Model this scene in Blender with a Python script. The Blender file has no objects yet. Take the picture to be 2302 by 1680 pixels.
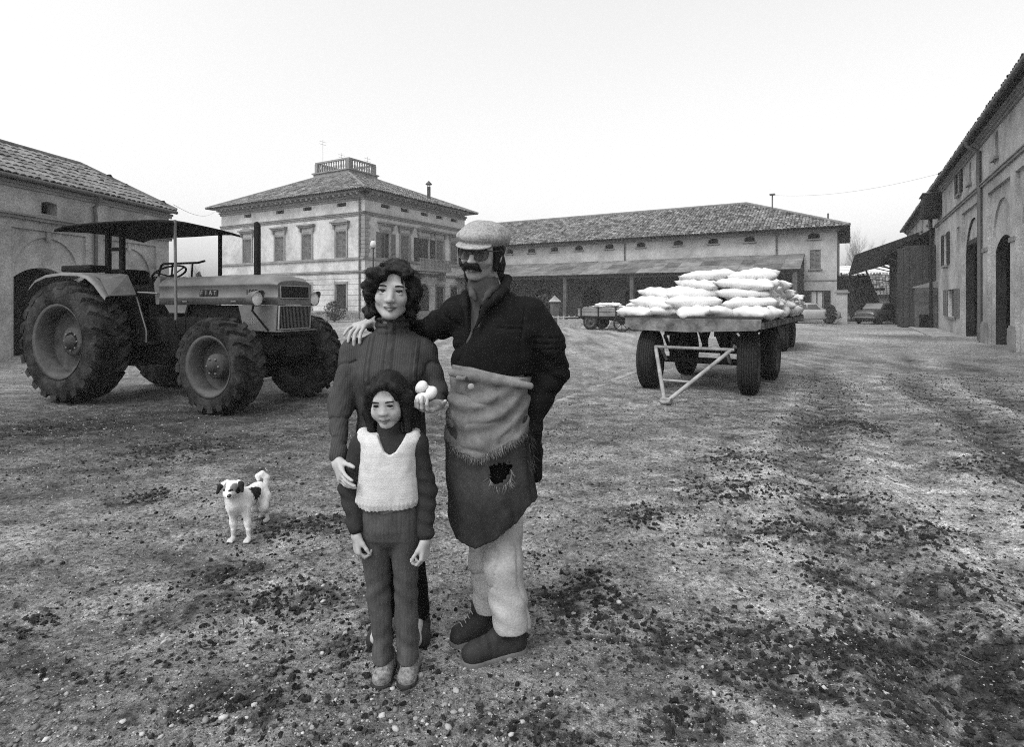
import bpy, bmesh, math, random
import numpy as np
from mathutils import Vector, Matrix
from mathutils.geometry import tessellate_polygon

random.seed(7)
rng = np.random.default_rng(11)
sc = bpy.context.scene
col = sc.collection
PI = math.pi
R = math.radians

# ------------------------------------------------------------------ camera
FPX, CX, HZ, CH = 1300.0, 1151.0, 680.0, 1.42      # focal length and centre in photo pixels, horizon row, eye height
cam = bpy.data.objects.new('camera', bpy.data.cameras.new('camera'))
col.objects.link(cam)
cam.location = (0, 0, CH)
cam.rotation_euler = (R(90), 0, 0)
cam.data.sensor_fit = 'HORIZONTAL'
cam.data.sensor_width = 36
cam.data.lens = 36 * FPX / 2302
cam.data.shift_y = -160 / 2302
cam.data.clip_start = 0.05
cam.data.clip_end = 2000
sc.camera = cam

# ------------------------------------------------------------------ sky, sun, exposure
SUN_EL, SUN_AZ = R(52), R(222)                      # overcast: high, soft, from behind the photographer
world = bpy.data.worlds.new('World')
sc.world = world
world.use_nodes = True
wn = world.node_tree
wn.nodes.clear()
sky = wn.nodes.new('ShaderNodeTexSky')
sky.sky_type = 'NISHITA'
sky.sun_disc = False
sky.sun_elevation = SUN_EL
sky.sun_rotation = SUN_AZ
sky.air_density = 1.0
sky.dust_density = 7.0
sky.ozone_density = 1.0
bw = wn.nodes.new('ShaderNodeRGBToBW')
bg = wn.nodes.new('ShaderNodeBackground')
bg.inputs['Strength'].default_value = 0.15
wo = wn.nodes.new('ShaderNodeOutputWorld')
wn.links.new(sky.outputs['Color'], bw.inputs['Color'])
# an overcast sky: the clear-sky values evened out by cloud and brightened all round
fl_ = wn.nodes.new('ShaderNodeMath'); fl_.operation = 'POWER'; fl_.inputs[1].default_value = 0.55
ml_ = wn.nodes.new('ShaderNodeMath'); ml_.operation = 'MULTIPLY'; ml_.inputs[1].default_value = 5.7
wn.links.new(bw.outputs['Val'], fl_.inputs[0])
wn.links.new(fl_.outputs[0], ml_.inputs[0])
wn.links.new(ml_.outputs[0], bg.inputs['Color'])
wn.links.new(bg.outputs['Background'], wo.inputs['Surface'])
sd = bpy.data.lights.new('sun', 'SUN')
sd.energy = 1.5
sd.angle = R(14)
sun = bpy.data.objects.new('sun', sd)
col.objects.link(sun)
sun.location = (0, 0, 60)
sv = Vector((math.sin(SUN_AZ) * math.cos(SUN_EL), math.cos(SUN_AZ) * math.cos(SUN_EL), math.sin(SUN_EL)))
sun.rotation_euler = (-sv).to_track_quat('-Z', 'Y').to_euler()

sc.view_settings.view_transform = 'Standard'
sc.view_settings.look = 'None'
sc.view_settings.gamma = 1
sc.view_settings.use_curve_mapping = False
sc.view_settings.exposure = -0.3
sc.cycles.use_denoising = False
sc.cycles.pixel_filter_type = 'BLACKMAN_HARRIS'
sc.cycles.filter_width = 1.05
sc.cycles.use_adaptive_sampling = False

# ------------------------------------------------------------------ pixel helpers (photo pixels 2302 x 1680)
def W(px, py, Y):
    return np.array([(px - CX) / FPX * Y, Y, CH - (py - HZ) / FPX * Y])

def G(px, py):
    Y = CH * FPX / (py - HZ)
    return np.array([(px - CX) / FPX * Y, Y, 0.0])

# ------------------------------------------------------------------ numpy noise
def _hash(i, j, k):
    n = (i * 374761393 + j * 668265263 + k * 2147483647 * 3 + k * 1274126177) & 0xffffffff
    n = ((n ^ (n >> 13)) * 1274126177) & 0xffffffff
    n = (n ^ (n >> 16))
    return (n & 0xffff) / 65535.0

def vnoise(x, y, z=0.0):
    x = np.asarray(x, float); y = np.asarray(y, float); z = np.asarray(z, float) + 0 * x
    xi, yi, zi = np.floor(x).astype(np.int64), np.floor(y).astype(np.int64), np.floor(z).astype(np.int64)
    fx, fy, fz = x - xi, y - yi, z - zi
    u, v, w = [f * f * f * (f * (f * 6 - 15) + 10) for f in (fx, fy, fz)]
    r = 0
    for a in (0, 1):
        for b in (0, 1):
            for c in (0, 1):
                wgt = (u if a else 1 - u) * (v if b else 1 - v) * (w if c else 1 - w)
                r = r + wgt * _hash(xi + a, yi + b, zi + c)
    return r * 2 - 1

def fbm(x, y, z=0.0, o=4, g=0.5):
    r, a, f = 0, 1.0, 1.0
    for i in range(o):
        r = r + a * vnoise(np.asarray(x) * f + 17 * i, np.asarray(y) * f - 9 * i, np.asarray(z) * f + 5 * i)
        a *= g; f *= 2.03
    return r

# ------------------------------------------------------------------ materials
MATS = {}
def mat(name, base, var=0.25, scale=6.0, rough=0.9, bump=0.0, bscale=None, spec=0.12, metal=0.0, stain=0.0, sscale=0.6,
        attr=None, fine=0.0, rnd=0.0, trans=0.0, stretch=None, coat=0.0, bdist=0.02):
    """grey procedural material: mottling, big stains, fine grain, bump"""
    if name in MATS:
        return MATS[name]
    m = bpy.data.materials.new(name)
    m.use_nodes = True
    nt = m.node_tree
    b = nt.nodes['Principled BSDF']
    N, L = nt.nodes.new, nt.links.new
    tc = N('ShaderNodeTexCoord')
    vec = tc.outputs['Object']
    if stretch:
        mp = N('ShaderNodeMapping'); mp.inputs['Scale'].default_value = stretch
        L(vec, mp.inputs['Vector']); vec = mp.outputs['Vector']
    n1 = N('ShaderNodeTexNoise'); n1.inputs['Scale'].default_value = scale; n1.inputs['Detail'].default_value = 6
    n1.inputs['Roughness'].default_value = 0.62
    L(vec, n1.inputs['Vector'])
    def math_(op, a, bb, c=None):
        q = N('ShaderNodeMath'); q.operation = op
        for i, v in enumerate((a, bb, c)):
            if v is None: continue
            if isinstance(v, (int, float)): q.inputs[i].default_value = v
            else: L(v, q.inputs[i])
        return q.outputs[0]
    k = math_('MULTIPLY_ADD', math_('SUBTRACT', n1.outputs['Fac'], 0.5), var * 3.2, 1.0)
    if stain:
        n2 = N('ShaderNodeTexNoise'); n2.inputs['Scale'].default_value = sscale; n2.inputs['Detail'].default_value = 5
        n2.inputs['Roughness'].default_value = 0.6
        L(vec, n2.inputs['Vector'])
        mr = N('ShaderNodeMapRange'); mr.inputs['From Min'].default_value = 0.42; mr.inputs['From Max'].default_value = 0.62
        mr.inputs['To Min'].default_value = 1.0; mr.inputs['To Max'].default_value = 1.0 - stain
        L(n2.outputs['Fac'], mr.inputs['Value'])
        k = math_('MULTIPLY', k, mr.outputs['Result'])
    if fine:
        n3 = N('ShaderNodeTexNoise'); n3.inputs['Scale'].default_value = scale * 9; n3.inputs['Detail'].default_value = 3
        L(vec, n3.inputs['Vector'])
        k = math_('MULTIPLY', k, math_('MULTIPLY_ADD', math_('SUBTRACT', n3.outputs['Fac'], 0.5), fine * 3.2, 1.0))
    if rnd:
        oi = N('ShaderNodeObjectInfo')
        k = math_('MULTIPLY', k, math_('MULTIPLY_ADD', math_('SUBTRACT', oi.outputs['Random'], 0.5), rnd * 2, 1.0))
    if attr:
        at = N('ShaderNodeAttribute'); at.attribute_name = attr
        k = math_('MULTIPLY', k, at.outputs['Fac'])
    k = math_('MAXIMUM', math_('MULTIPLY', k, base), 0.004)
    cc = N('ShaderNodeCombineColor')
    for i in range(3): L(k, cc.inputs[i])
    L(cc.outputs[0], b.inputs['Base Color'])
    b.inputs['Roughness'].default_value = rough
    b.inputs['Metallic'].default_value = metal
    b.inputs['Specular IOR Level'].default_value = spec
    b.inputs['Coat Weight'].default_value = coat
    if trans:
        b.inputs['Transmission Weight'].default_value = trans
    if bump:
        n4 = N('ShaderNodeTexNoise'); n4.inputs['Scale'].default_value = bscale or scale * 4; n4.inputs['Detail'].default_value = 5
        L(vec, n4.inputs['Vector'])
        bp = N('ShaderNodeBump'); bp.inputs['Strength'].default_value = bump; bp.inputs['Distance'].default_value = bdist
        L(n4.outputs['Fac'], bp.inputs['Height']); L(bp.outputs['Normal'], b.inputs['Normal'])
    MATS[name] = m
    return m

# ------------------------------------------------------------------ object helpers
def tag(o, label=None, cat=None, group=None, kind=None):
    if label: o['label'] = label
    if cat: o['category'] = cat
    if group: o['group'] = group
    if kind: o['kind'] = kind
    return o

def ob(name, me, m=None, parent=None, loc=None, smooth=None):
    o = bpy.data.objects.new(name, me)
    col.objects.link(o)
    if m is not None and me is not None and not me.materials:
        me.materials.append(m)
    if parent is not None: o.parent = parent
    if loc is not None: o.location = loc
    if smooth is not None and me is not None:
        me.polygons.foreach_set('use_smooth', [smooth] * len(me.polygons))
    return o

def empty(name, loc=(0, 0, 0), rz=0.0, rot=None):
    o = bpy.data.objects.new(name, None)
    col.objects.link(o)
    o.empty_display_size = 0.1
    o.location = loc
    o.rotation_euler = rot if rot else (0, 0, rz)
    return o

def np_mesh(name, v, f, smooth=False, attr=None):
    """v (n,3), f (m,k) index array of equal-length faces (or list of lists)"""
    me = bpy.data.meshes.new(name)
    if isinstance(f, np.ndarray):
        me.vertices.add(len(v)); me.vertices.foreach_set('co', np.asarray(v, np.float32).ravel())
        k = f.shape[1]
        me.loops.add(f.size); me.loops.foreach_set('vertex_index', f.ravel().astype(np.int32))
        me.polygons.add(len(f)); me.polygons.foreach_set('loop_start', np.arange(0, f.size, k, dtype=np.int32))
        me.polygons.foreach_set('use_smooth', np.full(len(f), smooth))
        me.update(calc_edges=True)
    else:
        me.from_pydata([tuple(p) for p in v], [], f)
        me.polygons.foreach_set('use_smooth', [smooth] * len(me.polygons))
        me.update()
    if attr is not None:
        a = me.attributes.new('Col', 'FLOAT', 'POINT')
        a.data.foreach_set('value', np.asarray(attr, np.float32))
    me.validate()
    return me

class MB:
    """collects simple solids into one mesh"""
    def __init__(s): s.v = []; s.f = []; s.sm = []
    def add(s, v, f, smooth=False, M=None):
        n = len(s.v)
        s.v += [tuple(M @ Vector(p)) if M is not None else tuple(p) for p in v]
        s.f += [tuple(i + n for i in q) for q in f]
        s.sm += [smooth] * len(f)
        return s
    def box(s, x0, x1, y0, y1, z0, z1, M=None, bev=0.0):
        if bev <= 0:
            v = [(x, y, z) for x in (x0, x1) for y in (y0, y1) for z in (z0, z1)]
            f = [(0, 1, 3, 2), (4, 6, 7, 5), (0, 4, 5, 1), (2, 3, 7, 6), (0, 2, 6, 4), (1, 5, 7, 3)]
            return s.add(v, f, False, M)
        b = min(bev, abs(x1 - x0) / 2.01, abs(y1 - y0) / 2.01, abs(z1 - z0) / 2.01)
        bm = bmesh.new()
        bmesh.ops.create_cube(bm, size=1)
        for p in bm.verts:
            p.co = Vector(((x0 + x1) / 2 + p.co.x * (x1 - x0), (y0 + y1) / 2 + p.co.y * (y1 - y0), (z0 + z1) / 2 + p.co.z * (z1 - z0)))
        bmesh.ops.bevel(bm, geom=list(bm.edges), offset=b, segments=2, affect='EDGES', profile=0.5)
        bm.verts.index_update()
        s.add([p.co[:] for p in bm.verts], [[q.index for q in fc.verts] for fc in bm.faces], True, M)
        bm.free()
        return s
    def tube(s, pts, r, n=8, cap=True, M=None):
        """tube along points; r number or list"""
        pts = [Vector(p) for p in pts]
        rr = r if isinstance(r, (list, tuple)) else [r] * len(pts)
        v = []; f = []
        t0 = (pts[1] - pts[0]).normalized()
        up = Vector((0, 0, 1)) if abs(t0.z) < 0.9 else Vector((1, 0, 0))
        nx = t0.cross(up).normalized()
        for i, p in enumerate(pts):
            if i == 0: t = pts[1] - pts[0]
            elif i == len(pts) - 1: t = pts[-1] - pts[-2]
            else: t = (pts[i + 1] - p).normalized() + (p - pts[i - 1]).normalized()
            t.normalize()
            nx = (nx - t * nx.dot(t)).normalized()
            ny = t.cross(nx)
            for k in range(n):
                a = 2 * PI * k / n
                v.append(p + (nx * math.cos(a) + ny * math.sin(a)) * rr[i])
        for i in range(len(pts) - 1):
            for k in range(n):
                f.append((i * n + k, i * n + (k + 1) % n, (i + 1) * n + (k + 1) % n, (i + 1) * n + k))
        s.add(v, f, True, M)
        if cap:
            s.add([v[k] for k in range(n)], [tuple(range(n - 1, -1, -1))], False, M)
            s.add([v[-n + k] for k in range(n)], [tuple(range(n))], False, M)
        return s
    def lathe(s, prof, n=24, M=None, smooth=True, closed=False):
        """prof [(r, h)] turned round local Z"""
        v = [(r * math.cos(2 * PI * k / n), r * math.sin(2 * PI * k / n), h) for r, h in prof for k in range(n)]
        m = len(prof); f = []
        for i in range(m if closed else m - 1):
            j = (i + 1) % m
            for k in range(n):
                f.append((i * n + k, i * n + (k + 1) % n, j * n + (k + 1) % n, j * n + k))
        return s.add(v, f, smooth, M)
    def prism(s, poly, d0, d1, axis='y', M=None):
        """2D polygon (a, b) extruded between d0 and d1 along an axis"""
        def P(a, b, d): return {'y': (a, d, b), 'x': (d, a, b), 'z': (a, b, d)}[axis]
        n = len(poly)
        v = [P(a, b, d0) for a, b in poly] + [P(a, b, d1) for a, b in poly]
        f = [(i, (i + 1) % n, n + (i + 1) % n, n + i) for i in range(n)]
        s.add(v, f, False, M)
        tri = tessellate_polygon([[Vector((a, b, 0)) for a, b in poly]])
        s.add(v[:n], [tuple(t) for t in tri], False, M)
        s.add(v[n:], [tuple(reversed(t)) for t in tri], False, M)
        return s
    def mesh(s, name='mesh'):
        me = bpy.data.meshes.new(name)
        me.from_pydata(s.v, [], s.f)
        me.polygons.foreach_set('use_smooth', s.sm)
        me.update()
        bm = bmesh.new(); bm.from_mesh(me)
        bmesh.ops.recalc_face_normals(bm, faces=bm.faces)
        bm.to_mesh(me); bm.free()
        return me
    def build(s, name, m, parent=None, loc=None):
        return ob(name, s.mesh(name), m, parent, loc)

def bevel(o, w=0.01, seg=2):
    b = o.modifiers.new('bevel', 'BEVEL'); b.width = w; b.segments = seg; b.limit_method = 'ANGLE'
    return o

def copy_tree(o, parent=None):
    c = o.copy(); col.objects.link(c)
    c.parent = parent
    for ch in o.children: copy_tree(ch, c)
    return c

def text_mesh(body, size, thick=0.002):
    cu = bpy.data.curves.new('lettering', 'FONT')
    cu.body = body; cu.size = size; cu.extrude = thick; cu.align_x = 'CENTER'; cu.align_y = 'CENTER'
    t = bpy.data.objects.new('lettering', cu); col.objects.link(t)
    bpy.context.view_layer.update()
    me = bpy.data.meshes.new_from_object(t.evaluated_get(bpy.context.evaluated_depsgraph_get()))
    bpy.data.objects.remove(t); bpy.data.curves.remove(cu)
    return me
# ================================================================== GROUND
def ground_h(x, y):
    x = np.asarray(x, float); y = np.asarray(y, float)
    fade = 1.0 / (1 + (np.maximum(y, 0) / 9) ** 3) * np.clip((9.5 - x) / 3.0, .15, 1)
    h = 0.018 * fbm(x * 0.7, y * 0.7, 3.0, 3) + 0.011 * fbm(x * 4.5, y * 4.5, 9.0, 3) * fade
    rough = np.clip(.25 + .9 * fbm(x * .8 + 4, y * .8, 6.0, 2) + .5 * np.clip((x - .8) / 2.5, 0, 1), .1, 1.3)
    h = h + 0.024 * fade * rough * np.maximum(fbm(x * 11 + .4 * y * 11, y * 9 - .5 * x * 9, 1.0, 3) - .05, 0) ** 1.2
    calm = 1 - .75 * np.exp(-(((x + .25) / .55) ** 2 + ((y - 2.35) / .35) ** 2))
    h = h * calm
    # wheel ruts sweeping in from the right and on towards the far gate
    for (off, amp) in ((0.0, 1), (1.7, 1), (2.9, .8), (4.4, .8), (0.7, .5)):
        cx_ = 1.9 + off + 0.42 * (y - 3) + 0.010 * (y - 3) ** 2 + 0.15 * np.sin(y * 0.9 + off)
        d = (x - cx_) / 0.24
        h = h - amp * 0.048 * np.exp(-d * d) * fade + amp * 0.032 * np.exp(-(np.abs(d) - 1.7) ** 2 * 2.0) * fade
        tread = np.sin((y * 0.9 + x * 0.4) * 26 + 3 * off)
        h = h + amp * 0.014 * tread * np.exp(-d * d) * fade
    return h * np.clip((y + 6) / 6, 0.2, 1)

MUCK = [(1650, 1110, .55, .16), (1900, 1130, .40, .14), (1730, 1480, .42, .18), (1860, 1310, .22, .10), (640, 1345, .45, .12),
        (70, 1410, .16, .09), (1340, 1360, .30, .12), (1480, 1440, .30, .10), (2090, 1560, .55, .25), (2050, 1200, .5, .12), (2150, 1330, .5, .10),
        (2230, 1050, .8, .2), (1660, 1040, .5, .2), (1450, 1160, .35, .10), (500, 1290, .25, .08), (420, 1010, .8, .25), (150, 960, 1.2, .25),
        (820, 1440, .18, .10), (1320, 1300, .2, .08), (1940, 960, .6, .25), (330, 1120, .3, .1), (700, 1180, .4, .12), (560, 1570, .3, .08),
        (1200, 1640, .25, .06), (1550, 1610, .25, .07), (1950, 1450, .35, .10), (2250, 1480, .4, .12), (1250, 1340, .2, .08), (1760, 1200, .5, .12)]
MUCKW = [(G(a, b)[0], G(a, b)[1], rx, ry) for a, b, rx, ry in MUCK]

def ground_tone(x, y):
    """how pale the dried mud is: paler worn track in the middle, darker churned soil by the tractor and on the ruts"""
    t = 1.0 + 0.22 * fbm(x * 0.45, y * 0.45, 5.0, 4) + 0.35 * fbm(x * 3.2 - y * 1.2, y * 5.2 + x * 1.0, 8.0, 4)
    t = t * (1 - .25 * np.exp(-((y - 1.6) / 1.1) ** 2))
    t = t * (1 - 0.66 * np.exp(-(((x + 4.3) / 4.2) ** 2 + ((y - 7.3) / 2.6) ** 2)))
    t = t * (1 - 0.35 * np.exp(-(((x + 0.5) / 5.0) ** 2 + ((y - 6.2) / 1.1) ** 2)))
    t = t * (1 + 0.35 * np.exp(-(((x - 1.6) / 1.6) ** 2 + ((y - 5.6) / 1.7) ** 2)))
    t = t * (1 + 0.25 * np.clip((y - 10) / 15, 0, 1))
    for cx_, cy_, rx, ry in MUCKW:
        q = ((x - cx_) / rx) ** 2 + ((y - cy_) / (ry * 2.2)) ** 2
        n = fbm(x * 14, y * 20, 2.0, 3)
        t = t * (1 - 0.60 * np.clip(.75 - q + 1.1 * n, 0, 1) * np.exp(-np.maximum(q - 1, 0)))
    for off in (0.0, 1.7, 2.9, 4.4):
        cx_ = 1.9 + off + 0.42 * (y - 3) + 0.010 * (y - 3) ** 2 + 0.15 * np.sin(y * 0.9 + off)
        d = (x - cx_) / 0.30
        t = t * (1 - 0.55 / (1 + (np.maximum(y, 0) / 10) ** 4) * np.exp(-d * d) * np.clip(0.85 + 1.5 * fbm(x * 6, y * 5, 4.0, 4), 0, 1))
        t = t * (1 - 0.35 * np.exp(-d * d * 1.5) * (np.sin((y * 0.9 + x * 0.4) * 26 + 3 * off) < -.1))
        t = t * (1 + 0.30 * np.exp(-(np.abs(d) - 1.7) ** 2 * 4))
    return np.clip(t, 0.16, 2.0)

def axis_coords(lo, hi, step, far0, far1, growth=1.16):
    c = list(np.arange(lo, hi + 1e-6, step))
    s = step
    p = hi
    while p < far1:
        s *= growth; p += s; c.append(p)
    s = step; p = lo; pre = []
    while p > far0:
        s *= growth; p -= s; pre.append(p)
    return np.array(pre[::-1] + c)

gx = axis_coords(-5.0, 6.5, 0.023, -900, 900)
gy = axis_coords(1.3, 8.5, 0.022, -60, 1400)
GX, GY = np.meshgrid(gx, gy)
gv = np.stack([GX, GY, ground_h(GX, GY)], -1).reshape(-1, 3)
ni, nj = len(gx), len(gy)
idx = np.arange(ni * nj).reshape(nj, ni)
gf = np.stack([idx[:-1, :-1], idx[:-1, 1:], idx[1:, 1:], idx[1:, :-1]], -1).reshape(-1, 4)
gtone = ground_tone(gv[:, 0], gv[:, 1])

def ground_material():
    m = bpy.data.materials.new('dried_mud')
    m.use_nodes = True
    nt = m.node_tree; b = nt.nodes['Principled BSDF']; N, L = nt.nodes.new, nt.links.new
    tc = N('ShaderNodeTexCoord')
    at = N('ShaderNodeAttribute'); at.attribute_name = 'Col'
    def noise(s, d, r=.6):
        n = N('ShaderNodeTexNoise'); n.inputs['Scale'].default_value = s; n.inputs['Detail'].default_value = d
        n.inputs['Roughness'].default_value = r; L(tc.outputs['Object'], n.inputs['Vector']); return n.outputs['Fac']
    def M(op, a, c, e=None):
        q = N('ShaderNodeMath'); q.operation = op
        for i, v in enumerate((a, c, e)):
            if v is None: continue
            if isinstance(v, (int, float)): q.inputs[i].default_value = v
            else: L(v, q.inputs[i])
        return q.outputs[0]
    n1 = noise(5, 8, .72); n2 = noise(38, 5, .7); n3 = noise(170, 3, .6)
    k = M('MULTIPLY_ADD', M('SUBTRACT', n1, .5), 2.6, 1.0)
    k = M('MULTIPLY', k, M('MULTIPLY_ADD', M('SUBTRACT', n2, .5), 3.0, 1.0))
    k = M('MULTIPLY', k, M('MULTIPLY_ADD', M('SUBTRACT', n3, .5), 2.2, 1.0))
    k = M('MULTIPLY', k, at.outputs['Fac'])
    def flecks(s, lo, hi, a, c):
        n = noise(s, 5, .68); r = N('ShaderNodeMapRange')
        for nm, v in (('From Min', lo), ('From Max', hi), ('To Min', a), ('To Max', c)): r.inputs[nm].default_value = v
        L(n, r.inputs['Value']); return r.outputs['Result']
    k = M('MULTIPLY', k, flecks(11.0, .37, .45, .50, 1.0))
    k = M('MULTIPLY', k, flecks(34.0, .38, .45, .24, 1.0))
    k = M('MULTIPLY', k, flecks(48.0, .59, .66, 1.0, 2.1))
    k = M('MULTIPLY', k, flecks(2.2, .40, .56, .82, 1.06))
    k = M('MAXIMUM', M('MULTIPLY', k, 0.205), 0.005)
    cc = N('ShaderNodeCombineColor')
    for i in range(3): L(k, cc.inputs[i])
    L(cc.outputs[0], b.inputs['Base Color'])
    b.inputs['Roughness'].default_value = .88
    b.inputs['Specular IOR Level'].default_value = .08
    h = M('ADD', M('MULTIPLY', n2, .6), M('MULTIPLY', n3, .3))
    h = M('ADD', h, n1)
    bp = N('ShaderNodeBump'); bp.inputs['Strength'].default_value = .9; bp.inputs['Distance'].default_value = .03
    L(h, bp.inputs['Height']); L(bp.outputs['Normal'], b.inputs['Normal'])
    return m
MUD = ground_material()
gme = np_mesh('ground', gv, gf, True, gtone)
g = ob('ground', gme, MUD)
tag(g, 'rutted courtyard of dried mud, straw and gravel', 'ground', kind='structure')

# --- loose material lying on the ground
def scatter(n, spots=None, ymax=14.0):
    """points in view, denser near the camera"""
    y = 1.35 + (ymax - 1.35) * rng.random(n) ** 1.9
    x = (rng.random(n) - .5) * 2.15 * y + 0.0
    return x, y

_oct_v = np.array([(1, 0, 0), (-1, 0, 0), (0, 1, 0), (0, -1, 0), (0, 0, 1), (0, 0, -1)], float)
_oct_f = [(0, 2, 4), (2, 1, 4), (1, 3, 4), (3, 0, 4), (2, 0, 5), (1, 2, 5), (3, 1, 5), (0, 3, 5)]
def sub_oct():
    v = [tuple(p) for p in _oct_v]; f = []; cache = {}
    def mid(a, b):
        k = (min(a, b), max(a, b))
        if k not in cache:
            p = (np.array(v[a]) + np.array(v[b])); p /= np.linalg.norm(p)
            v.append(tuple(p)); cache[k] = len(v) - 1
        return cache[k]
    for a, b, c in _oct_f:
        ab, bc, ca = mid(a, b), mid(b, c), mid(c, a)
        f += [(a, ab, ca), (ab, b, bc), (ca, bc, c), (ab, bc, ca)]
    return np.array(v), np.array(f)
PEB_V, PEB_F = sub_oct()

PEB = mat('pebble_stone', 0.40, .2, 30, .8, .3, 80, attr='Col')
CLOD = mat('mud_clod', 0.036, .5, 60, .95, .8, 120, attr='Col')
OCT_F = np.array(_oct_f)
def lumps(name, x, y, size, flat, tone, m, rough=0.2, sink=0.35, label='', cat='', small=False, smooth=True):
    PV, PF = (_oct_v, OCT_F) if small else (PEB_V, PEB_F)
    n = len(x)
    a = rng.random(n) * 6.283
    base = PV[None] * (1 + rough * rng.standard_normal((n, len(PV), 1)))
    sx = size * (0.8 + 0.6 * rng.random(n)); sy = size * (0.6 + 0.5 * rng.random(n)); sz = size * flat * (0.7 + .6 * rng.random(n))
    vx = base[..., 0] * sx[:, None]; vy = base[..., 1] * sy[:, None]; vz = base[..., 2] * sz[:, None]
    c, s = np.cos(a)[:, None], np.sin(a)[:, None]
    z0 = ground_h(x, y) + sz * (1 - 2 * sink)
    v = np.stack([vx * c - vy * s + x[:, None], vx * s + vy * c + y[:, None], vz + z0[:, None]], -1).reshape(-1, 3)
    f = (PF[None] + (np.arange(n) * len(PV))[:, None, None]).reshape(-1, 3)
    o = ob(name, np_mesh(name, v, f, smooth, np.repeat(tone, len(PV))), m)
    tag(o, label, cat, kind='stuff')
    return o
# gravel: larger pebbles gathered in patches, grit everywhere
x, y = scatter(15000, ymax=9)
keep = rng.random(len(x)) < np.clip(0.06 + 0.85 * np.exp(-((x + 1.0) / 1.1) ** 2 - ((y - 1.9) / 0.7) ** 2) + .08 * (y < 2.6) + 0.45 * fbm(x * 2.3, y * 2.3, 0.0, 3), .01, 1)
x, y = x[keep], y[keep]
sz = 0.0030 + 0.0105 * rng.random(len(x)) ** 3.2
sz[rng.random(len(x)) < .012] *= 1.35
lumps('gravel', x, y, sz, .62, 0.25 + 0.85 * rng.random(len(x)) ** 1.8, PEB, .13, .34, 'small pale pebbles trodden into the courtyard mud', 'gravel')
x, y = scatter(42000, ymax=8)
sz = (0.0016 + 0.0040 * rng.random(len(x)) ** 2) * (.75 + y * .14)
lumps('grit', x, y, sz, .7, np.where(rng.random(len(x)) < .55, rng.uniform(.05, .25, len(x)), rng.uniform(.4, .95, len(x))), PEB, .25, .25, 'fine dark and pale grit over the courtyard mud', 'grit', small=True, smooth=False)
# crumbled clods: along ruts, in muck patches, loosely elsewhere
cx_, cy_, cs_ = [], [], []
for (mx, my, rx, ry) in MUCKW:
    n = int(420 * min(1.6, rx * ry * 22))
    ax, ay = rng.standard_normal(n) * rx * .55, rng.standard_normal(n) * ry * 1.1
    cx_.append(mx + ax); cy_.append(my + ay + .25 * ax)
    cs_.append((0.0028 + 0.012 * rng.random(n) ** 3.0) * np.exp(-(ax / rx) ** 2 * .8))
x2, y2 = scatter(46000, ymax=13)
k2 = rng.random(len(x2)) < .20 + .85 * fbm(x2 * 1.5 + 9, y2 * 2.5, 0.0, 4)
cx_.append(x2[k2]); cy_.append(y2[k2]); cs_.append(0.0022 + 0.0085 * rng.random(k2.sum()) ** 3.2)
ys = 1.4 + 10 * rng.random(12000) ** 1.2
off = rng.choice([0.0, 1.7, 2.9, 4.4], len(ys))
xs = 1.9 + off + 0.42 * (ys - 3) + 0.010 * (ys - 3) ** 2 + 0.15 * np.sin(ys * 0.9 + off) + rng.choice([-1, 1], len(ys)) * (.26 + .22 * rng.standard_normal(len(ys)))
cx_.append(xs); cy_.append(ys); cs_.append(0.0025 + 0.010 * rng.random(len(ys)) ** 3.0)
x, y, s_ = map(np.concatenate, (cx_, cy_, cs_))
ok = (y > 1.3) & (y < 16); x, y, s_ = x[ok], y[ok], s_[ok]
bigm = s_ > .0062
lumps('mud_clods', x[bigm], y[bigm], s_[bigm], .80, 0.4 + 0.9 * rng.random(bigm.sum()), CLOD, .42, .28, 'dark crumbled clods of wet mud strewn over the courtyard', 'mud', smooth=False)
lumps('mud_crumbs', x[~bigm], y[~bigm], s_[~bigm], .9, 0.3 + 1.1 * rng.random((~bigm).sum()), CLOD, .4, .25, 'fine dark crumbs of mud along the ruts and muck patches', 'mud', small=True, smooth=False)

STRAW = mat('straw_stalk', 0.20, .2, 20, .8, attr='Col')
n = 5200
x, y = scatter(n, ymax=16)
kk = rng.random(n) < .3 + .9 * fbm(x * 1.1 + 3, y * 1.1, 2.0, 3); x, y = x[kk], y[kk]; n = len(x)
a = rng.random(n) * 6.283; ln = (0.008 + 0.065 * rng.random(n) ** 4.5) * (.8 + .12 * y); wd = (0.0007 + .0007 * rng.random(n)) * (.8 + .1 * y)
z = ground_h(x, y) + 0.003
seg = 3; rows = []
p_ = np.stack([x, y, z], -1); dr = np.stack([np.cos(a), np.sin(a), .05 * rng.standard_normal(n)], -1); bd = rng.standard_normal((n, 1)) * .35
for i_ in range(seg + 1):
    sd_ = np.stack([-dr[:, 1], dr[:, 0], 0 * a], -1) * wd[:, None]
    rows += [p_ - sd_, p_ + np.array([0, 0, 1.0]) * wd[:, None], p_ + sd_]
    dr = dr + np.stack([-dr[:, 1], dr[:, 0], 0 * a], -1) * bd; dr /= np.linalg.norm(dr, axis=1)[:, None]
    p_ = p_ + dr * (ln / seg)[:, None]
v = np.stack(rows, 1).reshape(-1, 3)
fi = np.array([(3 * q + e, 3 * q + e + 1, 3 * q + e + 4, 3 * q + e + 3) for q in range(seg) for e in (0, 1)])
f = (fi[None] + (np.arange(n) * 3 * (seg + 1))[:, None, None]).reshape(-1, 4)
tag(ob('straw_litter', np_mesh('straw_litter', v, f, False, np.repeat(np.where(rng.random(n) < .4, rng.uniform(.7, 1.4, n), .18), 3 * (seg + 1))), STRAW),
    'scattered straw stalks and twigs lying on the mud', 'straw', kind='stuff')

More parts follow.
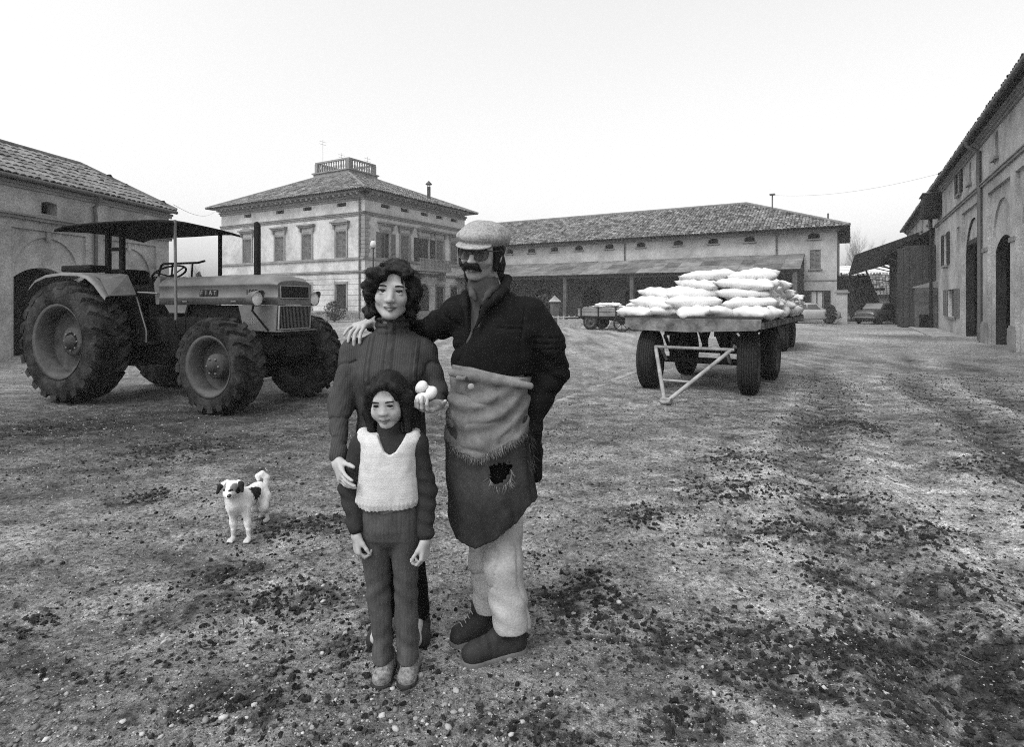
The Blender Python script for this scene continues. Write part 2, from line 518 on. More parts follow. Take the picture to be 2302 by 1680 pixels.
# pale flush kerb strip that borders the grass-straw yard beside the flatbed
def strip(name, p0, p1, w, z0, z1, m, label, cat):
    p0, p1 = Vector(p0), Vector(p1); d = (p1 - p0); L_ = d.length
    o = MB().box(0, L_, -w / 2, w / 2, z0, z1).build(name, m)
    o.location = (p0.x, p0.y, 0); o.rotation_euler = (0, 0, math.atan2(d.y, d.x))
    return tag(o, label, cat, kind='structure')
PALE_STONE = mat('pale_stone', .30, .35, 3, .9, .4, 30, stain=.4, sscale=2)
strip('stone_kerb', (.58, 8.05, 0), (5.6, 17.8, 0), .13, -.10, .012, PALE_STONE, 'pale stone edging strip running back across the yard beside the flatbed', 'kerb')
# ================================================================== BUILDINGS
PLASTER = mat('lime_plaster', .38, .22, 2.2, .95, .35, 60, stain=.38, sscale=.5, fine=.35)
PLASTER_L = mat('lime_plaster_grey', .37, .24, 2.2, .95, .35, 60, stain=.42, sscale=.7, fine=.35)
PLASTER_V = mat('villa_stucco', .46, .22, 2.5, .95, .3, 60, stain=.30, sscale=.5, fine=.35)
PLASTER_B = mat('barn_plaster', .35, .22, 2.0, .95, .3, 60, stain=.32, sscale=.4, fine=.35)
TRIM = mat('stone_trim', .22, .2, 4, .9, .3, 50, stain=.3, sscale=1)
TILE = mat('clay_tile', .17, .3, 9, .9, .4, 40, rnd=.35, stain=.3, sscale=1.5)
TILE_S = mat('clay_tile_field', .16, .5, 5, .9, .4, 40, stain=.35, sscale=.8, attr='Col')
ROOFB = mat('roof_boards', .05, .3, 3, .95)
SHUT = mat('dark_shutter_paint', .03, .2, 8, .7, .2, 40)
SHUT_P = mat('weathered_shutter', .13, .25, 6, .8, .2, 40)
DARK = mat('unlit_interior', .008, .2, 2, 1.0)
PIPE = mat('zinc_pipe', .10, .3, 5, .55, metal=.3)
WOOD = mat('old_timber', .04, .4, 5, .9, .5, 30, stretch=(1, 1, .2))
BRICK = mat('bare_brick', .09, .35, 12, .95, .6, 25, stain=.5, sscale=1.2)
BRICK_D = mat('dark_brick', .030, .5, 9, .95, .6, 25, stain=.5, sscale=1.5)  # brick in a darker tone, for the arch jambs
GLASS = mat('window_glass', .03, .1, 2, .12, spec=.6)
CLOTHW = mat('pale_curtain', .4, .2, 8, .9)
IRON = mat('black_iron', .02, .2, 8, .6, metal=.4)

def rect(a0, a1, z0, z1):
    return [(a0, z0), (a1, z0), (a1, z1), (a0, z1)]
def arch(a0, a1, z0, zs, zt, n=14):
    """opening with a segmental or round head: springing zs, crown zt"""
    c, w, h = (a0 + a1) / 2, (a1 - a0) / 2, zt - zs
    r = (w * w + h * h) / (2 * h); cz = zt - r
    t0 = math.atan2(zs - cz, w); t1 = PI - t0
    return [(a0, z0), (a1, z0)] + [(c + r * math.cos(t0 + (t1 - t0) * i / n), cz + r * math.sin(t0 + (t1 - t0) * i / n)) for i in range(n + 1)]

class Fac:
    """a facade plane: s along the wall, z up, d outwards"""
    def __init__(f, fn): f.fn = fn
    def P(f, s, z, d): return f.fn(s, z, d)
    def wall(f, mb, outline, holes, d, reveal):
        loops = [outline] + holes
        flat = [p for l in loops for p in l]
        tri = tessellate_polygon([[Vector((a, z, 0)) for a, z in l] for l in loops])
        mb.add([f.P(a, z, d) for a, z in flat], [tuple(t) for t in tri])
        for l, rv in zip(holes, reveal if isinstance(reveal, (list, tuple)) else [reveal] * len(holes)):
            n = len(l)
            v = [f.P(a, z, d) for a, z in l] + [f.P(a, z, d - rv) for a, z in l]
            mb.add(v, [(i, (i + 1) % n, n + (i + 1) % n, n + i) for i in range(n)])
        return mb
    def tunnel(f, mb, l, d0, d1):
        n = len(l); v = [f.P(a, z, d0) for a, z in l] + [f.P(a, z, d1) for a, z in l]
        return mb.add(v, [(i, (i + 1) % n, n + (i + 1) % n, n + i) for i in range(n)])
    def slab(f, mb, poly, d0, d1):
        n = len(poly)
        v = [f.P(a, z, d0) for a, z in poly] + [f.P(a, z, d1) for a, z in poly]
        mb.add(v, [(i, (i + 1) % n, n + (i + 1) % n, n + i) for i in range(n)])
        tri = tessellate_polygon([[Vector((a, z, 0)) for a, z in poly]])
        mb.add(v[:n], [tuple(t) for t in tri]); mb.add(v[n:], [tuple(t) for t in tri])
        return mb
    def box(f, mb, s0, s1, z0, z1, d0, d1): return f.slab(mb, rect(s0, s1, z0, z1), d0, d1)

_arc = [(math.cos(PI * k / 4), math.sin(PI * k / 4)) for k in range(5)]
def tile_base(w, l):
    """one curved roof tile: local x across, y upslope, z off the roof"""
    v = [(c * w * .52, 0, s * w * .34 + .012) for c, s in _arc] + [(c * w * .42, l * 1.15, s * w * .27 - .004) for c, s in _arc]
    v += [(c * w * .44, 0.004, s * w * .25 + .008) for c, s in _arc]
    f = [(i, i + 1, 6 + i, 5 + i) for i in range(4)] + [(i + 1, i, 10 + i, 11 + i) for i in range(4)]
    return np.array(v), f
def tile_roof(parent, poly, eave0, eave1, n_single=0, w=.21, l=.37, rank=None):
    """cover a planar polygon with curved tiles laid in courses from the eave edge up"""
    P0 = np.array(eave0, float); e = np.array(eave1, float) - P0; e /= np.linalg.norm(e)
    pts = np.array(poly, float)
    nrm = None
    for i in range(len(pts)):
        q = np.cross(e, pts[i] - P0)
        if np.linalg.norm(q) > .5: nrm = q / np.linalg.norm(q); break
    if nrm[2] < 0: nrm = -nrm
    g = np.cross(nrm, e); g = g if g[2] > 0 else -g
    uv = np.stack([(pts - P0) @ e, (pts - P0) @ g], -1)
    u0, u1 = uv[:, 0].min(), uv[:, 0].max(); v1 = uv[:, 1].max()
    U, V = np.meshgrid(np.arange(u0 + w / 2, u1, w), np.arange(0.0, v1 - l * .3, l))
    U, V = U.ravel(), V.ravel()
    inside = np.zeros(len(U), bool)
    Vc = V + l * .45
    for i in range(len(uv)):
        (x0, y0), (x1, y1) = uv[i], uv[(i + 1) % len(uv)]
        cond = ((y0 > Vc) != (y1 > Vc)) & (U < (x1 - x0) * (Vc - y0) / (y1 - y0 + 1e-12) + x0)
        inside ^= cond
    U, V = U[inside], V[inside]
    n = len(U)
    jit = rng.standard_normal((n, 3)) * np.array([.010, .016, .006])
    yaw = rng.standard_normal(n) * .035
    base, bf = tile_base(w, l)
    C = P0 + (U + jit[:, 0])[:, None] * e + (V + jit[:, 1])[:, None] * g + (jit[:, 2] + .01)[:, None] * nrm
    ang = yaw[:, None]
    ex = e * np.cos(ang) + g * np.sin(ang); gy_ = g * np.cos(ang) - e * np.sin(ang)
    single = np.zeros(n, bool)
    if n_single:
        wp = C if rank is None else C
        dist = rank(C)
        single[np.argsort(dist)[:n_single]] = True
    rest = ~single
    if rest.any():
        v = (C[rest][:, None] + base[None, :, :1] * ex[rest][:, None] + base[None, :, 1:2] * gy_[rest][:, None] + base[None, :, 2:] * nrm).reshape(-1, 3)
        nb = len(base); f = (np.array(bf)[None] + (np.arange(rest.sum()) * nb)[:, None, None]).reshape(-1, 4)
        tone = np.repeat(np.clip(1 + .38 * rng.standard_normal(rest.sum()), .35, 1.9), nb)
        o = ob('tile_covering', np_mesh('tile_covering', v, f, False, tone), TILE_S, parent)
        o['kind'] = 'stuff'
    if single.any():
        me = np_mesh('roof_tile', base, np.array(bf)); me.materials.append(TILE)
        for i in np.nonzero(single)[0]:
            o = bpy.data.objects.new('roof_tile', me); col.objects.link(o); o.parent = parent
            M = Matrix((( ex[i][0], gy_[i][0], nrm[0], C[i][0]), (ex[i][1], gy_[i][1], nrm[1], C[i][1]), (ex[i][2], gy_[i][2], nrm[2], C[i][2]), (0, 0, 0, 1)))
            o.matrix_local = M

def shutter_pair(f, root, a0, a1, z0, z1, d, m, open_=True, slat=True):
    """two louvred leaves folded back beside the opening (open) or closed across it"""
    w = (a1 - a0) / 2
    for k in (0, 1):
        s0 = (a0 - w if k == 0 else a1) if open_ else (a0 + k * w)
        mb = MB()
        f.box(mb, s0 + .01, s0 + .06, z0, z1, d, d + .045); f.box(mb, s0 + w - .06, s0 + w - .01, z0, z1, d, d + .045)
        for zz in (z0, (z0 + z1) / 2 - .03, z1 - .06): f.box(mb, s0 + .06, s0 + w - .06, zz, zz + .06, d, d + .043)
        sh = mb.build('shutter', m, root)
        mb = MB(); n = max(6, int((z1 - z0) / .09))
        for i in range(n):
            zz = z0 + (z1 - z0) * (i + .1) / n
            f.box(mb, s0 + .06, s0 + w - .06, zz, zz + (z1 - z0) / n * .72, d + .012, d + .034)
        mb.build('louvres', m, sh)

def window(f, root, a0, a1, z0, z1, d, depth, hood=False, sill=True, frame=True):
    mb = MB(); f.box(mb, a0, a1, z0, z1, d - depth, d - depth - .02)
    pane = mb.build('window', GLASS if frame else DARK, root)
    if frame:
        mb = MB(); t = .06
        for (p, q, r_, s_) in ((a0, a0 + t, z0, z1), (a1 - t, a1, z0, z1), (a0 + t, a1 - t, z0, z0 + t), (a0 + t, a1 - t, z1 - t, z1), ((a0 + a1) / 2 - t / 2, (a0 + a1) / 2 + t / 2, z0 + t, z1 - t)):
            f.box(mb, p, q, r_, s_, d - depth + .05, d - depth + .003)
        mb.build('frame', SHUT_P, pane)
    if sill:
        mb = MB(); f.box(mb, a0 - .12, a1 + .12, z0 - .10, z0 - .003, d - .03, d + .12)
        mb.build('sill', TRIM, pane)
    return pane

# ------------------------------------------------------------------ left barn
LB = empty('arcaded_barn', (-12.9, 15.0, 0), math.atan2(.995, .103))
tag(LB, 'low plastered barn with blind arches and a tiled roof behind the tractor', 'barn')
fl = Fac(lambda s, z, d: (s, -d, z))
bays = [(-4.55, -2.27), (-.19, 2.09), (2.72, 5.0)]
A0, A1 = -9.0, 5.62
mb = MB()
doors = [arch(b0 + .13, b1 - .47 + .0, -.10, 2.06, 2.36) for b0, b1 in bays]
blinds = [arch(b0 + .11, b1 - .19, -.15, 2.25, 3.19) for b0, b1 in bays]
panels = [rect(b0, b1, -.2, 3.36) for b0, b1 in bays]
# infill of each blind arch with its doorway; the spandrel layer; the pilaster and frieze layer
for bl, dr in zip(blinds, doors): fl.wall(mb, bl, [dr], 0, .35)
for pn, bl in zip(panels, blinds): fl.wall(mb, pn, [bl], .05, .05)
win1 = arch(.65, 1.13, 3.83, 4.12, 4.18)
win2 = arch(-3.6, -3.12, 3.83, 4.12, 4.18)
fl.wall(mb, rect(A0, A1, -.3, 4.75), panels + [win1, win2], .11, [.06] * len(panels) + [.3, .3])
# far gable side and back
mb.add([(A1, -.11, 0), (A1, 4.6, 0), (A1, 4.6, 4.75), (A1, -.11, 4.75)], [(0, 1, 2, 3)])
mb.add([(A0, 4.6, 0), (A1, 4.6, 0), (A1, 4.6, 4.75), (A0, 4.6, 4.75)], [(0, 1, 2, 3)])
mb.add([(A0, -.11, 0), (A0, 4.6, 0), (A0, 4.6, 4.75), (A0, -.11, 4.75)], [(0, 1, 2, 3)])
mb.build('wall', PLASTER_L, LB)
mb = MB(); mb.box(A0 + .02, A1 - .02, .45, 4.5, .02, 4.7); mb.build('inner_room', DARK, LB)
mb = MB(); fl.box(mb, A0, A1 + .05, 3.60, 3.68, .113, .20); fl.box(mb, A0, A1 + .08, 3.68, 3.73, .113, .26)
mb.build('ledge', TRIM, LB)
mb = MB()
for z0, z1, d1 in ((4.40, 4.48, .16), (4.48, 4.56, .21)): fl.box(mb, A0, A1 + .1, z0, z1, .113, d1)
mb.build('cornice', TRIM, LB)
mb = MB(); mb.tube([(A0, -.34, 4.62), (A1 + .10, -.34, 4.62)], .06, 8); mb.build('gutter', PIPE, LB)
mb = MB(); mb.tube([(2.36, -.33, 4.60), (2.36, -.33, 4.42), (2.30, -.19, 4.25), (2.36, -.19, 4.0), (2.38, -.19, .05)], .05, 8); mb.build('drainpipe', PIPE, LB)
for b0, b1 in bays:
    mb = MB(); fl.box(mb, (b0 + b1) / 2 - .10, (b0 + b1) / 2 + .02, 3.10, 3.38, .053, .09); mb.build('keystone', PLASTER_L, LB)
ov, ovg = .30, .12
E0, E1 = (A0, -ov, 4.66), (A1 + ovg, -ov, 4.66)
RZ, RH = 6.08, (4.5, 2.3)
rp = [E0, E1, (RH[0], RH[1], RZ), (A0, RH[1], RZ)]
rh = [E1, (A1 + ovg, 4.6 + ov, 4.66), (RH[0], RH[1], RZ)]
rb = [(A1 + ovg, 4.6 + ov, 4.66), (A0, 4.6 + ov, 4.66), (A0, RH[1], RZ), (RH[0], RH[1], RZ)]
mb = MB(); mb.add(rp, [(0, 1, 2, 3)]); mb.add(rh, [(0, 1, 2)]); mb.add(rb, [(0, 1, 2, 3)])
mb.add([(A0, -ov, 4.60), (A1 + ovg, -ov, 4.60), (A1 + ovg, 4.6 + ov, 4.60), (A0, 4.6 + ov, 4.60)], [(0, 1, 2, 3)])
mb.add([E0, E1, (A1 + ovg, -ov, 4.60), (A0, -ov, 4.60)], [(0, 1, 2, 3)])
roof = mb.build('roof', ROOFB, LB)
LBM = Matrix.Translation(LB.location) @ Matrix.Rotation(LB.rotation_euler.z, 4, 'Z')
def lb_rank(C):
    M = np.array(LBM); w = C @ M[:3, :3].T + M[:3, 3]
    px = np.abs(w[:, 0]) / np.maximum(w[:, 1], .1)
    return np.linalg.norm(w, axis=1) + np.where((px > .88) | (w[:, 1] < 5), 100, 0)
tile_roof(roof, rp, E0, E1, 290, rank=lb_rank)
tile_roof(roof, rh, E1, (A1 + ovg, 4.6 + ov, 4.66))
tile_roof(roof, rb, (A1 + ovg, 4.6 + ov, 4.66), (A0, 4.6 + ov, 4.66))
mb = MB(); mb.tube([(A0, 2.3, RZ + .03), (4.5, 2.3, RZ + .03)], .11, 8); mb.tube([(4.5, 2.3, RZ + .03), (A1 + ovg, -ov, 4.70)], .10, 8)
mb.tube([(4.5, 2.3, RZ + .03), (A1 + ovg, 4.6 + ov, 4.70)], .10, 8); mb.build('ridge_tiles', TILE, roof)

# ------------------------------------------------------------------ right farm wing
RB = empty('farm_wing', (14.7, 16.9, 0), math.atan2(.863, .505))
tag(RB, 'long two-storey farm wing with tall arches and deep dark eaves', 'building')
fr = Fac(lambda s, z, d: (s, d, z))
RA0, RA1, EV = -16.0, 36.0, 7.3
arches_out = [arch(-3.55, -.75, -.15, 3.32, 4.75), arch(.25, 3.05, -.15, 3.32, 4.75)]
arches_in = [arch(-3.50, -.80, -.1, 3.12, 3.56), arch(.32, 2.98, -.1, 3.12, 3.56)]
arch2 = arch(4.95, 8.45, -.15, 3.0, 4.75)
panels = [rect(-3.9, -.55, -.2, 5.15), rect(.05, 3.3, -.2, 5.15), rect(4.75, 8.6, -.2, 5.15)]
upw = [arch(1.62, 2.12, 6.08, 6.72, 6.95), arch(6.36, 6.86, 6.08, 6.72, 6.95), arch(8.75, 9.65, 6.08, 6.98, 7.02), arch(-3.0, -2.5, 6.08, 6.72, 6.95),
       rect(20.2, 20.9, 6.1, 6.95), rect(23.6, 24.3, 6.1, 6.95), rect(27.5, 28.2, 6.1, 6.95)]
lw = [rect(9.2, 9.9, 3.29, 4.71), rect(12.6, 13.9, 3.24, 4.79), rect(10.3, 12.6, .75, 2.03)]
mb = MB()
for bl, dr in zip(arches_out, arches_in): fr.wall(mb, bl, [dr], -.06, .01)
for pn, bl in zip(panels[:2], arches_out): fr.wall(mb, pn, [bl], 0, .06)
fr.wall(mb, panels[2], [arch2], 0, .02)
fr.wall(mb, rect(RA0, RA1, -.3, EV), panels + upw + lw, .10, [.10] * 3 + [.3] * 7 + [.25] * 3)
mb.add([(RA1, .1, 0), (RA1, -9, 0), (RA1, -9, EV), (RA1, .1, EV)], [(0, 1, 2, 3)])
mb.add([(RA0, .1, 0), (RA0, -9, 0), (RA0, -9, EV), (RA0, .1, EV)], [(0, 1, 2, 3)])
mb.add([(RA0, -9, 0), (RA1, -9, 0), (RA1, -9, EV), (RA0, -9, EV)], [(0, 1, 2, 3)])
mb.build('wall', PLASTER, RB)
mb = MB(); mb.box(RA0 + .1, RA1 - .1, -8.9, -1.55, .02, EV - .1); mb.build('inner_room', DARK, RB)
mb = MB(); fr.box(mb, 4.98, 8.42, 3.78, 3.95, -.25, -.05); mb.build('beam', WOOD, RB)
mb = MB(); fr.slab(mb, arch(4.98, 8.42, 3.953, 3.96, 4.72), -.20, -.08); mb.build('tympanum', PLASTER, RB)
mb = MB()
for l_ in arches_in: fr.tunnel(mb, l_, -.07, -.34)
fr.tunnel(mb, arch2, -.02, -.30); mb.build('brick_jamb', BRICK_D, RB)
for p0, p1 in ((-.52, .02), (3.33, 4.72), (-4.5, -3.93)):
    mb = MB(); fr.box(mb, p0 - .06, p1 + .06, 0, .66, .103, .17); fr.box(mb, p0 - .03, p1 + .03, .66, .74, .103, .145)
    mb.build('pier_base', TRIM, RB)
mb = MB()
for p0, p1 in ((-.55, .05), (3.3, 4.1)):
    fr.box(mb, p0 - .02, p1 + .02, 3.18, 3.32, .103, .14)
mb.build('impost', TRIM, RB)
mb = MB(); fr.box(mb, RA0, 17, 5.50, 5.58, .103, .17); fr.box(mb, RA0, 17, 5.58, 5.62, .103, .21); mb.build('string_course', TRIM, RB)
mb = MB()
for z0, z1, d1 in ((7.02, 7.10, .17), (7.10, 7.17, .24), (7.17, 7.22, .32)): fr.box(mb, RA0, RA1, z0, z1, .103, d1)
mb.build('cornice', TRIM, RB)
mb = MB()
for a in np.arange(RA0, RA1, .6): fr.box(mb, a, a + .10, 7.223, 7.285, .0, .46)
mb.build('rafter_ends', WOOD, RB)
mb = MB(); mb.tube([(RA0, .54, 7.29), (RA1, .54, 7.29)], .07, 8); mb.build('gutter', PIPE, RB)
for (pl) in ([(4.3, .54, 7.27), (4.3, .54, 7.1), (4.32, .18, 6.8), (4.32, .19, 5.7), (4.2, .175, 5.4), (4.2, .175, .05)], [(19.0, .54, 7.27), (19.0, .2, 6.9), (19.0, .22, 5.7)]):
    mb = MB(); mb.tube(pl, .075, 8); mb.build('drainpipe', PIPE, RB)
ov = .50
E0, E1 = (RA0, ov, 7.32), (RA1 + .4, ov, 7.32)
rp = [E0, E1, (RA1 + .4, -4.5, 9.3), (RA0, -4.5, 9.3)]
rb = [(RA1 + .4, -9.5, 7.32), (RA0, -9.5, 7.32), (RA0, -4.5, 9.3), (RA1 + .4, -4.5, 9.3)]
mb = MB(); mb.add(rp, [(0, 1, 2, 3)]); mb.add(rb, [(0, 1, 2, 3)])
mb.add([(RA0, ov, 7.29), (RA1 + .4, ov, 7.29), (RA1 + .4, -9.5, 7.29), (RA0, -9.5, 7.29)], [(0, 1, 2, 3)])
mb.add([E0, E1, (RA1 + .4, ov, 7.29), (RA0, ov, 7.29)], [(0, 1, 2, 3)])
mb.add([(RA1 + .4, ov, 7.32), (RA1 + .4, -9.5, 7.32), (RA1 + .4, -4.5, 9.3)], [(0, 1, 2)])
roof = mb.build('roof', ROOFB, RB)
tile_roof(roof, [(-9, ov, 7.32), E1, (RA1 + .4, -2, 8.31), (-9, -2, 8.31)], (-9, ov + .06, 7.32), (RA1, ov + .06, 7.32))
for a, dd in ((17.75, -.6), (19.6, -.5), (25.9, -.6), (27.9, -.5)):
    zb = 7.32 + (ov - dd) * .396
    mb = MB(); mb.box(a - .17, a + .17, dd - .17, dd + .17, zb - .3, zb + .95); mb.box(a - .23, a + .23, dd - .23, dd + .23, zb + .953, zb + 1.03)
    mb.box(a - .14, a + .14, dd - .14, dd + .14, zb + 1.033, zb + 1.18); mb.box(a - .24, a + .24, dd - .24, dd + .24, zb + 1.183, zb + 1.24)
    mb.build('chimney', BRICK, roof)
for i, w_ in enumerate(upw):
    a0, a1 = w_[0][0], w_[1][0]; z0 = w_[0][1]; z1 = max(p[1] for p in w_)
    window(fr, RB, a0, a1, z0, z1, .1, .22, frame=i in (2,))
shutter_pair(fr, RB, 8.75, 9.65, 6.08, 6.98, .12, SHUT)
window(fr, RB, 9.2, 9.9, 3.29, 4.71, .1, .2, frame=False, sill=False)
window(fr, RB, 12.6, 13.9, 3.24, 4.79, .1, .2); shutter_pair(fr, RB, 12.6, 13.9, 3.24, 4.79, .12, SHUT)
window(fr, RB, 10.3, 12.6, .75, 2.03, .1, .2); shutter_pair(fr, RB, 10.3, 12.6, .75, 2.03, .12, SHUT_P)
# lean-to store against the wing, canopies
mb = MB()
mb.box(17.2, 29.5, .12, 1.6, 0, 4.6); shed = mb.build('timber_lean_to', WOOD)
shed.location = RB.location; shed.rotation_euler = RB.rotation_euler
tag(shed, 'dark timber lean-to store built against the farm wing under the canopies', 'shed')
mb = MB()
for k, a in enumerate(np.arange(17.2, 29.4, .35)):
    bd = MB(); bd.box(a + .01, a + .33, 1.603, 1.64, .05, 4.5 + .08 * math.sin(k * 2.3)); bd.build('plank', WOOD, shed)
for k, yy in enumerate(np.arange(.14, 1.6, .29)):
    bd = MB(); bd.box(17.16, 17.197, yy, yy + .27, .05, 4.5 - .05 * (k % 2)); bd.build('plank', WOOD, shed)
def canopy(label, a0, a1, p1, zw, ze, flap, m, th=.05):
    c = empty('lean_to_canopy', RB.location, RB.rotation_euler.z)
    tag(c, label, 'canopy')
    mb = MB(); mb.add([(a0, .12, zw), (a1, .12, zw), (a1, p1, ze), (a0, p1, ze), (a0, .12, zw + th), (a1, .12, zw + th), (a1, p1, ze + th), (a0, p1, ze + th)],
                      [(0, 1, 2, 3), (4, 5, 6, 7), (0, 1, 5, 4), (1, 2, 6, 5), (2, 3, 7, 6), (3, 0, 4, 7)])
    mb.build('sheet', m, c)
    mb = MB()
    for a in np.linspace(a0 + .1, a1 - .1, 7):
        mb.tube([(a, .12, zw - .06), (a, p1 - .05, ze - .06)], .045, 6)
    mb.tube([(a0, p1 - .1, ze - .10), (a1, p1 - .1, ze - .10)], .05, 6)
    mb.build('rafters', WOOD, c)
    if flap:
        n = 12; v = []; f = []
        for i in range(n + 1):
            a = a0 + (a1 - a0) * i / n
            drop = flap * (.75 + .35 * math.sin(i * 1.7) * .3 + (0.25 if i < 2 else 0))
            for q, (pp, zz) in enumerate(((p1 + .02, ze + .02), (p1 + .10, ze - drop * .5), (p1 + .22, ze - drop))): v.append((a, pp, zz))
        for i in range(n):
            for q in (0, 1): f.append((i * 3 + q, i * 3 + q + 1, i * 3 + q + 4, i * 3 + q + 3))
        mb = MB(); mb.add(v, f, True); mb.build('hanging_tarpaulin', m, c)
    for a in (a0 + .25, (a0 + a1) / 2, a1 - .25):
        mb = MB(); mb.tube([(a, p1 - .2, ze - .1), (a, p1 - .25, 0)], .06, 7); mb = MB(); mb.tube([(a, .15, ze - 1.2), (a, p1 - .2, ze - .15)], .04, 6).build('brace', WOOD, c)
    return c
TARP = mat('dark_tarpaulin', .012, .3, 4, .8, .4, 12)
canopy('dark sheet canopy sloping from the farm wing over the lean-to store', 17.4, 25.6, 2.5, 5.55, 4.15, 0, TARP)
c2_ = canopy('dark canopy with a hanging tarpaulin edge beyond the sloping sheet canopy', 25.9, 34.0, 3.9, 6.0, 4.75, 1.5, TARP)
mb = MB(); mb.prism([(.12, 6.2), (3.9, 4.8), (4.3, 3.3), (1.94, 4.05), (.12, 4.4)], 25.84, 25.89, 'x'); mb.build('side_tarpaulin', TARP, c2_)
mb = MB(); mb.tube([(25.85, 4.3, 3.25), (25.85, .5, 2.7)], .03, 5); mb.build('tie_bar', IRON, c2_)
# transformer box on its pole
tb = empty('pole_box', tuple(Vector(RB.location) + Matrix.Rotation(RB.rotation_euler.z, 3, 'Z') @ Vector((15.85, .45, 0))), RB.rotation_euler.z)
tag(tb, 'dark louvred box on an iron pole under the eaves of the farm wing', 'box')
mb = MB(); mb.tube([(0, 0, 0), (0, 0, 6.0)], .07, 8); mb.build('pole', IRON, tb)
mb = MB(); mb.box(-1.2, .5, -.33, .40, 5.9, 7.05, bev=.03); mb.build('cabinet', TARP, tb)
mb = MB(); mb.box(-1.28, .58, -.33, .48, 7.053, 7.10); mb.build('lid', PIPE, tb)
mb = MB()
for i in range(9): mb.box(-1.235, -1.203, -.30, .37, 5.98 + i * .115, 6.05 + i * .115)
mb.build('louvres', TARP, tb)
# door hutch at the foot of the lean-to
hb = empty('brick_hutch', tuple(Vector(RB.location) + Matrix.Rotation(RB.rotation_euler.z, 3, 'Z') @ Vector((16.75, .62, 0))), RB.rotation_euler.z)
tag(hb, 'small brick hutch with a sloping lid beside the iron pole', 'hutch')
mb = MB(); mb.box(-.42, .36, -.5, .5, 0, 2.2); mb.build('body', BRICK, hb)
mb = MB(); mb.prism([(-.56, 2.203), (.58, 2.203), (.58, 2.26), (-.56, 2.62)], -.44, .46, 'x'); mb.build('lid', TRIM, hb)
mb = MB(); mb.box(-.45, -.423, -.3, .3, .05, .75); mb.build('hatch', DARK, hb)
# pale paved apron along the wing
ap = MB(); ap.box(6.4, 17.0, .25, 1.35, -.05, .06); o = ap.build('pavement', PALE_STONE)
o.location = RB.location; o.rotation_euler = RB.rotation_euler
tag(o, 'pale paved apron along the foot of the farm wing', 'pavement', kind='structure')

# ------------------------------------------------------------------ villa
VL = empty('villa', (-11.2, 44, 0), math.atan2(.863, .505))
tag(VL, 'square stuccoed villa with hipped roof and balustraded roof terrace', 'house')
LX, LY, VE = 13.2, 17.9, 9.9
fR = Fac(lambda s, z, d: (s, -d, z))
fL = Fac(lambda s, z, d: (-d, s, z))
left_c = [2.5, 6.4, 9.8, 14.1, 16.6][:4]
right_c = [2.3, 4.6, 7.15, 9.3, 11.5]
mbw = MB()
for f, L_, cs in ((fL, LY, left_c), (fR, LX, right_c)):
    holes = []
    for i, c in enumerate(cs):
        holes.append(rect(c - .52, c + .52, 8.92, 9.22))
        mid = f is fR and i == 2
        holes.append(rect(c - (.72 if mid else .55), c + (.72 if mid else .55), 4.92, 6.95))
        if mid: holes.append(arch(c - .85, c + .85, .02, 2.2, 3.05))
        else: holes.append(rect(c - .58, c + .58, .9, 2.85))
    f.wall(mbw, rect(0, L_, 0, VE), holes, 0, .28)
mbw.add([(LX, 0, 0), (LX, LY, 0), (LX, LY, VE), (LX, 0, VE)], [(0, 1, 2, 3)])
mbw.add([(0, LY, 0), (LX, LY, 0), (LX, LY, VE), (0, LY, VE)], [(0, 1, 2, 3)])
mbw.build('wall', PLASTER_V, VL)
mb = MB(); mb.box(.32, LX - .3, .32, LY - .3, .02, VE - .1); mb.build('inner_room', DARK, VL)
# rustication grooves on the ground floor, plinth, courses
mb = MB()
for f, L_, cs in ((fL, LY, left_c), (fR, LX, right_c)):
    for k, z in enumerate(np.arange(.75, 3.6, .42)):
        segs = [(0, L_)]
        for i, c in enumerate(cs):
            w = .95 if (f is fR and i == 2) else .72
            if z + .38 > .8 and z < 2.9 + (.3 if w > .8 else 0):
                segs = [q for (a, b) in segs for q in (((a, min(b, c - w)), (max(a, c + w), b)) if c - w < b and c + w > a else ((a, b),)) if q[1] - q[0] > .05]
        for a, b in segs: f.box(mb, a, b, z, z + .37, .002, .035)
mb.build('rusticated_courses', PLASTER_V, VL)
mb = MB()
for f, L_ in ((fL, LY), (fR, LX)):
    f.box(mb, -.12, L_ + .1, 0, .68, .003, .12)
mb.build('plinth', TRIM, VL)
for nm, z0, zs in (('string_course', 3.66, ((.10, .10), (.08, .16), (.06, .10))), ('sill_course', 4.72, ((.10, .14), (.08, .10))), ('upper_course', 8.10, ((.12, .07), (.10, .13), (.06, .18)))):
    mb = MB()
    for f, L_ in ((fL, LY), (fR, LX)):
        z = z0
        for h, d in zs: f.box(mb, -d, L_ + .05, z, z + h - .002, .003 if f is fL else .004, d); z += h
    mb.build(nm, TRIM, VL)
mb = MB()
for f, L_ in ((fL, LY), (fR, LX)):
    for z0, z1, d1 in ((9.30, 9.46, .10), (9.46, 9.60, .22), (9.78, 9.9, .72)): f.box(mb, -d1, L_ + .1, z0, z1 - .002, .003, d1)
mb.build('cornice', TRIM, VL)
for f, L_ in ((fL, LY), (fR, LX)):
    for a in np.arange(.1, L_ - .1, .62):
        mb = MB(); f.box(mb, a, a + .2, 9.46 + .142, 9.776, .225, .66); mb.build('bracket', TRIM, VL)
